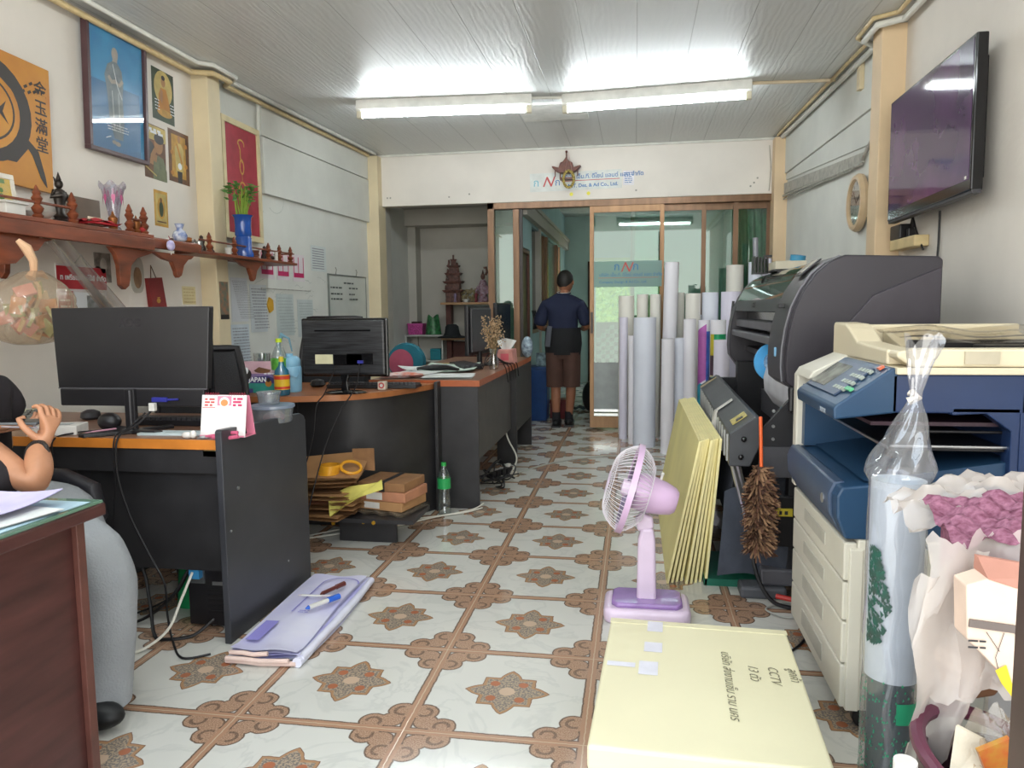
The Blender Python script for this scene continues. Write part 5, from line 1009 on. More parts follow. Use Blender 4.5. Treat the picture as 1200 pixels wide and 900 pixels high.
# ------------------------------------------------------------------ under the nearest desk: computer tower, bags, cables
pc = thing('computer_tower','black computer tower with exposed ports under the nearest desk','computer',(-1.53,2.62,0))
MB().box(-.10,.09,-.17,.20,.01,.36).build('case', BP, pc, smooth=0, bevel=.004); MB().box(-.085,-.03,-.176,-.17,.17,.34).build('port_plate', mm('steel_plate','#8c8f92',.35,metal=.8), pc, smooth=0)
b = MB(); [b.box(-.08,-.045,-.182,-.176,.19+.035*i,.21+.035*i) for i in range(4)]; b.build('ports', CABLE, pc, smooth=0); MB().box(-.075,-.035,-.20,-.176,.195,.235).build('blue_connector', mm('sky_blue_plug','#3f8fc4',.4), pc, smooth=0); MB().box(.0,.04,-.174,-.17,.165,.178).build('badge', METAL, pc, smooth=0)
b = MB(); [b.box(-.02,.06,-.173,-.17,.06+.02*i,.068+.02*i) for i in range(5)]; b.build('vent', CABLE, pc, smooth=0)
tag(MB().grid(lambda u,v: (.08*math.cos(2*PI*u)*(1-.55*v)*(1+.12*math.sin(6*PI*u)), .06*math.sin(2*PI*u)*(1-.5*v), .46*v),24,12,close_u=True).build('green_bag', mm('bright_green_bag','#1f9a5c',.5,var=.1), loc=(-1.74,2.66,0.0)),'bright green bag leaning beside the computer tower','bag')
tag(MB().obox((0,0,.19),(.035,.10,.38),(.0,-.05,0)).build('pink_binder', mm('salmon_binder','#cf8a78',.5), loc=(-1.665,2.60,.0), smooth=0, bevel=.003),'salmon pink binder standing between the green bag and the tower','binder')
cablething('floor_cable','white network cable from the tower curving over the tiles', [(-1.59,2.42,.22),(-1.60,2.36,.14),(-1.62,2.30,.05),(-1.68,2.22,.007),(-1.78,2.18,.007),(-1.86,2.24,.02),(-1.95,2.32,.006)],.005,WCAB)
cablething('floor_cable','thick black cable hanging behind the modesty panel onto the floor',[(-1.95,2.44,.30),(-1.80,2.42,.24),(-1.74,2.38,.12),(-1.70,2.34,.012),(-1.64,2.32,.008),(-1.56,2.36,.010),(-1.50,2.40,.06)],.006)
cablething('floor_cable','black cable snaking behind the seated person under the desk',[(-2.05,2.30,.006),(-1.95,2.35,.03),(-1.88,2.42,.006),(-1.80,2.44,.03),(-1.68,2.42,.12),(-1.62,2.44,.22)],.006)
cablething('floor_cable','black cable crossing the gap from the green bag to the tower',[(-1.90,2.50,.01),(-1.80,2.52,.05),(-1.70,2.50,.12),(-1.60,2.44,.26)],.004)
# ------------------------------------------------------------------ folded banner with pens on the floor
bn = thing('folded_banner','folded white vinyl banner with lilac print lying beside the nearest desk','banner',(-1.22,2.58,0),.02)
LIL = mm('lilac_vinyl_print','#a9a5dc',.5,var=.25,scale=5,col2='#dcdcec'); VW = mm('white_vinyl','#dcdcec',.4,var=.04)
for i,(x0,x1,y0,y1,zz) in enumerate(((-.125,.135,-.38,.37,.004),(-.12,.13,-.375,.375,.016),(-.125,.11,-.37,.36,.028))):
    def lay(u,v,x0=x0,x1=x1,y0=y0,y1=y1,zz=zz,i=i):
        yy = y0+(y1-y0)*v; return (x0+(x1-x0)*u + .01*math.sin(v*4+i), yy, zz+.010+.004*math.sin(u*8+v*5+i)+(.010*math.exp(-((v-.0)/.05)**2)))
    MB().sheet(lay,18,26,.010).build('fold_layer', [VW,LIL,VW][i] if i<2 else mm('lilac_white_vinyl','#e2e1f0',.35,var=.5,scale=3.2,col2='#c3c0e6'), bn)
for k_, (dy, zz_, rr_, x1_) in enumerate(((0,.010,.009,.12),(-.012,.024,.008,.10),(.004,.037,.008,.02))): MB().tube([(-.125+.006*k_,-.38+dy,zz_),(-.06,-.387+dy,zz_+.004),(.0 if x1_>.05 else -.03,-.384+dy,zz_-.002),(x1_,-.38+dy,zz_+.002)],rr_,10).build('folded_edge', mm('cream_pink_vinyl_edge','#dcc2b8',.5), bn)
MB().cyl((.125,-.385,.018),(.128,-.30,.018),.017,n=16).build('rolled_edge', VW, bn)
MB().tube([(.13,-.37,.024),(.138,-.1,.026),(.134,.2,.024),(.125,.36,.022)],.014,10).build('rolled_edge', VW, bn)
c = Canvas([mm('dark_lilac_ink','#8f89cf',.5,var=0), PW]); c.z=.046; c.arc(0,.03,.25,.075,.06,0,PI,.006); c.stroke(0,[(-.045,.25),(-.045,-.05)],.005); c.lines(0,-.02,.02,-.06,-.03,2,.006); c.rect(0,-.10,-.30,-.05,-.14); c.mb.build('print', c.m, bn, smooth=0)
def pen(name,label,loc,rz,mat,L=.13,r=.006,capm=None):
    p = thing(name,label,'pen',loc,rz); MB().cyl((-L/2,0,r),(L*.15,0,r),r,n=12).build('barrel', capm or WPL, p); MB().cyl((L*.12,0,r),(L/2,0,r),r*1.25,n=12).build('cap', mat, p); MB().cyl((-L/2,0,r),(-L/2-.015,0,r),r,.002,10).build('tip', mat, p); return p
pen('marker_pen','blue and white marker lying on the folded banner',(-1.165,2.60,.052),1.05,mm('blue_marker','#2a5fc4',.4),.14,.009)
pen('marker_pen','dark red capped marker lying on the folded banner',(-1.185,2.74,.052),1.2,mm('dark_red_marker','#5d2420',.35),.12,.008,mm('dark_red_marker','#5d2420',.35))
pen('ball_pen','thin white pen pointing left on the folded banner',(-1.22,2.665,.052),.05,mm('white_pen','#cfc3c6',.4),.13,.004)
# ------------------------------------------------------------------ dark cabinet at the near left with papers and glass
cb = thing('dark_wood_cabinet','dark red brown cabinet desk at the near left corner','cabinet',(-1.31,1.57,0))
MHG = mm('mahogany_veneer','#4a2a27',.38,var=.18,scale=3,stretch=(1,1,8)); MHD = mm('mahogany_edge','#5f3a32',.4,var=.1)
MB().box(-1.30,-.012,-1.0,-.012,.0,.675).build('body', MHG, cb, smooth=0)
MB().box(-1.32,.04,-1.04,.028,.675,.705).build('top', MHG, cb, smooth=0, bevel=.004); MB().box(-.012,.004,-.03,-.004,0,.675).build('corner_strip', MHD, cb, smooth=0, bevel=.002)
tag(MB().box(-1.28,.0,-1.0,0,0,.007).build('glass_plate', mm('green_float_glass','#8fb8a0',.05,trans=.6,ior=1.5,var=0), loc=(-1.275,1.595,.7055), smooth=0, bevel=.001),'greenish glass plate on top of the dark cabinet','glass plate')
papers('white printed sheet on the glass top of the dark cabinet',-1.46,1.34,.7140,.30,.34,-.20,PW,2,.001,curl=.01)
papers('lilac curled sheet behind the white sheet on the cabinet',-1.50,1.44,.7175,.32,.22,-.06,mm('lilac_paper','#c3bde0',.6),2,.001,curl=.06)
papers('pale blue sheet along the front of the cabinet glass',-1.40,1.38,.7128,.22,.38,-.02,mm('light_blue_paper','#a9c4d2',.6),1,.0006)
# ------------------------------------------------------------------ RIGHT SIDE
# paper rolls leaning together by the glass doors
RP = [mm('white_paper_roll','#e6e4ea',.55,var=.03,scale=2), mm('cool_white_paper_roll','#dde1ec',.5,var=.03,scale=2), mm('lilac_white_paper_roll','#dfdbea',.5,var=.03,scale=2), mm('warm_white_paper_roll','#e4e1d8',.6,var=.03,scale=2)]
CORE = mm('brown_paper_core','#8f7a63',.8); RIN = mm('roll_inside_grey','#a9a7a8',.8,var=.03)
rolls = [
('tall greyish roll at the back left end of the paper rolls',-.083,6.95,.070,1.275,3,0),
('thin lilac roll in front of the greyish one at the left end',-.103,6.70,.037,1.084,2,0),
('short slim white roll at the left end, before the taller ones',-.029,6.45,.029,.933,0,0),
('back roll just left of the wide flat sheet roll',.065,6.97,.052,1.288,3,0),
('back roll showing above the wide flat sheet roll',.175,6.84,.048,1.284,3,0),
('widest roll, wrapped flat and pale blue, at the left of the bundle',.078,6.35,.093,1.086,1,0),
('tallest left roll with a flared top leaning beside the wide one',.280,6.72,.062,1.557,0,.02),
('short white roll standing right of the widest roll',.255,6.05,.050,.919,0,0),
('narrow pale blue roll right beside the short white roll',.352,6.15,.037,.922,1,0),
('narrow greyish roll behind, right of the tallest left roll',.402,6.92,.034,1.297,3,0),
('warm white back roll in the middle of the bundle',.488,6.62,.064,1.283,3,0),
('cool white back roll right of the warm white one',.633,6.65,.070,1.290,1,0),
('broad lilac white back roll behind the plotter edge',.800,6.60,.082,1.293,2,0),
('medium white roll left of the colour printed rolls',.430,6.15,.050,1.072,0,0),
('short lilac roll between the printed roll and the plotter',.655,5.92,.060,.915,2,0),
('tall greenish grey roll behind the plotter hood',.872,6.95,.075,1.534,3,0),
('tall white roll next to the curtain behind the plotter',1.018,6.78,.055,1.548,1,0),
('tallest right roll touching the far right column',1.125,6.84,.039,1.581,2,0),
('narrow white roll behind the two printed rolls',.565,6.72,.030,1.10,1,0),
('mid-height roll hidden behind the plotter end',.880,6.30,.057,1.16,0,0)]
for i, (l, x, y, r, h, m_, le) in enumerate(rolls):
    b = MB(); n = 28
    b.cur = 0; b.lathe_open([(r,0),(r,h)],n=n); b.lathe_open([(r,0),(r*.45,0)],n=n); b.cur = 1; b.lathe_open([(r,h),(r*.93,h+.001),(r*.93,h-.05),(r*.5,h-.06),(r*.46,h-.01),(r*.42,h-.01),(r*.42,h-.2)],n=n)
    a0 = rnd.uniform(3.6,5.2); b.cur = 0
    b.grid(lambda u,v: ((r+.0012+.002*u)*math.cos(a0+.5*u),(r+.0012+.002*u)*math.sin(a0+.5*u),h*v),6,1)      # loose outer edge of the sheet
    tag(b.build('paper_roll',[RP[m_],RIN],loc=(x,y,0),rot=(0,le,0)), l, 'paper roll', 'paper rolls standing by the glass doors')
def proll(label,x,y,r,h,draw):
    t = thing('printed_roll',label,'paper roll',(x,y,0),0,'paper rolls standing by the glass doors')
    MB().lathe_open([(r,0),(r,h),(r*.9,h),(r*.9,h-.05)],n=28).build('roll', RP[0], t)
    for nm, m_, z0, z1, a0, a1 in draw:
        MB().grid(lambda u,v: ((r+.001)*math.cos(a0+(a1-a0)*u),(r+.001)*math.sin(a0+(a1-a0)*u),z0+(z1-z0)*v+nm[1]*u),12,2).build(nm[0], m_, t)
A0, A1 = PI*1.0, PI*2.0
proll('printed roll with magenta and cyan stripes, white top',.553,6.28,.046,1.061,[(('magenta_print',.06),mm('magenta_print','#b765b0',.4),.52,.97,A0,A0+1.9),(('cyan_print',-.05),mm('cyan_print','#2fa3b8',.4,var=.2),.10,.56,A0,A1),(('blue_print',0),mm('blue_print','#4a6fc4',.4,var=.2),.56,.97,A0+1.9,A1)])
proll('printed roll with green, yellow and red print, white top',.655,6.18,.060,1.062,[(('green_print',0),mm('emerald_print','#12925c',.4),.80,.95,A0+.9,A1),(('yellow_print',0),mm('lime_yellow_print','#c3b73a',.4),.78,.95,A0,A0+.9),(('dark_print',0),mm('dark_plum_print','#4a3440',.4,var=.3),.62,.795,A0,A1),(('cream_print',0),mm('cream_print','#cfc29a',.4,var=.3),.56,.62,A0,A1),(('red_print',0),mm('red_block_print','#a32430',.4),.44,.56,A0,A1),(('pink_print',0),mm('pale_pink_print','#cfa39a',.4,var=.3),.2,.44,A0,A1)])
tag(MB().lathe_open([(.018,0),(.024,1.77)],n=20).build('plastic_tube', glassy('frosted_tube','#e2e4ea',.15,.1,.5,'#cfcfdc'), loc=(1.09,6.93,0), rot=(.0,-.03,0)),'thin translucent tube poking up above the tall rolls by the curtain','tube')
# yellow foam boards
FM = [mm('yellow_foam_board','#e2d896',.6,var=.05,scale=3), mm('pale_yellow_board_edge','#eee2a6',.7,var=.03,scale=20)]
fl_ = ['outermost yellow foam board facing the aisle','second yellow foam board from the aisle','third yellow foam board from the aisle','fourth yellow foam board from the aisle','middle yellow foam board of the leaning stack','sixth yellow foam board from the aisle','third yellow foam board from the take-up unit','second yellow foam board from the take-up unit','innermost yellow foam board against the take-up unit']
for i in range(9):
    xb = .135 + .0195*i; xt = .262 + .0115*i - (.010 if i==8 else 0); L = .625; zt = math.sqrt(max(L*L-(xt-xb)**2,.01)); t_ = .011; y0 = 3.13 + .012*((i*5)%4); yy1 = y0+1.46
    dx = xt-xb; nx = -zt/L*t_; nz = dx/L*t_
    b = MB()
    P = [(xb,0),(xb+t_,0),(xt+t_,zt),(xt,zt)]
    b.cur = 1; b.prism(P,'y',y0,yy1)
    b.mi = [1,1]+[1,1,1,0]
    tag(b.build('foam_board', FM, smooth=0, bevel=.001), fl_[i], 'foam board', 'yellow foam boards leaning on the plotter take-up')
# ---------------------------------------------------------------- large-format plotter
PLT = mm('plotter_charcoal','#37353b',.4,var=.06,scale=4); PLD = mm('plotter_dark_end_cap','#2f2c33',.42,var=.05,scale=3); PLG = mm('plotter_grey','#5a595e',.4,var=.05); STL = mm('plotter_stand_black','#222226',.45,var=.05)
pt = thing('large_format_plotter','big charcoal large-format printer on a black stand with clear hood','plotter',(.85,3.9,0))
pt0 = Vector((.85,3.9,0))
def L_(b): b.T = Matrix.Translation(-pt0); return b
cap = [(1.09,.84),(1.09,1.325),(1.075,1.338),(.755,1.350),(.70,1.325),(.655,1.285),(.615,1.225),(.585,1.16),(.565,1.08),(.555,1.00),(.553,.93),(.558,.875),(.60,.84)]
L_(MB()).prism([(x+.008,z) for x,z in cap],'y',2.95,3.0).build('end_cover', PLD, pt, bevel=.006, smooth=30)
L_(MB()).prism(cap,'y',2.995,3.30).build('control_side', PLT, pt, bevel=.004, smooth=30)
L_(MB()).prism([(1.092,.86),(1.092,1.30),(.86,1.20),(.78,1.10),(.745,.98),(.74,.86)],'y',2.94,2.952).build('side_bulge', mm('plotter_side_panel','#3a363e',.35), pt, bevel=.004, smooth=30)
L_(MB()).tube([(x-.001,2.996,z) for x,z in cap[3:12]],.0035,6).build('trim_line', mm('silver_line','#9a9aa0',.3,metal=.5), pt)
L_(MB()).prism([(x+.01,z) for x,z in cap[:-1]]+[(.62,.80)],'y',4.68,4.82).build('far_end_cap', PLT, pt, bevel=.006, smooth=30)
L_(MB()).prism([(.77,1.349),(.745,1.343),(.93,1.341),(1.09,1.335),(1.09,.88),(.86,.88),(.86,1.15),(.80,1.22)],'y',3.30,4.68).build('rear_body', PLT, pt, smooth=0)
L_(MB()).prism([(.765,1.352),(.745,1.345),(.735,1.325),(1.0,1.335)],'y',3.30,4.68).build('top_edge', PLT, pt, smooth=0)
hood = [(.745,1.345),(.70,1.322),(.66,1.287),(.628,1.245),(.606,1.195)]
b = L_(MB()); n = len(hood); b.grid(lambda u,v: (hood[min(int(v*(n-1)),n-1)][0], 3.30+1.38*u, hood[min(int(v*(n-1)),n-1)][1]), 8, n-1); b.build('hood_window', glassy('smoked_hood','#a9b8ae',.16,.03,.05,'#8fa398'), pt)
L_(MB()).prism([(.606,1.198),(.598,1.165),(.592,1.14),(.62,1.14),(.63,1.19)],'y',3.30,4.68).build('hood_lip', PLT, pt, smooth=0, bevel=.002)
L_(MB()).obox((.600,4.0,1.172),(.02,.06,.025),(0,0,0)).build('hood_latch', BP, pt, smooth=0, bevel=.004)
L_(MB()).box(.66,.86,3.30,4.68,1.09,1.135).build('carriage_beam', BPG, pt, smooth=0); L_(MB()).box(.60,.70,3.30,4.68,1.05,1.09).build('front_bar', PLG, pt, smooth=0, bevel=.004)
L_(MB()).box(.575,.68,3.30,4.68,.995,1.03).build('front_tray', PLG, pt, smooth=0, bevel=.006); L_(MB()).box(.66,.86,3.30,4.68,.90,.93).build('platen', PLT, pt, smooth=0)
L_(MB()).box(.78,.86,3.30,4.68,.86,1.10).build('inner_back', BP, pt, smooth=0)
L_(MB()).prism([(.80,1.33),(.95,1.33),(.95,1.22),(.80,1.25)],'y',3.34,4.6).build('inner_rail', mm('inner_rail_grey','#808884',.35,metal=.3), pt, smooth=0)
L_(MB()).obox((.672,3.14,1.314),(.10,.11,.006),(0,-.70,0)).build('display_bezel', BP, pt, smooth=0, bevel=.002); L_(MB()).obox((.669,3.14,1.3185),(.075,.08,.004),(0,-.70,0)).build('display', mm('grey_lcd','#a3a29a',.2), pt, smooth=0)
L_(MB()).obox((.566,3.10,1.165),(.025,.05,.018),(0,0,0)).build('front_catch', BP, pt, smooth=0, bevel=.003); L_(MB()).box(.549,.556,3.11,3.13,.965,1.0).build('led', mm('blue_led','#7fb4d8',.3), pt, smooth=0)
L_(MB()).tube([(.60,4.83,1.20),(.59,4.83,1.10),(.60,4.83,.95),(.62,4.83,.86)],.008,6).build('side_hose', BP, pt)
# media roll with blue flange, and the white sheet looping below
L_(MB()).cyl((.640,3.62,.905),(.640,3.64,.905),.092,n=32).build('roll_flange', mm('sky_blue_flange','#4a9fd8',.35), pt, bevel=.003)
L_(MB()).cyl((.640,3.60,.905),(.640,3.62,.905),.05,n=20).build('flange_hub', mm('blue_white_hub','#a9c9e2',.35,var=.5,scale=60,col2='#1d4c86'), pt)
sheet_p = [(.60,.90),(.585,.84),(.59,.78),(.63,.72),(.70,.69),(.78,.70)]
L_(MB()).grid(lambda u,v: ((lambda q: (sheet_p[q[0]][0]*(1-q[1])+sheet_p[q[0]+1][0]*q[1], 3.02+.56*u, sheet_p[q[0]][1]*(1-q[1])+sheet_p[q[0]+1][1]*q[1]))((min(int(v*5),4), v*5-min(int(v*5),4)))),8,20).build('media_sheet', mm('white_media','#cfd0d6',.4), pt)
L_(MB()).cyl((.665,3.0,.875),(.665,3.62,.875),.062,n=28).build('media_roll', mm('white_media','#cfd0d6',.4), pt)
L_(MB()).box(.575,.61,2.935,2.96,.76,.86).build('side_handle', BP, pt, smooth=0, bevel=.01)
# stand
L_(MB()).box(.60,.98,3.03,3.10,.10,.84).build('leg', STL, pt, smooth=0, bevel=.004); L_(MB()).box(.60,.98,4.60,4.67,.10,.84).build('leg', STL, pt, smooth=0, bevel=.004)
L_(MB()).box(.50,1.10,3.02,3.11,.05,.12).build('foot', PLG, pt, smooth=0, bevel=.01); L_(MB()).box(.50,1.10,4.59,4.68,.05,.12).build('foot', PLG, pt, smooth=0, bevel=.01)
for x in (.54,1.06):
    for y in (3.065,4.635): L_(MB()).cyl((x-.015,y,.028),(x+.015,y,.028),.028).build('caster', BP, pt)
L_(MB()).prism([(.47,.66),(.62,.84),(.72,.84),(.72,.60),(.47,.60)],'y',3.00,3.03).build('bracket', STL, pt, smooth=0); L_(MB()).box(.45,.75,4.70,4.74,.60,.735).build('bracket', STL, pt, smooth=0)
L_(MB()).box(.74,.82,3.10,4.60,.55,.68).build('crossbar', PLG, pt, smooth=0, bevel=.003); L_(MB()).box(.48,.62,2.99,3.01,.50,.62).build('crossbar', mm('plotter_grey_plate','#4a4a4f',.4), pt, smooth=0)
b = L_(MB()); [b.cyl((.53,2.999,z),(.53,2.99,z),.006) for z in (.70,.76,.65)]; b.build('bolts', METAL, pt)
# catch basket cloth
FAB = mm('slate_fabric','#454a55',.85,var=.12,scale=5,bump=.2)
def bas(u,v): 
    y = 3.10+1.45*u; k=[(.40,.50),(.38,.36),(.42,.22),(.52,.12),(.68,.10),(.82,.20)]; q=v*5; j=min(int(q),4); f=q-j
    return (k[j][0]*(1-f)+k[j+1][0]*f+.01*math.sin(u*14+v*4), y, k[j][1]*(1-f)+k[j+1][1]*f+.012*math.sin(u*9+v*7))
L_(MB()).grid(bas,24,16).build('catch_cloth', FAB, pt)
L_(MB()).grid(lambda u,v: (.335+.26*u+.02*v, 3.06-.02*math.sin(u*7+v*3)-.03*v, .07+.36*v+.02*math.sin(u*5)),16,14).build('cloth_end', FAB, pt)
L_(MB()).box(.56,.66,3.00,3.025,.22,.42).build('power_unit', BP, pt, smooth=0, bevel=.004); L_(MB()).box(.545,.61,2.992,3.0,.345,.375).build('warning_label', mm('yellow_warning','#d3bf3a',.5), pt, smooth=0)
b = MB(); b.T = Matrix.Translation(-pt0); b.box(.56,.57,2.990,2.992,.352,.366).box(.58,.592,2.990,2.992,.352,.366); b.build('label_marks', DKINK, pt, smooth=0)
# take-up unit
tu = thing('take_up_unit','long dark grey media take-up box with a yellow label in front of the plotter','printer unit',(.42,3.9,0)); tu0 = Vector((.42,3.9,0))
def T_(b): b.T = Matrix.Translation(-tu0); return b
def prof(y, s): return [(.361+s,y,.548),(.44+s,y,.548),(.479+s,y,.64),(.477+s,y,.738),(.455+s,y,.742),(.361+s,y,.675)]
b = T_(MB()); A = prof(2.95,0)+prof(4.82,.045); b._add(A,[tuple(range(6)),tuple(range(11,5,-1))]+[(i,i+6,(i+1)%6+6,(i+1)%6) for i in range(6)]); b.build('housing', mm('take_up_grey','#3b3d41',.4,var=.06), tu, smooth=0, bevel=.004)
for i in range(16): 
    y = 3.0+.112*i; s=.045*(y-2.95)/1.87; T_(MB()).hexa([(.355+s,y,.56),(.362+s,y,.56),(.362+s,y+.012,.56),(.355+s,y+.012,.56),(.355+s,y,.665),(.362+s,y,.665),(.362+s,y+.012,.665),(.355+s,y+.012,.665)]).build('guide_rib', mm('pale_guide_rib','#a9aaa6',.4), tu, smooth=0)
b = T_(MB()); b.prism([(.37,.660),(.43,.700),(.43,.7025),(.37,.6625)],'y',0,0.001) if False else None
b.hexa([(.385,3.05,.694),(.44,3.05,.732),(.443,3.17,.732),(.388,3.17,.694),(.385,3.05,.6965),(.44,3.05,.7345),(.443,3.17,.7345),(.388,3.17,.6965)]); b.build('yellow_label', mm('yellow_olive_label','#c3b564',.5,var=.2,scale=60), tu, smooth=0)
T_(MB()).hexa([(.40,3.06,.707),(.425,3.06,.724),(.427,3.10,.724),(.402,3.10,.707),(.40,3.06,.7095),(.425,3.06,.7265),(.427,3.10,.7265),(.402,3.10,.7095)]).build('label_symbol', DKINK, tu, smooth=0)
T_(MB()).hexa([(.378,3.55,.685),(.445,3.55,.733),(.447,3.60,.733),(.38,3.60,.685),(.378,3.55,.689),(.445,3.55,.737),(.447,3.60,.737),(.38,3.60,.689)]).hexa([(.352,3.56,.60),(.375,3.56,.60),(.375,3.60,.60),(.352,3.60,.60),(.370,3.55,.682),(.38,3.55,.687),(.38,3.60,.687),(.370,3.60,.682)]).build('white_tape', WPL, tu, smooth=0)
T_(MB()).hexa([(.39,4.6,.66+.02),(.48,4.6,.742),(.48,4.63,.742),(.39,4.63,.68),(.39,4.6,.685),(.48,4.6,.746),(.48,4.63,.746),(.39,4.63,.685)]).build('tan_tape', mm('tan_tape','#a5936e',.5), tu, smooth=0)
for q_ in ((.415,2.947,.655),(.405,2.947,.585)): T_(MB()).sph(q_,(.011,.008,.011),14,8).build('knob', BPG, tu)
for q_ in ([(.38,3.0,.55),(.42,3.02,.40),(.47,3.05,.22)],[(.40,3.0,.55),(.45,3.05,.35)],[(.43,4.7,.55),(.55,4.68,.10)]): T_(MB()).tube(q_,.011,8).build('support_rod', METAL, tu)
T_(MB()).box(.42,.60,4.6,4.7,.0,.05).build('foot', mm('grey_foot','#55575c',.5), tu, smooth=0, bevel=.012); T_(MB()).box(.42,.60,3.0,3.10,.0,.05).build('foot', mm('grey_foot','#55575c',.5), tu, smooth=0, bevel=.012)
tag(MB().box(.29,.52,3.13,3.5,0.0,.03).build('green_board', mm('deep_green_board','#1f6a55',.5), smooth=0),'deep green board edge on the floor under the catch cloth','board')
for i,(l,P,m_,r) in enumerate((('black cable curving from the duster down to the floor',[(.46,2.98,.28),(.46,2.96,.18),(.49,2.94,.08),(.54,2.92,.02),(.62,2.90,.01)],CABLE,.008),('pale grey cable loop on the floor beside the copier',[(.60,2.96,.01),(.53,2.92,.01),(.50,2.88,.008),(.55,2.82,.008),(.64,2.82,.008)],mm('grey_cable','#a5a59e',.5,var=0),.004))):
    cablething('floor_cable',l,P,r,m_)
tag(MB().tube([(.545,2.93,.045),(.60,2.90,.045),(.64,2.88,.05)],.010,8).build('red_plug', mm('red_plastic','#b8322c',.4)),'red connector lying on the cables by the copier','connector')
# things on the plotter
t = thing('desk_tray','cream plastic tray box standing on the plotter top','tray',(.80,4.35,1.3515)); MB().box(-.06,.10,-.12,.10,0,.055).build('tray', mm('cream_plastic','#cfc9b4',.45), t, smooth=0, bevel=.004); MB().box(-.061,.101,-.121,.101,.0,.012).build('dark_base', BP, t, smooth=0)
tag(MB().lathe_open([(.04,0),(.04,.03),(.028,.03),(.028,0),(.04,0)],n=26).build('tape_roll', mm('cyan_blue_tape','#3f8fb4',.4), loc=(.87,4.32,1.41), rot=(.15,.1,0)),'blue tape roll lying on the cream tray','tape')
t = thing('pen_holder','black slotted pen holder at the far end of the plotter top','pen holder',(.70,4.55,1.3515)); b = MB(); b.box(-.03,.05,-.05,.05,0,.006)
for i in range(5): b.box(-.03+.018*i,-.022+.018*i,-.05,.05,.006,.10-.003*i)
b.build('rack', BP, t, smooth=0); MB().box(.03,.075,-.01,.01,.095,.108).build('hook', BP, t, smooth=0)
# feather duster hanging at the take-up end
du = thing('feather_duster','brown feather duster with an orange handle hanging at the take-up end','duster',(.466,2.85,.25))
MB().cyl((0,0,.30),(-.004,.02,.505),.0065,n=12).build('handle', mm('orange_plastic','#e0612c',.35), du, bevel=.002)
b = MB()
for i in range(1500):
    z = rnd.uniform(.01,.32); a = rnd.uniform(0,2*PI); r = .018; R = rnd.uniform(.045,.074)*(1-.35*max(0,z-.24)/.08); p = Vector((r*math.cos(a),r*math.sin(a),z)); q = Vector((R*math.cos(a+.5),R*math.sin(a+.5),z+rnd.uniform(-.045,.01))); s = Vector((-math.sin(a),math.cos(a),rnd.uniform(-1,1))).normalized()*.006
    b.cur = rnd.choice((0,1,2,1)); b.face([p-s,p+s,q+s*.6,q-s*.6])
o = b.build('feathers',[mm('brown_feather','#6b4a38',.85),mm('tan_feather','#8d6c50',.85),mm('dark_feather','#4a3228',.85)], du, smooth=0); o['kind'] = 'stuff'
MB().cyl((0,0,.0),(0,0,.32),.02,n=12).build('core', MATS['dark_feather'], du)
# ---------------------------------------------------------------- pink pedestal fan
PK = mm('lilac_pink_plastic','#d3b3d4',.3,var=.03,coat=.4); PK2 = mm('pale_pink_plastic','#dfcbe0',.3,var=.03,coat=.3); PKD = mm('violet_plastic','#9a78b5',.25,coat=.6); WIRE = mm('pale_cage_wire','#e6e0e6',.35)
fan = thing('table_fan','lilac pink table fan standing on the floor, cage facing the desks','fan',(.048,2.785,0))
MB().prism([(-.16,-.085),(-.135,-.11),(.135,-.11),(.16,-.085),(.16,.085),(.135,.11),(-.135,.11),(-.16,.085)],'z',0,.058).build('base', PK2, fan, bevel=.022, seg=3, smooth=60)
MB().prism([(-.13,-.06),(-.11,-.085),(.11,-.085),(.13,-.06),(.13,.06),(.11,.085),(-.11,.085),(-.13,.06)],'z',.056,.076).build('base_cover', PKD, fan, bevel=.008, seg=3, smooth=60)
MB().prism([(-.038,.06),(-.034,.30),(-.022,.345),(.022,.345),(.03,.30),(.036,.06)],'y',-.028,.028).build('post', PK2, fan, bevel=.012, seg=3, smooth=60)
MB().prism([(-.035,.33),(-.045,.38),(-.02,.40),(.02,.385),(.025,.345)],'y',-.022,.022).build('neck', PK2, fan, bevel=.008, smooth=60)
H = Matrix.Translation((-.065,0,.490)) @ Matrix.Rotation(math.radians(16),4,'Y')      # local +x = away from the blowing side, tilted down
b = MB(); b.T = H @ Matrix.Rotation(PI/2,4,'Y'); b.lathe([(.0,.02),(.066,.022),(.072,.035),(.070,.08),(.062,.13),(.052,.165),(.040,.178),(0,.182)],n=28); b.build('motor_housing', PK, fan)
b = MB(); b.T = H; b.cyl((.10,0,.06),(.10,0,.085),.005,n=10).sph((.10,0,.088),.007,8,6); b.build('swing_knob', WPL, fan)
b = MB(); b.T = H
R0 = .168
for k in range(60):
    a = 2*PI*k/60; ca, sa = math.cos(a), math.sin(a)
    for side in (-1, 1):
        dep = .085 if side < 0 else .075; P = []
        for t_ in [0,.15,.3,.45,.6,.75,.88,1]:
            r = .04 + (R0-.04)*t_; x = side*dep*(1-t_**3.2)**.9 if t_ < 1 else 0; P.append((x, r*sa, r*ca))
        b.tube(P,.0011,4,cap=False)
for side in (-1,1): b.tube([(side*.07, .105*math.sin(2*PI*i/40), .105*math.cos(2*PI*i/40)) for i in range(40)],.0016,5,closed=True)
o = b.build('cage', WIRE, fan); o['kind'] = 'stuff'
b = MB(); b.T = H @ Matrix.Rotation(PI/2,4,'Y'); b.lathe_open([(R0-.004,-.011),(R0+.004,-.011),(R0+.004,.011),(R0-.004,.011),(R0-.004,-.011)],n=56); b.build('cage_ring', PK, fan)
b = MB(); b.T = H @ Matrix.Rotation(PI/2,4,'Y'); b.cyl((0,0,-.088),(0,0,-.08),.042,n=28); b.build('cage_badge', PK2, fan)
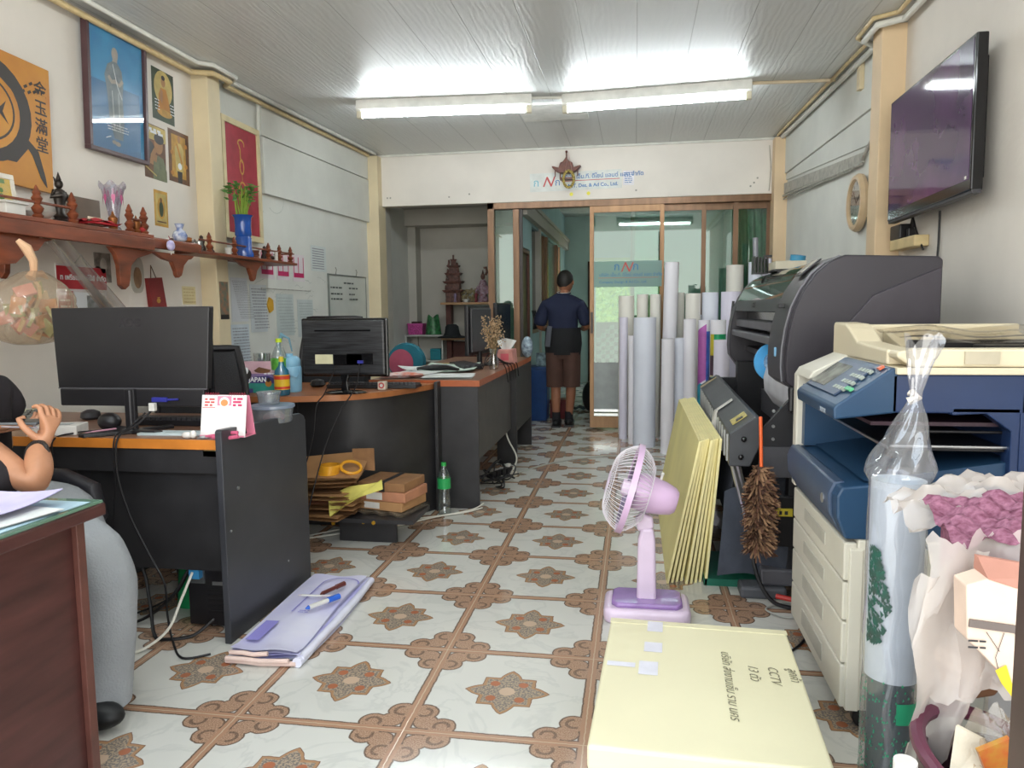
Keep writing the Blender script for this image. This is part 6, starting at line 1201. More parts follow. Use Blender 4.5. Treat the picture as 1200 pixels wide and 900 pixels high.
for k in range(3):
    b = MB(); b.T = H @ Matrix.Rotation(2*PI*k/3,4,'X')
    b.grid(lambda u,v: ((.035*(u-.5)) , (u-.5)*(.05+.11*v), .03+.115*v*(1-.18*(2*u-1)**2)),10,10); b.build('blade', mm('smoky_violet_blade','#8f86a0',.3), fan)
b = MB(); b.T = H @ Matrix.Rotation(PI/2,4,'Y'); b.lathe([(0,-.035),(.03,-.03),(.035,.0),(.035,.03),(0,.03)],n=20); b.build('hub', PK2, fan)
cablething('fan_cord','dark fan cord curving over the tiles behind the yellow package',[(.14,2.66,.02),(.22,2.60,.006),(.34,2.50,.006),(.48,2.50,.006),(.58,2.62,.006),(.62,2.75,.006)],.0045)
# ---------------------------------------------------------------- packages wrapped in yellow paper
YP = mm('pale_yellow_wrapping','#e3dcb9',.5,var=.02,scale=2.5,bump=.25,bscale=6); TP = mm('clear_white_tape','#dddce6',.25)
def package(label, x0,x1,y0,y1,z0,z1,rz,top=True):
    t = thing('wrapped_package',label,'package',((x0+x1)/2,(y0+y1)/2,z0),rz,'packages wrapped in yellow paper'); w=(x1-x0)/2; d=(y1-y0)/2; h=z1-z0
    MB().box(-w,w,-d,d,0,h).build('wrapping', YP, t, smooth=0, bevel=.009, seg=3)
    MB().hexa([(-w,d*.98,h-.004),(w,d*.98,h-.004),(w,d*.98-.03,h),(-w,d*.98-.03,h),(-w,d*.99,h),(w,d*.99,h),(w,d*.98-.03,h+.0015),(-w,d*.98-.03,h+.0015)]).build('paper_fold', YP, t, smooth=0); return t, w, d, h
p2,_,_,_ = package('lower yellow wrapped package under the written one',-.065,.405,1.52,2.21,0,.075,-.045)
p3,_,_,_ = package('middle yellow wrapped package, mostly hidden by the top one',-.058,.40,1.53,2.205,.0755,.145,-.045)
p1_, w, d, h = package('topmost yellow package with handwriting and white tape beside the fan',-.085,.43,1.55,2.25,.146,.206,-.045)
for x,y,a,b_ in ((-.145,.265,.045,.07),(-.15,.13,.05,.06),(-.16,-.005,.05,.075),(-.245,.03,.075,.025)): MB().box(x,x+a,y,y+b_,h+.0016,h+.0022).build('tape_strip', TP, p1_, smooth=0)

INK = mm('ballpoint_ink','#7d7860',.6,var=0)
HW = lambda s, sz, x, y: text_mesh(s, sz, INK, p1_, Matrix.Translation((x,y,h+.0018)) @ Matrix.Rotation(-PI/2,4,'Z'), name='handwriting', ext=.0001, shear=.35)
HW('บริษัท ส่งงานเซ็น ราม นคร',.034,.060,.17); HW('13 ตัว',.036,.125,.10); HW('CCTV',.036,.175,.10); HW('ลูกค้า',.034,.225,.10)
# ---------------------------------------------------------------- copier
CW = mm('copier_warm_white','#cfcbbd',.4,var=.03,scale=3); CC = mm('copier_cream','#d3c8ad',.4,var=.03,scale=3); NV = mm('copier_navy','#22415f',.38,var=.05,scale=3); NVD = mm('copier_dark_navy','#20345a',.35,var=.05,scale=3); GB = mm('copier_grey_blue','#3c4c64',.4,var=.05)
cp = thing('office_copier','large white and navy office copier with paper drawers at the right','copier',(.88,2.37,0)); cp0 = Vector((.88,2.37,0))
def K(b): b.T = Matrix.Translation(-cp0); return b
K(MB()).box(.585,1.20,2.05,2.70,.07,.545).build('cabinet', CW, cp, smooth=0, bevel=.006)
K(MB()).box(.565,.60,2.045,2.07,.07,.52).build('corner_frame', CW, cp, smooth=0, bevel=.004)
dz = [(.075,.195),(.20,.315),(.32,.425),(.43,.535)]
for i,(a,b_) in enumerate(dz):
    o = K(MB()).box(.552,.585,2.055,2.695,a,b_).build('drawer', CW, cp, smooth=0, bevel=.005)
    MB().box(.5495-.88,.554-.88,2.25-2.37,2.52-2.37,a+.035,b_-.03).build('handle', mm('drawer_recess','#b3b0a4',.5), o, smooth=0, bevel=.003)
b = K(MB()); [b.cyl((x,y-.015,.032),(x,y+.015,.032),.032,n=18) for x in (.63,1.14) for y in (2.10,2.64)]; 
for x in (.63,1.14):
    for y in (2.10,2.64): K(MB()).cyl((x,y-.015,.034),(x,y+.015,.034),.034,n=18).build('caster', BP, cp, bevel=.004)
b = K(MB()); b.box(.615,.617,2.046,2.0505,.08,.54); b.build('panel_seam', mm('seam_grey','#8c897e',.5), cp, smooth=0)
b = K(MB()); b.cyl((.665,2.05,.20),(.665,2.046,.20),.006).cyl((.672,2.05,.40),(.672,2.046,.40),.005); b.box(.69,.705,2.046,2.05,.46,.51); b.build('screw', METAL, cp, smooth=0)
# navy front door with grey bulging cover
K(MB()).prism([(.552,.545),(.530,.60),(.528,.66),(.54,.685),(.62,.695),(1.2,.695),(1.2,.545)],'y',2.05,2.695).build('front_door', NV, cp, smooth=0, bevel=.006)
K(MB()).prism([(.550,.552),(.522,.60),(.518,.655),(.532,.688),(.56,.692),(.56,.552)],'y',2.10,2.66).build('door_cover', GB, cp, smooth=30, bevel=.006)
K(MB()).cyl((.519,2.16,.63),(.516,2.16,.63),.014,n=20).build('badge', METAL, cp)
# white far side frame, rear wall, cavity
K(MB()).prism([(.545,.545),(.545,.93),(.56,.955),(.66,1.0),(1.2,1.0),(1.2,.545)],'y',2.66,2.71).build('far_side_frame', CW, cp, smooth=0, bevel=.006)
K(MB()).box(.96,1.20,2.05,2.66,.695,.98).build('rear_housing', NVD, cp, smooth=0, bevel=.004)
K(MB()).prism([(.88,.885),(.80,.88),(.80,.90),(.96,.90),(.96,.70),(.94,.70),(.94,.84)],'y',2.05,2.10).build('side_wing', NVD, cp, smooth=0, bevel=.003)
K(MB()).box(.565,.96,2.62,2.66,.695,.90).build('cavity_wall', NV, cp, smooth=0)
K(MB()).prism([(.60,.70),(.96,.76),(.96,.70)],'y',2.07,2.62).build('output_tray', NV, cp, smooth=0)
K(MB()).box(.66,.955,2.08,2.62,.782,.790).build('finisher_rail', BP, cp, smooth=0, bevel=.002); K(MB()).box(.655,.66,2.08,2.62,.786,.792).cyl((.66,2.07,.795),(.95,2.07,.795),.004,n=8).build('chrome_rod', METAL, cp, smooth=0)
K(MB()).cyl((.665,2.06,.775),(.665,2.09,.775),.012).cyl((.70,2.10,.83),(.95,2.10,.83),.004).build('roller', BP, cp)
K(MB()).box(.62,.955,2.10,2.6,.845,.855).build('paper_guide', mm('reddish_brown_guide','#3a2430',.4), cp, smooth=0)
b = K(MB()); [b.box(.70+.012*i,.704+.012*i,2.30,2.60,.765,.775) for i in range(18)]; b.build('grille', NVD, cp, smooth=0)
# scanner base, control panel
K(MB()).box(.655,1.20,2.05,2.66,.885,.985).build('scanner_base', NVD, cp, smooth=0, bevel=.004)
K(MB()).prism([(.515,.865),(.512,.895),(.52,.905),(.655,1.002),(.67,1.0),(.67,.885)],'y',2.05,2.50).build('control_panel', NV, cp, smooth=0, bevel=.005)
K(MB()).prism([(.545,.93),(.56,.955),(.66,1.008),(.70,1.008),(.70,.93)],'y',2.50,2.665).build('panel_end', CW, cp, smooth=0, bevel=.005)
pa = math.atan2(1.002-.905,.655-.52)
K(MB()).obox((.585,2.30,.9565),(.125,.33,.006),(0,-pa,0)).build('panel_face', GB, cp, smooth=0, bevel=.002); K(MB()).obox((.583,2.37,.9595),(.095,.16,.005),(0,-pa,0)).build('touch_screen', mm('grey_touch_screen','#84877f',.2,var=.25,scale=20), cp, smooth=0)
b = K(MB()); [b.obox((.555+.022*i,2.12+.028*j,.9385+.0155*i),(.012,.018,.006),(0,-pa,0)) for i in range(4) for j in range(4)]; b.build('buttons', mm('pale_buttons','#9aa39a',.4), cp, smooth=0)
K(MB()).obox((.64,2.10,.9985),(.015,.02,.006),(0,-pa,0)).build('start_button', mm('orange_button','#c9694a',.4), cp, smooth=0); K(MB()).obox((.56,2.09,.943),(.012,.05,.006),(0,-pa,0)).build('green_button', mm('green_button','#4fae7a',.4), cp, smooth=0)
text_mesh('xerox', .026, mm('logo_pale','#b9c3cf',.4), cp, Matrix.Translation((.5115-.88,2.19-2.37,.872)) @ Matrix(((0,0,-1,0),(-1,0,0,0),(0,1,0,0),(0,0,0,1))), name='logo')
K(MB()).box(.66,1.21,2.035,2.67,.985,1.003).build('glass_frame', CC, cp, smooth=0, bevel=.003)
# document feeder
K(MB()).prism([(.70,1.004),(.66,1.03),(.665,1.045),(.70,1.05),(1.21,1.05),(1.21,1.004)],'y',2.045,2.12).build('feeder_front', CC, cp, smooth=0, bevel=.006)
K(MB()).prism([(2.12,1.004),(2.12,1.045),(2.30,1.05),(2.40,1.055),(2.48,1.09),(2.53,1.105),(2.66,1.108),(2.67,1.10),(2.67,1.004)],'x',.66,.735).build('feeder_end', CC, cp, smooth=0, bevel=.006)
K(MB()).box(.735,1.21,2.62,2.67,1.004,1.10).build('feeder_body', CC, cp, smooth=0, bevel=.006)
K(MB()).box(.735,1.21,2.12,2.62,1.004,1.025).build('tray_floor', mm('dark_tray','#2b2629',.35), cp, smooth=0)
K(MB()).hexa([(.80,2.45,1.03),(1.20,2.45,1.03),(1.20,2.60,1.03),(.80,2.60,1.03),(.80,2.45,1.04),(1.20,2.45,1.04),(1.20,2.62,1.08),(.80,2.62,1.08)]).build('document_tray', CC, cp, smooth=0, bevel=.003)
K(MB()).box(.80,1.18,2.36,2.40,1.03,1.06).box(.95,1.10,2.24,2.32,1.025,1.05).build('paper_stop', BP, cp, smooth=0, bevel=.004)
K(MB()).box(.82,.90,2.038,2.046,1.012,1.044).build('catch', mm('clear_catch','#b9b09a',.3), cp, smooth=0)
tag(MB().grid(lambda u,v: (.76+.46*u,2.14+.42*v,1.062+.012*math.sin(u*11+v*5)*math.sin(v*9)+.03*v),26,20).build('plastic_sheet', glassy('dusty_film','#f6f2ea',.10,.10,.04,'#cfc3a8')),'clear crumpled plastic sheet lying over the copier feeder tray','plastic sheet')
# ---------------------------------------------------------------- television
tv = thing('television','black flat television mounted on the right wall','television',mtx=frame((1.395,4.22,1.595),'right',.012))
MB().box(0,.985,0,.60,.06,.105).build('bezel', BPG, tv, smooth=0, bevel=.006)
MB().box(.02,.965,.045,.585,.1045,.1065).build('screen', mm('purple_reflection_screen','#5f3a66',.06,var=.3,scale=3,col2='#3a2a48'), tv, smooth=0)  # purple base colour paints the reflection on a black screen
MB().box(.08,.90,.06,.54,.02,.06).build('back_cover', BP, tv, smooth=0, bevel=.008); MB().box(.35,.62,.18,.45,.0,.02).build('wall_bracket', BP, tv, smooth=0)
MB().box(.0,.985,-.012,.006,.065,.10).build('speaker_bar', GREYP, tv, smooth=0, bevel=.003); MB().box(.93,.945,.05,.062,.1066,.108).build('energy_label', WPL, tv, smooth=0)
# wall clock
ck = thing('wall_clock','round cream rimmed wall clock with silvery face on the right wall','clock',mtx=frame((1.376,5.03,1.80),'right'))
MB().lathe_open([(.175,0),(.178,.02),(.165,.04),(.145,.042),(.138,.028),(.138,0)],n=48).build('rim', mm('cream_beige_rim','#cdb491',.4,var=.06), ck)
MB().cyl((0,0,0),(0,0,.02),.14,n=48).build('face', mm('silver_clock_face','#a9aba3',.35,var=.15,scale=15), ck)
b = MB(); [b.obox((.118*math.sin(2*PI*i/12),.118*math.cos(2*PI*i/12),.021),(.006,.02,.002),(0,0,-2*PI*i/12)) for i in range(12)]; b.build('hour_marks', DKINK, ck, smooth=0)
MB().obox((.03,.02,.023),(.008,.08,.002),(0,0,-1.0)).build('hour_hand', DKINK, ck, smooth=0); MB().obox((-.03,.035,.025),(.006,.11,.002),(0,0,.7)).build('minute_hand', DKINK, ck, smooth=0); MB().cyl((0,0,.03),(0,0,.031),.135,n=48).build('cover_glass', glassy('picture_glass','#ffffff',.055,.01), ck)
# wall socket box with adaptors, wires
so = thing('socket_box','cream wall socket box with black adaptors below the television','socket',mtx=frame((1.41,4.33,1.45),'right')); 
MB().box(0,.36,0,.055,0,.07).build('box', mm('cream_socket_box','#d6c08f',.5), so, smooth=0, bevel=.006)
MB().box(.0,.15,.055,.13,.0,.07).build('adaptor', BP, so, smooth=0, bevel=.006); MB().box(.18,.22,.055,.10,.01,.05).build('plug', BP, so, smooth=0, bevel=.004)
MB().tube([(.20,.09,.03),(.22,.17,.03),(.215,.22,.04)],.005,6).tube([(.2,.09,.04),(.27,.15,.05),(.32,.08,.05),(.37,-.02,.03)],.005,6).build('cord', CABLE, so)
tag(MB().tube([(1.40,3.83,1.60),(1.40,3.83,1.45),(1.40,3.84,1.34)],.005,6).build('wall_cable', CABLE),'black cable running down the wall from the television','cable')
tag(MB().tube([(1.40,4.18,1.60),(1.40,4.18,1.53)],.004,6).build('wall_cable', CABLE),'short thin cable above the black adaptor','cable')
tag(MB().tube([(1.365,6.3,2.0),(1.362,6.35,1.8),(1.36,6.3,1.5),(1.36,6.35,1.2)],.004,6).build('wall_cable', GREYTRIM),'thin grey cable hanging on the far right wall','cable')
# ---------------------------------------------------------------- plastic-wrapped roll before the copier
wr = thing('wrapped_roll','white roll twisted inside a clear plastic bag with green tree print','wrapped roll',(.597,1.80,0))
MB().lathe([(.058,.30),(.058,.765),(.050,.765),(.048,.74),(0,.74)],n=32).build('roll', mm('roll_paper_white','#d6dfe6',.5,var=.03), wr)
def wrap(u,v):
    a=2*PI*u; z=.03+1.05*v
    if z<.78: r=.064
    elif z<.96: r=.064*(1-(z-.78)/.18)+.010
    else: r=.010+.024*(z-.96)/.10
    r*=1+(.10*math.sin(5*a+z*30)+.07*math.sin(9*a-z*45))*(1 if z>.78 else .12); return (r*math.cos(a)+(.02+.12*(z-.9) if z>.9 else .02*max(0,z-.78)/.12), r*math.sin(a)*(.45 if z>.97 else 1), z+(.02*math.sin(3*a) if v>.97 else 0))
MB().grid(wrap,48,56,close_u=True).build('plastic_bag', glassy('clear_bag_film','#f3f3f6',.16,.06,.10,'#dfe2ea'), wr)
MB().tube([(.012,0,.945),(.03,-.005,.955),(.02,.01,.965)],.010,8).build('knot', mm('white_knot','#cfc9c2',.3), wr)
GT = mm('dark_green_tree_print','#1f5a4c',.5,var=.4,scale=60,col2='#3a4a44')
b = MB(); 
for i in range(260):
    z = rnd.uniform(.40,.62); q = (z-.40)/.22; a = PI+.35+rnd.uniform(-.1,.75*(1-abs(q-.4))); L = rnd.uniform(.008,.02); b.face([(.0655*math.cos(a),.0655*math.sin(a),z),(.0655*math.cos(a+.14),.0655*math.sin(a+.14),z-L*.5),(.0655*math.cos(a+.05),.0655*math.sin(a+.05),z-L)])
o = b.build('tree_print', GT, wr, smooth=0); o['kind']='stuff'
b = MB()
for i in range(700):
    z = .03+.27*rnd.random()**1.5; a = rnd.uniform(0,2*PI); s = .003; b.face([(.0655*math.cos(a),.0655*math.sin(a),z),(.0655*math.cos(a+.07),.0655*math.sin(a+.07),z+s),(.0655*math.cos(a+.03),.0655*math.sin(a+.03),z+2.5*s)])
o = b.build('green_speckle_print', mm('green_speckle','#2f9a70',.4), wr, smooth=0); o['kind']='stuff'
MB().cyl((0,0,.0),(0,0,.30),.05,n=28).build('inner_core', mm('dark_inner_roll','#3a4a4e',.5), wr); MB().grid(lambda u,v: (.0658*math.cos(4.6+1.3*u),.0658*math.sin(4.6+1.3*u),.21+.05*v),10,2).build('green_band', mm('green_speckle','#2f9a70',.4), wr)
# ---------------------------------------------------------------- grey cabinet with bags and the pink box
gc = thing('grey_metal_cabinet','plain silvery grey cabinet in the lower right corner','cabinet',(.70,1.50,0)); MB().box(-.09,.25,-.13,.13,.0,.66).build('body', mm('silver_grey_sheet','#9a9c9f',.35,metal=.3,var=.05,scale=2), gc, smooth=0, bevel=.004); MB().box(-.10,.26,-.14,.14,.655,.665).build('top', mm('grey_cabinet_top','#8d8f92',.4,metal=.3), gc, smooth=0, bevel=.002); MB().box(-.09,-.085,-.132,-.130,.0,.65).build('seam', GREYTRIM, gc, smooth=0)
# translucent carrier bag with maroon netting
WF = glassy('white_carrier_film','#f6f1ee',.08,.22,.48,'#ece4de')
pbg = thing('white_plastic_bag','translucent white carrier bag of maroon netting draped over the grey cabinet','bag',(.62,1.40,.665))
wv = lambda u,v,k=1: k*(.010*math.sin(u*19+v*11)+.007*math.sin(u*37-v*17)+.004*math.sin(u*61+v*43))
MB().grid(lambda u,v: (-.145+.46*u, .12-.15*v, .08+(.105*math.sin(PI*min(1,.12+.95*u))**.8)*math.sin(PI*(.25+.55*v))+wv(u,v)),40,16).build('film', WF, pbg)
MB().grid(lambda u,v: (-.12+.44*u+.02*v,-.01-.10*v,.155-.052*v+.02*math.sin(PI*u)+wv(u*1.5,v,.6)),50,24).box(-.06,.28,-.06,.06,.0,.09).build('netting', mm('maroon_net','#5e2740',.6,var=.6,scale=90,col2='#94647a',stretch=(1,2.5,1)), pbg)
def flap_(u,v): return (-.15+.20*u-.03*v*(1-u)+.01*math.sin(v*9), -.115-.02*math.sin(u*8+v*3)-.03*v, .125-.02*abs(u-.5)-(.20+.10*(1-u))*v+wv(u,v))
MB().grid(flap_,24,24).build('hanging_flap', WF, pbg)
MB().grid(lambda u,v: (-.165+.105*u*(1-.15*v)-.012*math.sin(v*8), -.12-.02*math.sin(u*7+v*3), .05+.06*u-.34*v+wv(u,v,.8)),16,26).build('hanging_flap', WF, pbg)
MB().grid(lambda u,v: (.02+.22*u, -.12-.03*v, .115-.09*v*(.4+u)+wv(u,v)),18,12).build('hanging_flap', WF, pbg)
# brown leather flap with white lace
bl = thing('brown_leather_pouch','brown leather pouch with white lace trim under the carrier bag','pouch',(.545,1.335,.50)); MB().prism([(-.035,.07),(.075,.09),(.08,.03),(.06,.0),(.02,-.01),(-.0,-.02),(-.02,.02)],'y',-.012,.012).build('leather', mm('brown_leather','#6e4a30',.5,var=.1), bl, smooth=0, bevel=.005); MB().hexa([(-.04,-.015,.062),(.015,-.015,.03),(.015,-.012,.03),(-.04,-.012,.062),(-.035,-.015,.085),(.02,-.015,.055),(.02,-.012,.055),(-.035,-.012,.085)]).build('lace', mm('white_lace','#dcd5cc',.7), bl, smooth=0)
b = MB(); [b.cyl((-.028+.012*i,-.0155,.068-.007*i),(-.028+.012*i,-.0165,.068-.007*i),.0025,n=8) for i in range(4)]; b.build('eyelets', DKINK, bl, smooth=0)
# pink box with cursive lettering
pk = thing('pale_pink_box','pale peach carton with brown cursive lettering tilted against the cabinet','box',(.500,1.20,.735))
PB = mm('pale_peach_card','#e0c8b6',.6,var=.04); PBT = mm('salmon_card_top','#b98474',.6,var=.05)
MB().prism([(.0,.0),(.03,.012),(.20,-.04),(.20,-.30),(.115,-.20),(.03,-.11),(.005,-.085)],'y',0,.05).build('carton', PB, pk, smooth=0, bevel=.003)
MB().hexa([(.03,.0,.012),(.20,.0,-.04),(.20,.05,-.04),(.03,.05,.012),(.03,.04,.035),(.20,.04,.01),(.20,.05,.01),(.03,.05,.035)]).build('top_flap', PBT, pk, smooth=0)
MB().obox((.055,-.003,-.062),(.10,.003,.012),(0,.10,0)).build('grey_ribbon', mm('grey_brown_ribbon','#6f645f',.5), pk, smooth=0)
XZ = lambda x,z,r=0: Matrix.Translation((x,-.0015,z)) @ Matrix.Rotation(PI/2,4,'X') @ Matrix.Rotation(r,4,'Z')
text_mesh('cela', .055, mm('brown_script','#6e4a3c',.6,var=0), pk, XZ(.105,-.185,PI/2-.12), shear=.5)
c = Canvas([DKINK, mm('yellow_banana_print','#d9c22c',.5)]); c.z=.001; c.stroke(0,[(.055,-.07),(.045,-.11),(.055,-.15)],.001); c.stroke(0,[(.07,-.07),(.085,-.12),(.08,-.155)],.001); c.stroke(0,[(.03,-.07),(.05,-.10)],.001); c.poly(1,[(.045,-.13),(.06,-.12),(.07,-.15),(.07,-.17),(.055,-.15)]); c.lines(0,.005,.03,-.10,-.08,2,.003)
c.mb.build('drawing', c.m, pk, smooth=0, mtx=Matrix.Translation((0,-.0012,0)) @ Matrix.Rotation(PI/2,4,'X'))
# rubbish bin with contents
rb_ = thing('waste_basket','dark basket with maroon rim full of packaging in the lower right corner','waste basket',(.555,1.21,0)); MB().lathe_open([(.0,0),(.085,0),(.105,.44),(.10,.44),(.08,.01),(0,.01)],n=32).build('basket', mm('dark_plum_plastic','#3a2630',.45), rb_)
b = MB(); b.tube([(.105*math.cos(a*PI/16),.105*math.sin(a*PI/16),.445+.035*math.cos(a*PI/16-2.2)) for a in range(32)],.012,8,closed=True); b.build('rim', mm('maroon_rim','#5a2c3e',.4), rb_)
tag(MB().hexa([(0,0,0),(.07,-.01,-.01),(.075,0,-.01),(.005,.01,0),(.02,.03,.08),(.06,.03,.06),(.065,.035,.06),(.025,.035,.08)]).build('crumpled_paper', mm('cream_waste_paper','#d3c9b4',.7,bump=.3), loc=(.475,1.17,.43), smooth=0),'torn cream paper piece sticking out of the waste basket','paper')
tag(MB().obox((0,0,0),(.05,.008,.12),(.2,-.45,.1)).build('snack_wrapper', mm('yellow_green_wrapper','#a8a03a',.35,var=.5,scale=18,col2='#b23a2a'), loc=(.555,1.175,.455), smooth=0),'yellow, green and red wrapper in the waste basket','wrapper')
tag(MB().tube([(-.03,0,.04),(.0,0,.03),(.02,.0,.0),(.01,0,-.03),(.0,0,-.06)],[.008,.012,.010,.012,.008],6).tube([(.02,0,.0),(.035,0,.03)],.008,6).build('red_ribbon', mm('red_white_ribbon','#c42a48',.4,var=.3,scale=30), loc=(.59,1.155,.485)),'crimson ribbon scrap at the right of the waste basket','ribbon')
tag(MB().grid(lambda u,v: (-.05+.10*u,.0+.05*v,.04*math.sin(PI*u)+.05*v+.01*math.sin(u*21+v*9)),16,10).build('clear_wrapper', FILM, loc=(.56,1.18,.44)),'clear crumpled wrapper behind the red ribbon scrap','wrapper')
st_ = thing('low_stool','low dark stool holding the brown bottle and blue bag at the lower right','stool',(.44,1.0,0)); MB().box(-.12,.13,-.10,.09,.27,.30).build('seat', DKB, st_, smooth=0, bevel=.003)
for x,y in ((-.10,-.08),(.11,-.08),(-.10,.07),(.11,.07)): MB().box(x-.012,x+.012,y-.012,y+.012,0,.27).build('leg', DKB, st_, smooth=0)
bottle('sauce_bottle','brown glass bottle with a white cap at the bottom edge of the view',(.375,1.06,.3005),[(.026,0),(.03,.01),(.03,.12),(.016,.165),(.012,.18),(.012,.20)],mm('brown_glass','#3a2218',.08,trans=.2,var=0),mm('white_cap','#dcdad6',.35),.20,.0155,.030)
tag(MB().grid(lambda u,v: ((.085*math.cos(2*PI*u))*(math.sin(PI*(.15+.85*v)))**.6*(1+.08*math.sin(8*PI*u+v*5)), .07*math.sin(2*PI*u)*(math.sin(PI*(.15+.85*v)))**.6, .165*v+.012*math.sin(6*PI*u)*v),36,14,close_u=True).build('blue_bag', mm('cyan_blue_plastic_bag','#1f97c9',.3,var=.08,bump=.3,bscale=25), loc=(.475,1.01,.3005)),'bright cyan blue plastic bag at the bottom right edge','bag')
# door jamb at the right edge of the view
struct(MB().box(.400,.435,.76,.84,0,2.5).box(.393,.401,.765,.80,0,2.5).build('trim_26', mm('dark_brown_door_post','#4a3a35',.5,var=.08), smooth=0))
# ------------------------------------------------------------------ ALCOVE: shelves and altar
wsf = thing('white_shelf','low white cubby shelf in the alcove','shelf',(-2.37,8.35,0)); WS = mm('pale_grey_shelf','#b9bbb6',.5)
for z in (.02,.58,.87): MB().box(-.21,.21,-.13,.13,z,z+.018).build('shelf_board', WS, wsf, smooth=0)
for x in (-.22,.205): MB().box(x,x+.018,-.13,.13,0,.888).build('side_panel', WS, wsf, smooth=0)
MB().box(-.21,.21,.11,.12,0,.87).build('back_panel', ALC, wsf, smooth=0)
t = thing('pink_basket','small magenta plastic basket on the white alcove shelf','basket',(-2.48,8.33,.889)); b = MB(); b.prism([(-.08,0),(.08,0),(.09,.12),(-.09,.12)],'y',-.07,.07); b.build('basket', mm('magenta_plastic','#b8458e',.45,var=.25,scale=60), t, smooth=0); MB().box(-.095,.095,-.075,.075,.112,.128).build('rim', mm('magenta_plastic2','#c2509a',.45), t, smooth=0, bevel=.003); MB().box(-.05,.05,-.04,.04,.12,.15).build('contents', DKF, t, smooth=0)
tag(MB().grid(lambda u,v: (.09*math.cos(2*PI*u)*(1-.3*v)*(1+.15*math.sin(6*PI*u)),.06*math.sin(2*PI*u)*(1-.3*v),.20*v+.03*math.sin(4*PI*u)*v),20,10,close_u=True).build('green_packet', mm('green_printed_foil','#3f8a52',.4,var=.5,scale=30,col2='#1f3a2a'), loc=(-2.29,8.33,.889)),'green printed packet beside the magenta basket','packet')
tag(MB().box(-.06,.06,-.06,.06,0,.13).box(-.065,.065,-.065,.065,.09,.10).build('teal_box', mm('teal_plastic','#1f7f8c',.4), loc=(-2.25,8.32,.599), smooth=0, bevel=.006),'stacked teal plastic box on the lower white shelf','box')
af = thing('altar_shelf','red brown shelf stand carrying the carved altar pieces','shelf',(-1.88,8.35,0)); RBW = mm('maroon_shelf_wood','#5a2e26',.5,var=.1); LTW = mm('light_shelf_edge','#a5805a',.5)
MB().box(-.28,.30,-.16,.18,1.225,1.25).build('shelf_board', LTW, af, smooth=0); MB().box(-.28,.30,-.16,.18,.83,.85).build('shelf_board', LTW, af, smooth=0)
for x in (-.27,.26): MB().box(x,x+.06,.04,.16,0,1.225).build('side_panel', RBW, af, smooth=0)
MB().box(-.21,.26,.12,.14,0,.80).build('back_panel', RBW, af, smooth=0)
CV = mm('carved_red_wood','#5e3a31',.5,var=.3,scale=40,bump=.4)
sp = thing('carved_pagoda','tall tiered carved wooden pagoda on the altar shelf','pagoda',(-2.035,8.33,1.2505))
z = 0; b = MB()
for i,(w,h) in enumerate(((.085,.12),(.10,.03),(.075,.08),(.095,.028),(.062,.075),(.08,.026),(.045,.07),(.06,.022),(.028,.06),(.03,.016),(.010,.05))):
    if i%2==0: b.box(-w,w,-w*.6,w*.6,z,z+h)
    else: b.hexa([(-w,-w*.6,z),(w,-w*.6,z),(w,w*.6,z),(-w,w*.6,z),(-w*1.25,-w*.7,z+h),(w*1.25,-w*.7,z+h),(w*1.25,w*.7,z+h),(-w*1.25,w*.7,z+h)])
    z += h*.92
b.build('tiers', CV, sp, smooth=0, bevel=.003); b = MB()
for k in range(14):
    zz = .1+.4*rnd.random(); w = .11*(1-zz/.75); s = rnd.choice((-1,1)); b.sph((s*w,-.03,zz),(.014,.014,.03),8,6)
b.build('carved_ornaments', CV, sp)['kind'] = 'stuff'
b = MB(); [b.sph((rnd.uniform(-.11,.11),rnd.uniform(-.03,.03),rnd.uniform(.02,.15)),(.016,.014,.018),8,5) for i in range(60)]
o = tag(b.build('flower_arrangement', mm('faded_flower_heads','#6e5a44',.8,var=.5,scale=60,col2='#a39a72'), loc=(-1.87,8.36,1.2505)),'low mass of faded flowers between the carved altar pieces','flowers',kind='stuff')
sp = thing('deity_figure','carved purple and red deity figure at the right of the altar shelf','figurine',(-1.695,8.32,1.2505))
MB().lathe([(.06,0),(.065,.03),(.045,.06),(.055,.12),(.05,.20),(.03,.24),(.02,.25)],n=16).build('robe', mm('purple_red_robe','#6b2f3c',.5,var=.5,scale=50,col2='#b5a2b0'), sp); MB().sph((0,0,.285),(.026,.026,.034),12,8).cyl((0,0,.31),(0,0,.36),.016,.003,10).build('head', CV, sp); MB().tube([(.03,0,.3),(.05,0,.34),(.035,0,.39),(.01,0,.38)],.014,8).build('curled_scroll', CV, sp)
MB().tube([(-.05,-.02,.18),(-.075,-.03,.12),(-.04,-.05,.10)],.014,8).tube([(.05,-.02,.18),(.06,-.04,.10),(.02,-.05,.08)],.014,8).build('sleeves', MATS['purple_red_robe'], sp)
tag(MB().lathe([(.02,0),(.024,.008),(.045,.035),(.042,.035),(.02,.012),(0,.01)],n=20).build('offering_bowl', WPL, loc=(-1.875,8.23,1.2505)),'small white offering bowl at the altar shelf front','bowl')
for i,(x,l) in enumerate(((-2.0,'short lilac incense holder before the pagoda'),(-1.76,'small red offering holder before the deity figure'))): tag(MB().lathe([(.015,0),(.02,.01),(.012,.03),(.018,.08),(.012,.10),(0,.10)],n=14).build('incense_holder', [mm('lilac_glaze','#7a6a86',.4),mm('dark_red_glaze','#7c2a38',.4)][i], loc=(x,8.24,1.2505)), l,'incense holder')
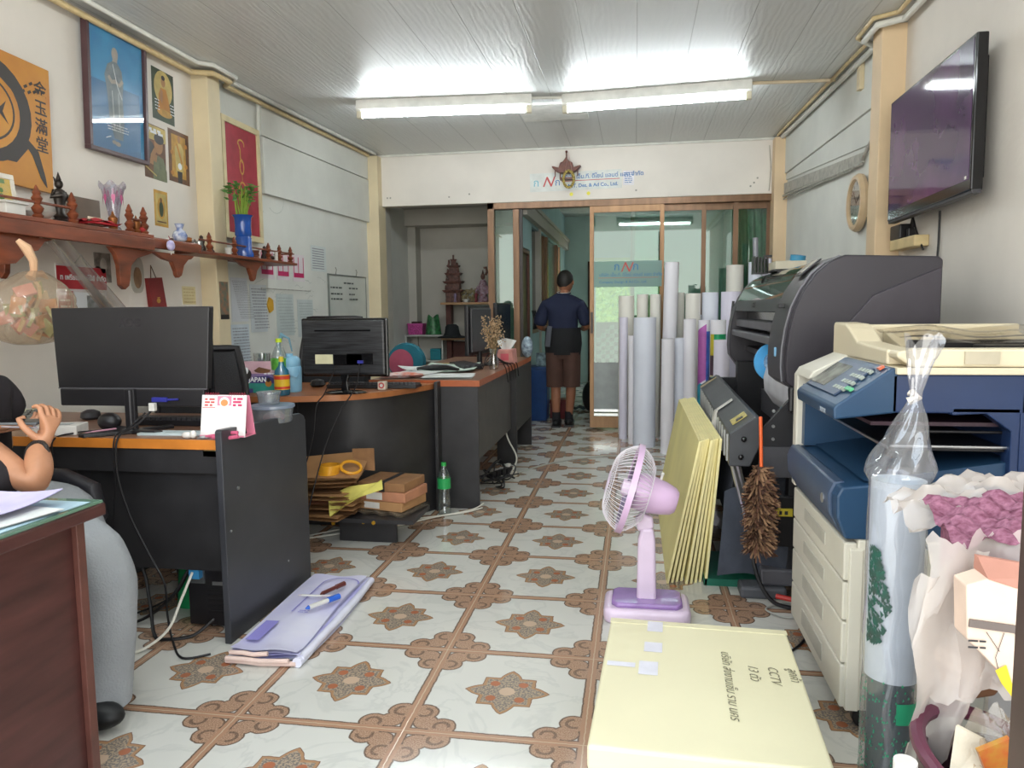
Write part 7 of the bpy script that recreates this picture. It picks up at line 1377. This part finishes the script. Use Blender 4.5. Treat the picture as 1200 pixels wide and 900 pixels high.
# dark hat and maroon cloth on the middle board
h_ = thing('dark_hat','dark brimmed hat lying on the lower altar shelf','hat',(-2.04,8.23,.8505)); MB().lathe([(.16,.01),(.165,.016),(.10,.03),(.085,.06),(.075,.13),(.05,.155),(0,.16)],n=30,sx=1.0,sy=.8).build('crown', mm('black_felt','#1f2326',.9), h_); MB().lathe_open([(.165,.012),(.17,.004),(.10,.0),(.0,.0)],n=30,sx=1.0,sy=.8).build('brim', mm('black_felt','#1f2326',.9), h_)
tag(MB().sph((0,0,.06),(.11,.08,.06),16,10).sph((.05,0,.10),(.06,.06,.05),12,8).build('folded_cloth', mm('maroon_fabric','#4a2228',.85,var=.2), loc=(-1.80,8.33,.8505)),'maroon folded cloth behind the dark hat','cloth')
# ------------------------------------------------------------------ corridor things
b2_ = thing('blue_bin','tall blue plastic bin in the corridor doorway','bin',(-.98,7.80,0)); MB().hexa([(-.10,-.12,0),(.07,-.12,0),(.07,.12,0),(-.10,.12,0),(-.115,-.14,.54),(.085,-.14,.54),(.085,.14,.54),(-.115,.14,.54)]).build('body', mm('royal_blue_plastic','#14417c',.4,var=.06), b2_, smooth=0, bevel=.01); MB().box(-.12,.095,-.145,.145,.54,.57).build('lid', mm('royal_blue_plastic','#14417c',.4), b2_, smooth=0, bevel=.006)
tag(MB().box(-.05,.05,-.06,.06,0,.14).build('paint_box', mm('teal_white_print','#9fbcc2',.5,var=.6,scale=22,col2='#1f2f3a'), loc=(-.97,7.78,.571), smooth=0, bevel=.004),'teal and white printed carton on top of the blue bin','carton')
t = thing('red_crate','dark red crate on the corridor floor behind the standing man','crate',(-.80,8.0,0)); MB().box(-.10,.10,-.10,.10,0,.20).box(-.105,.105,-.105,.105,.16,.175).build('body', mm('dark_red_plastic','#6e1f26',.45,var=.1), t, smooth=0, bevel=.006)
tag(MB().grid(lambda u,v: (-.14+.28*u,-.08+.16*v,.02+.03*math.sin(PI*u)*math.sin(PI*v)+.01*math.sin(u*20)),16,10).build('floor_cloth', mm('dark_checked_cloth','#2c3a40',.85,var=.5,scale=40), loc=(-.60,8.6,0)),'dark chequered cloth lying on the corridor floor','cloth')
tag(MB().sph((0,0,.18),(.11,.11,.18),16,12).build('dark_sack', BP, loc=(-.48,8.4,0)),'dark round sack right of the standing man','sack')
for i in range(3): tag(MB().tube([(-1.095,8.0+.12*i,1.15),(-1.07,8.0+.12*i,1.05),(-1.08,8.02+.12*i,.95)],.008,6).build('wall_hook', BP), ['first black hook with cord on the blue corridor wall','second black hook with cord on the blue corridor wall','third black hook with cord on the blue corridor wall'][i],'hook','hooks on the corridor wall')

# ------------------------------------------------------------------ PEOPLE
SK = mm('brown_skin','#8f5f46',.5,var=.06,scale=15); SK2 = mm('tan_skin','#b07d5e',.48,var=.05,scale=18); HR = mm('black_hair','#16120f',.6,var=.2,scale=60); NVS = mm('navy_polo','#141c36',.85,var=.06,scale=8,bump=.1)
# --- standing man seen from behind, in the doorway
man = thing('standing_person','person in a navy polo and brown shorts standing with back turned in the doorway','person',(-.70,7.32,0)); MX, MY = -.70, 7.32
# local: facing +y (away), right = +x
bn_ = dict(pel=((.0,0,.80),(.125,.10)), waist=((0,0,.93),(.125,.095)), chest=((0,.01,1.13),(.150,.10)), ush=((0,.02,1.22),(.08,.065)), neck=((.01,.055,1.31),(.044,.046)), head0=((.015,.08,1.37),(.055,.06)),
 shL=((-.155,.01,1.215),(.055,.055)), elL=((-.235,.02,.99),(.042,.042)), wrL=((-.17,.20,.965),(.030,.028)), shR=((.155,.01,1.215),(.055,.055)), elR=((.235,.02,.99),(.042,.042)), wrR=((.18,.20,.965),(.030,.028)),
 hL=((-.075,0,.74),(.075,.075)), kL=((-.075,.02,.44),(.052,.055)), cL=((-.072,-.01,.30),(.045,.052)), aL=((-.07,0,.085),(.032,.036)), fL=((-.075,.10,.035),(.036,.025)),
 hR=((.075,0,.74),(.075,.075)), kR=((.075,.04,.44),(.052,.055)), cR=((.072,.03,.30),(.045,.052)), aR=((.05,.06,.085),(.032,.036)), fR=((.05,.17,.035),(.036,.025)))
be = [('pel','waist'),('waist','chest'),('chest','ush'),('ush','neck'),('neck','head0'),('ush','shL'),('shL','elL'),('elL','wrL'),('ush','shR'),('shR','elR'),('elR','wrR'),('pel','hL'),('hL','kL'),('kL','cL'),('cL','aL'),('aL','fL'),('pel','hR'),('hR','kR'),('kR','cR'),('cR','aR'),('aR','fR')]
skin('body', bn_, be, SK, man, 2, 'pel')
b = MB(); b.T = Matrix.Translation((.018,.095,1.425)) @ Matrix.Rotation(-.38,4,'X') @ Matrix.Rotation(-.25,4,'Z')
b.sph((0,0,.0),(.074,.092,.108),24,18); b.sph((0,.088,-.018),(.013,.02,.018),10,8); b.sph((-.077,.0,-.01),(.010,.018,.028),10,8); b.sph((.077,.0,-.01),(.010,.018,.028),10,8); b.sph((0,.075,-.055),(.03,.018,.012),10,6); b.sph((0,.03,-.085),(.045,.05,.03),12,8)
b.build('head', SK, man)
b = MB(); b.T = Matrix.Translation((.018,.095,1.425)) @ Matrix.Rotation(-.38,4,'X') @ Matrix.Rotation(-.25,4,'Z')
b.grid(lambda u,v: (lambda a,t: ((.082*math.cos(a))*math.sin(t), -.006+.100*math.sin(a)*math.sin(t), .012+.110*math.cos(t)))(2*PI*u, v*(1.10 + 1.38*min(1,max(0,-math.sin(2*PI*u)+.15))**.6)),32,14,close_u=True); b.build('hair', HR, man)
b = MB(); b.T = Matrix.Translation((.018,.095,1.425)) @ Matrix.Rotation(-.38,4,'X') @ Matrix.Rotation(-.25,4,'Z'); [b.sph((s*.028,.083,.012),(.011,.007,.007),10,6) for s in (-1,1)]; b.build('eyes', WPL, man)
sh_ = {k: bn_[k] for k in ()}
sn = dict(pel=((0,0,.86),(.158,.118)), waist=((0,0,.96),(.158,.118)), chest=((0,.01,1.12),(.175,.122)), ush=((0,.015,1.235),(.120,.098)), nk=((.008,.050,1.325),(.064,.062)), shL=((-.165,.01,1.20),(.074,.074)), elL=((-.222,.015,1.055),(.072,.072)), eL2=((-.236,.02,.995),(.070,.070)), shR=((.165,.01,1.20),(.074,.074)), elR=((.222,.015,1.055),(.072,.072)), eR2=((.236,.02,.995),(.070,.070)))
skin('polo_shirt', sn, [('pel','waist'),('waist','chest'),('chest','ush'),('ush','nk'),('ush','shL'),('shL','elL'),('elL','eL2'),('ush','shR'),('shR','elR'),('elR','eR2')], NVS, man, 2, 'pel')
MB().tube([(.005+.062*math.cos(2*PI*i/24),.050+.058*math.sin(2*PI*i/24),1.318+.012*math.sin(2*PI*i/24)) for i in range(24)],.010,8,closed=True).build('collar', NVS, man); MB().tube([(.005+.066*math.cos(2*PI*i/24),.050+.062*math.sin(2*PI*i/24),1.328+.012*math.sin(2*PI*i/24)) for i in range(24)],.0035,6,closed=True).build('collar_trim', mm('white_trim','#c9c2b8',.7), man)
def tubeloft(P, mat, name, par, n=28, m=None):
    # P: list of (cx,cy,z,rx,ry)
    b = MB(); K_ = len(P)-1
    def fn(u,v):
        q=v*K_; i=min(int(q),K_-1); f=q-i; f=f*f*(3-2*f)*.5+f*.5; A=[P[i][j]*(1-f)+P[i+1][j]*f for j in range(5)]; a=2*PI*u; w=1+.02*math.sin(5*a+v*3)
        return (A[0]+A[3]*math.cos(a)*w, A[1]+A[4]*math.sin(a)*w, A[2])
    b.grid(fn,n,K_*4,close_u=True); return b.build(name, mat, par)
BRS = mm('brown_shorts_cloth','#4c342c',.85,var=.08,scale=8,bump=.1)
tubeloft([(0,0,.98,.172,.128),(0,0,.90,.178,.135),(0,0,.82,.182,.140),(0,0,.72,.172,.13)], mm('black_jacket_cloth','#101114',.85,var=.05), 'waist_cloth', man)
tubeloft([(0,0,.86,.165,.128),(0,0,.76,.168,.130),(0,.01,.68,.160,.12)], BRS, 'shorts_seat', man)
tubeloft([(-.078,.0,.74,.095,.118),(-.080,.01,.60,.090,.105),(-.080,.02,.40,.086,.098)], BRS, 'shorts_leg', man); tubeloft([(.078,.0,.74,.095,.118),(.080,.02,.60,.090,.105),(.080,.03,.40,.086,.098)], BRS, 'shorts_leg', man)
MB().obox((-.125,-.142,.90),(.05,.012,.20),(.0,.12,0)).build('grey_cloth_strip', mm('grey_strip','#3d4048',.6), man, smooth=0, bevel=.004)
for s,x,y in ((-1,-.07,0),(1,.05,.06)):
    tubeloft([(x,y,.15,.040,.044),(x,y,.10,.040,.044),(x,y+.01,.05,.043,.05)], mm('dark_sock','#1a1a20',.9), 'sock', man, 20)
    o = MB().sph((x,y+.045,.045),(.048,.13,.042),20,12).build('shoe', mm('black_shoe','#121315',.5), man); MB().prism([(x-.045,y-.075),(x+.045,y-.075),(x+.048,y+.09),(x+.03,y+.165),(x-.03,y+.165),(x-.048,y+.09)],'z',0.0,.016).build('sole', BP, o, smooth=0)
def hand(par, M_, mat, curl=.5, spread=.1, name='hand', s=1.0, thumb=(.6,.5)):
    """palm in local xy-plane, fingers along +y, palm facing -z; M_: local matrix"""
    def pt_(x,y,z): return tuple(M_ @ Vector((x*s,y*s,z*s)))
    nodes = {'w':(pt_(0,-.03,0),(.024*s,.018*s)),'p0':(pt_(0,.0,0),(.030*s,.016*s)),'p1':(pt_(.0,.045,0),(.038*s,.014*s)),'p2':(pt_(.0,.075,0),(.036*s,.011*s))}; ed=[('w','p0'),('p0','p1'),('p1','p2')]
    for i,(fx,L) in enumerate(((-.030,.068),(-.010,.078),(.011,.073),(.030,.058))):
        a = 0; x,y,z = fx,.078,0; prev='p2'; sx_=fx*spread*6
        for j,seg in enumerate((.1,.42,.30,.28)):
            l = L*seg if j else .008; a += (0 if j==0 else curl*(.75 if j==1 else 1.0))
            x += math.sin(sx_)*l; y += math.cos(a)*l; z -= math.sin(a)*l; k=f'f{i}{j}'; nodes[k]=(pt_(x,y,z),((.0095-.0012*j)*s,)*2); ed.append((prev,k)); prev=k
    x,y,z=-.030,.015,0; prev='p0'
    for j,(dx,dy,dz) in enumerate(((-.012,.010,-.006),(-.020,.022,-.012),(-.006,.026,-.012))):
        x+=dx; y+=dy; z+=dz*thumb[0]*2; k=f't{j}'; nodes[k]=(pt_(x,y,z),((.012-.0015*j)*s,)*2); ed.append((prev,k)); prev=k
    return skin(name, nodes, ed, mat, par, 2, 'w')
for s in (-1,1): hand(man, Matrix.Translation((s*.165,.235,.965)) @ Matrix.Rotation(s*.5,4,'Z'), SK, .5, name='hand', s=.95)
# --- seated person at the left edge, mostly outside the frame, holding a phone
per = thing('seated_person','seated person in black top and light grey trousers holding a phone at the left','person',(-1.95,1.95,0)); P0 = Vector((-1.95,1.95,0))
def lp(x,y,z): return (x-P0.x,y-P0.y,z)
TR = mm('light_grey_trousers','#94989c',.9,var=.07,scale=6,bump=.35,bscale=160); TOP = mm('black_top_cloth','#231e22',.9,var=.08,scale=6)
# body skin (torso + limbs), one surface
sb = dict(pel=(lp(-2.08,1.98,.50),(.13,.11)), ch=(lp(-2.13,1.98,.78),(.13,.10)), us=(lp(-2.14,1.98,.95),(.10,.08)), nk=(lp(-2.14,1.98,1.05),(.05,.05)), hd=(lp(-2.13,1.98,1.10),(.055,.055)),
 shR=(lp(-2.08,1.84,.93),(.055,.055)), elR=(lp(-1.650,1.805,.68),(.042,.043)), faR=(lp(-1.660,1.83,.72),(.046,.044)), wrR=(lp(-1.715,1.895,.782),(.030,.028)), shL=(lp(-2.12,2.14,.93),(.055,.055)), elL=(lp(-2.14,2.2,.70),(.045,.045)), wrL=(lp(-2.0,2.04,.80),(.030,.028)),
 hR=(lp(-2.02,1.90,.50),(.08,.08)), kR=(lp(-1.59,1.87,.48),(.05,.05)), aR=(lp(-1.52,1.83,.09),(.035,.035)), fR=(lp(-1.47,1.81,.035),(.03,.028)), hL=(lp(-2.02,2.08,.50),(.08,.08)), kL=(lp(-1.76,2.12,.48),(.05,.05)), aL=(lp(-1.84,2.12,.09),(.035,.035)), fL=(lp(-1.77,2.12,.035),(.03,.028)))
skin('body', sb, [('pel','ch'),('ch','us'),('us','nk'),('nk','hd'),('us','shR'),('shR','elR'),('elR','faR'),('faR','wrR'),('us','shL'),('shL','elL'),('elL','wrL'),('pel','hR'),('hR','kR'),('kR','aR'),('aR','fR'),('pel','hL'),('hL','kL'),('kL','aL'),('aL','fL')], SK2, per, 2, 'pel')
skin('black_top', dict(pel=(lp(-2.06,1.98,.52),(.17,.15)), ch=(lp(-2.10,1.98,.74),(.19,.15)), us=(lp(-2.12,1.98,.93),(.14,.12)), nk=(lp(-2.14,1.98,1.0),(.07,.07)), shR=(lp(-2.06,1.84,.91),(.085,.085)), mR=(lp(-1.94,1.78,.80),(.075,.075)), eR=(lp(-1.695,1.796,.683),(.054,.055)), shL=(lp(-2.10,2.14,.91),(.085,.085)), mL=(lp(-2.06,2.20,.80),(.08,.08))), [('pel','ch'),('ch','us'),('us','nk'),('us','shR'),('shR','mR'),('mR','eR'),('us','shL'),('shL','mL')], TOP, per, 2, 'pel')
b = MB(); b.T = Matrix.Translation(lp(-2.12,1.97,1.19)) @ Matrix.Rotation(-PI/2+.2,4,'Z') @ Matrix.Rotation(-.3,4,'X'); b.sph((0,0,0),(.073,.09,.108),24,18); b.sph((0,.086,-.015),(.013,.02,.018),10,8); b.sph((-.075,0,-.01),(.01,.018,.028),10,8); b.sph((.075,0,-.01),(.01,.018,.028),10,8); b.sph((0,.078,-.052),(.028,.016,.01),10,6); b.build('head', SK2, per)
b = MB(); b.T = Matrix.Translation(lp(-2.12,1.97,1.19)) @ Matrix.Rotation(-PI/2+.2,4,'Z') @ Matrix.Rotation(-.3,4,'X'); b.grid(lambda u,v: (lambda a,t: (.082*math.cos(a)*math.sin(t), -.006+.098*math.sin(a)*math.sin(t), .012+.112*math.cos(t)))(2*PI*u, v*(1.1+.7*max(0,-math.sin(2*PI*u))**.7)),32,14,close_u=True); b.build('hair', HR, per)
# trousers: right leg fully visible
def legloft(P, name):
    b = MB(); K_ = len(P)-1
    def fn(u,v):
        q=v*K_; i=min(int(q),K_-1); f=q-i; A=Vector(P[i][0]).lerp(Vector(P[i+1][0]),f); r=[P[i][1][j]*(1-f)+P[i+1][1][j]*f for j in (0,1)]
        d=(Vector(P[min(i+1,K_)][0])-Vector(P[i][0])).normalized(); d2=(Vector(P[min(i+2,K_)][0])-Vector(P[min(i+1,K_-1)][0])).normalized(); d=d.lerp(d2,f*.5).normalized(); s_=Vector((0,1,0)); t_=d.cross(s_).normalized()
        a=2*PI*u; w=1+.018*math.sin(3*a+v*13)+.012*math.sin(7*a-v*19); return A+s_*(r[0]*math.cos(a)*w)+t_*(r[1]*math.sin(a)*w)
    b.grid(fn,30,K_*6,close_u=True); o=b.build(name, TR, per); o.modifiers.new('s','SMOOTH').iterations=3; return o
legloft([(lp(-2.10,1.90,.52),(.11,.11)),(lp(-1.90,1.88,.54),(.105,.10)),(lp(-1.68,1.87,.530),(.095,.095)),(lp(-1.545,1.86,.478),(.088,.098)),(lp(-1.495,1.85,.40),(.082,.095)),(lp(-1.50,1.845,.25),(.080,.088)),(lp(-1.51,1.84,.12),(.080,.080)),(lp(-1.515,1.835,.045),(.080,.080))],'trouser_leg')
legloft([(lp(-2.10,2.08,.52),(.11,.11)),(lp(-1.95,2.10,.53),(.10,.10)),(lp(-1.84,2.12,.52),(.09,.095)),(lp(-1.79,2.12,.44),(.085,.09)),(lp(-1.82,2.12,.25),(.08,.085)),(lp(-1.85,2.12,.06),(.078,.078))],'trouser_leg')
for x,y in ((-1.50,1.775),(-1.80,2.12)):
    o = MB().sph(lp(x,y,.045),(.10,.05,.042),20,12).build('shoe', mm('black_shoe','#121315',.5), per)
# right hand holding the phone
Yv=Vector((.10,.25,.96)).normalized(); Zv=Vector((.95,-.25,-.05)); Zv=(Zv-Yv*Zv.dot(Yv)).normalized(); Xv=Yv.cross(Zv)
HM = Matrix((Xv,Yv,Zv)).transposed().to_4x4(); HM.translation = Vector(lp(-1.700,1.905,.785)); hand(per, HM, SK2, .72, .10, 'hand', .92, (.9,.5))
hand(per, Matrix.Translation(lp(-1.97,2.01,.81)) @ Matrix.Rotation(-.6,4,'Z') @ Matrix.Rotation(PI,4,'Y'), SK2, .5, name='hand')
MB().tube([tuple(Vector(lp(-1.700,1.872,.762)) + Vector((.034*math.cos(2*PI*i/24), .010*math.sin(2*PI*i/24)+.0*i, .034*math.sin(2*PI*i/24)))) for i in range(24)],.007,8,closed=True).build('bracelet', mm('black_bead_bracelet','#1c1512',.4,bump=.5,bscale=300), per)
ph = thing('mobile_phone','grey glassy mobile phone held flat in the seated person\'s hand','phone',(-1.80,1.93,.845),.12); MB().box(-.075,.075,-.038,.038,-.004,.004).build('body', mm('grey_phone_case','#5f6468',.3), ph, smooth=0, bevel=.003); MB().box(-.071,.071,-.035,.035,.0041,.0048).build('screen', BPG, ph, smooth=0); MB().tube([(.06,-.03,-.004),(.08,-.04,-.012),(.05,-.05,-.008),(-.02,-.05,-.006)],.003,6).build('cord', mm('grey_strap','#8a8488',.6), ph)
# dark laptop edge / folder just entering the frame above the hand
# chair of the seated person
oc = thing('office_chair','black office chair with curved armrest under the seated person','chair',(-2.13,1.97,-.0))
MB().lathe([(.20,.36),(.25,.38),(.26,.41),(.23,.43),(0,.435)],n=28).build('seat', BP, oc); MB().box(-.30,-.24,-.2,.2,.44,.98).build('backrest', mm('black_chair_mesh','#2a2a2d',.8,bump=.4,bscale=300), oc, bevel=.02)
for s in (-1,1): MB().tube([(-.20,s*.25,.40),(-.18,s*.28,.58),(-.05,s*.28,.605),(.20,s*.27,.605),(.31,s*.26,.57),(.335,s*.26,.48),(.28,s*.25,.40),(.12,s*.2,.385)],[.018,.022,.028,.030,.030,.024,.020,.016],10).build('armrest', mm('black_armrest','#26252a',.5), oc)
MB().cyl((0,0,.08),(0,0,.37),.026).build('column', METAL, oc)
for i in range(5):
    a = 2*PI*i/5+.9; e=(.27*math.cos(a),.27*math.sin(a)); l_=MB().tube([(0,0,.11),(e[0],e[1],.07)],[.022,.014],8).build('leg', BP, oc); MB().cyl((e[0]-.012,e[1],.027),(e[0]+.012,e[1],.027),.027).build('caster', BP, l_)
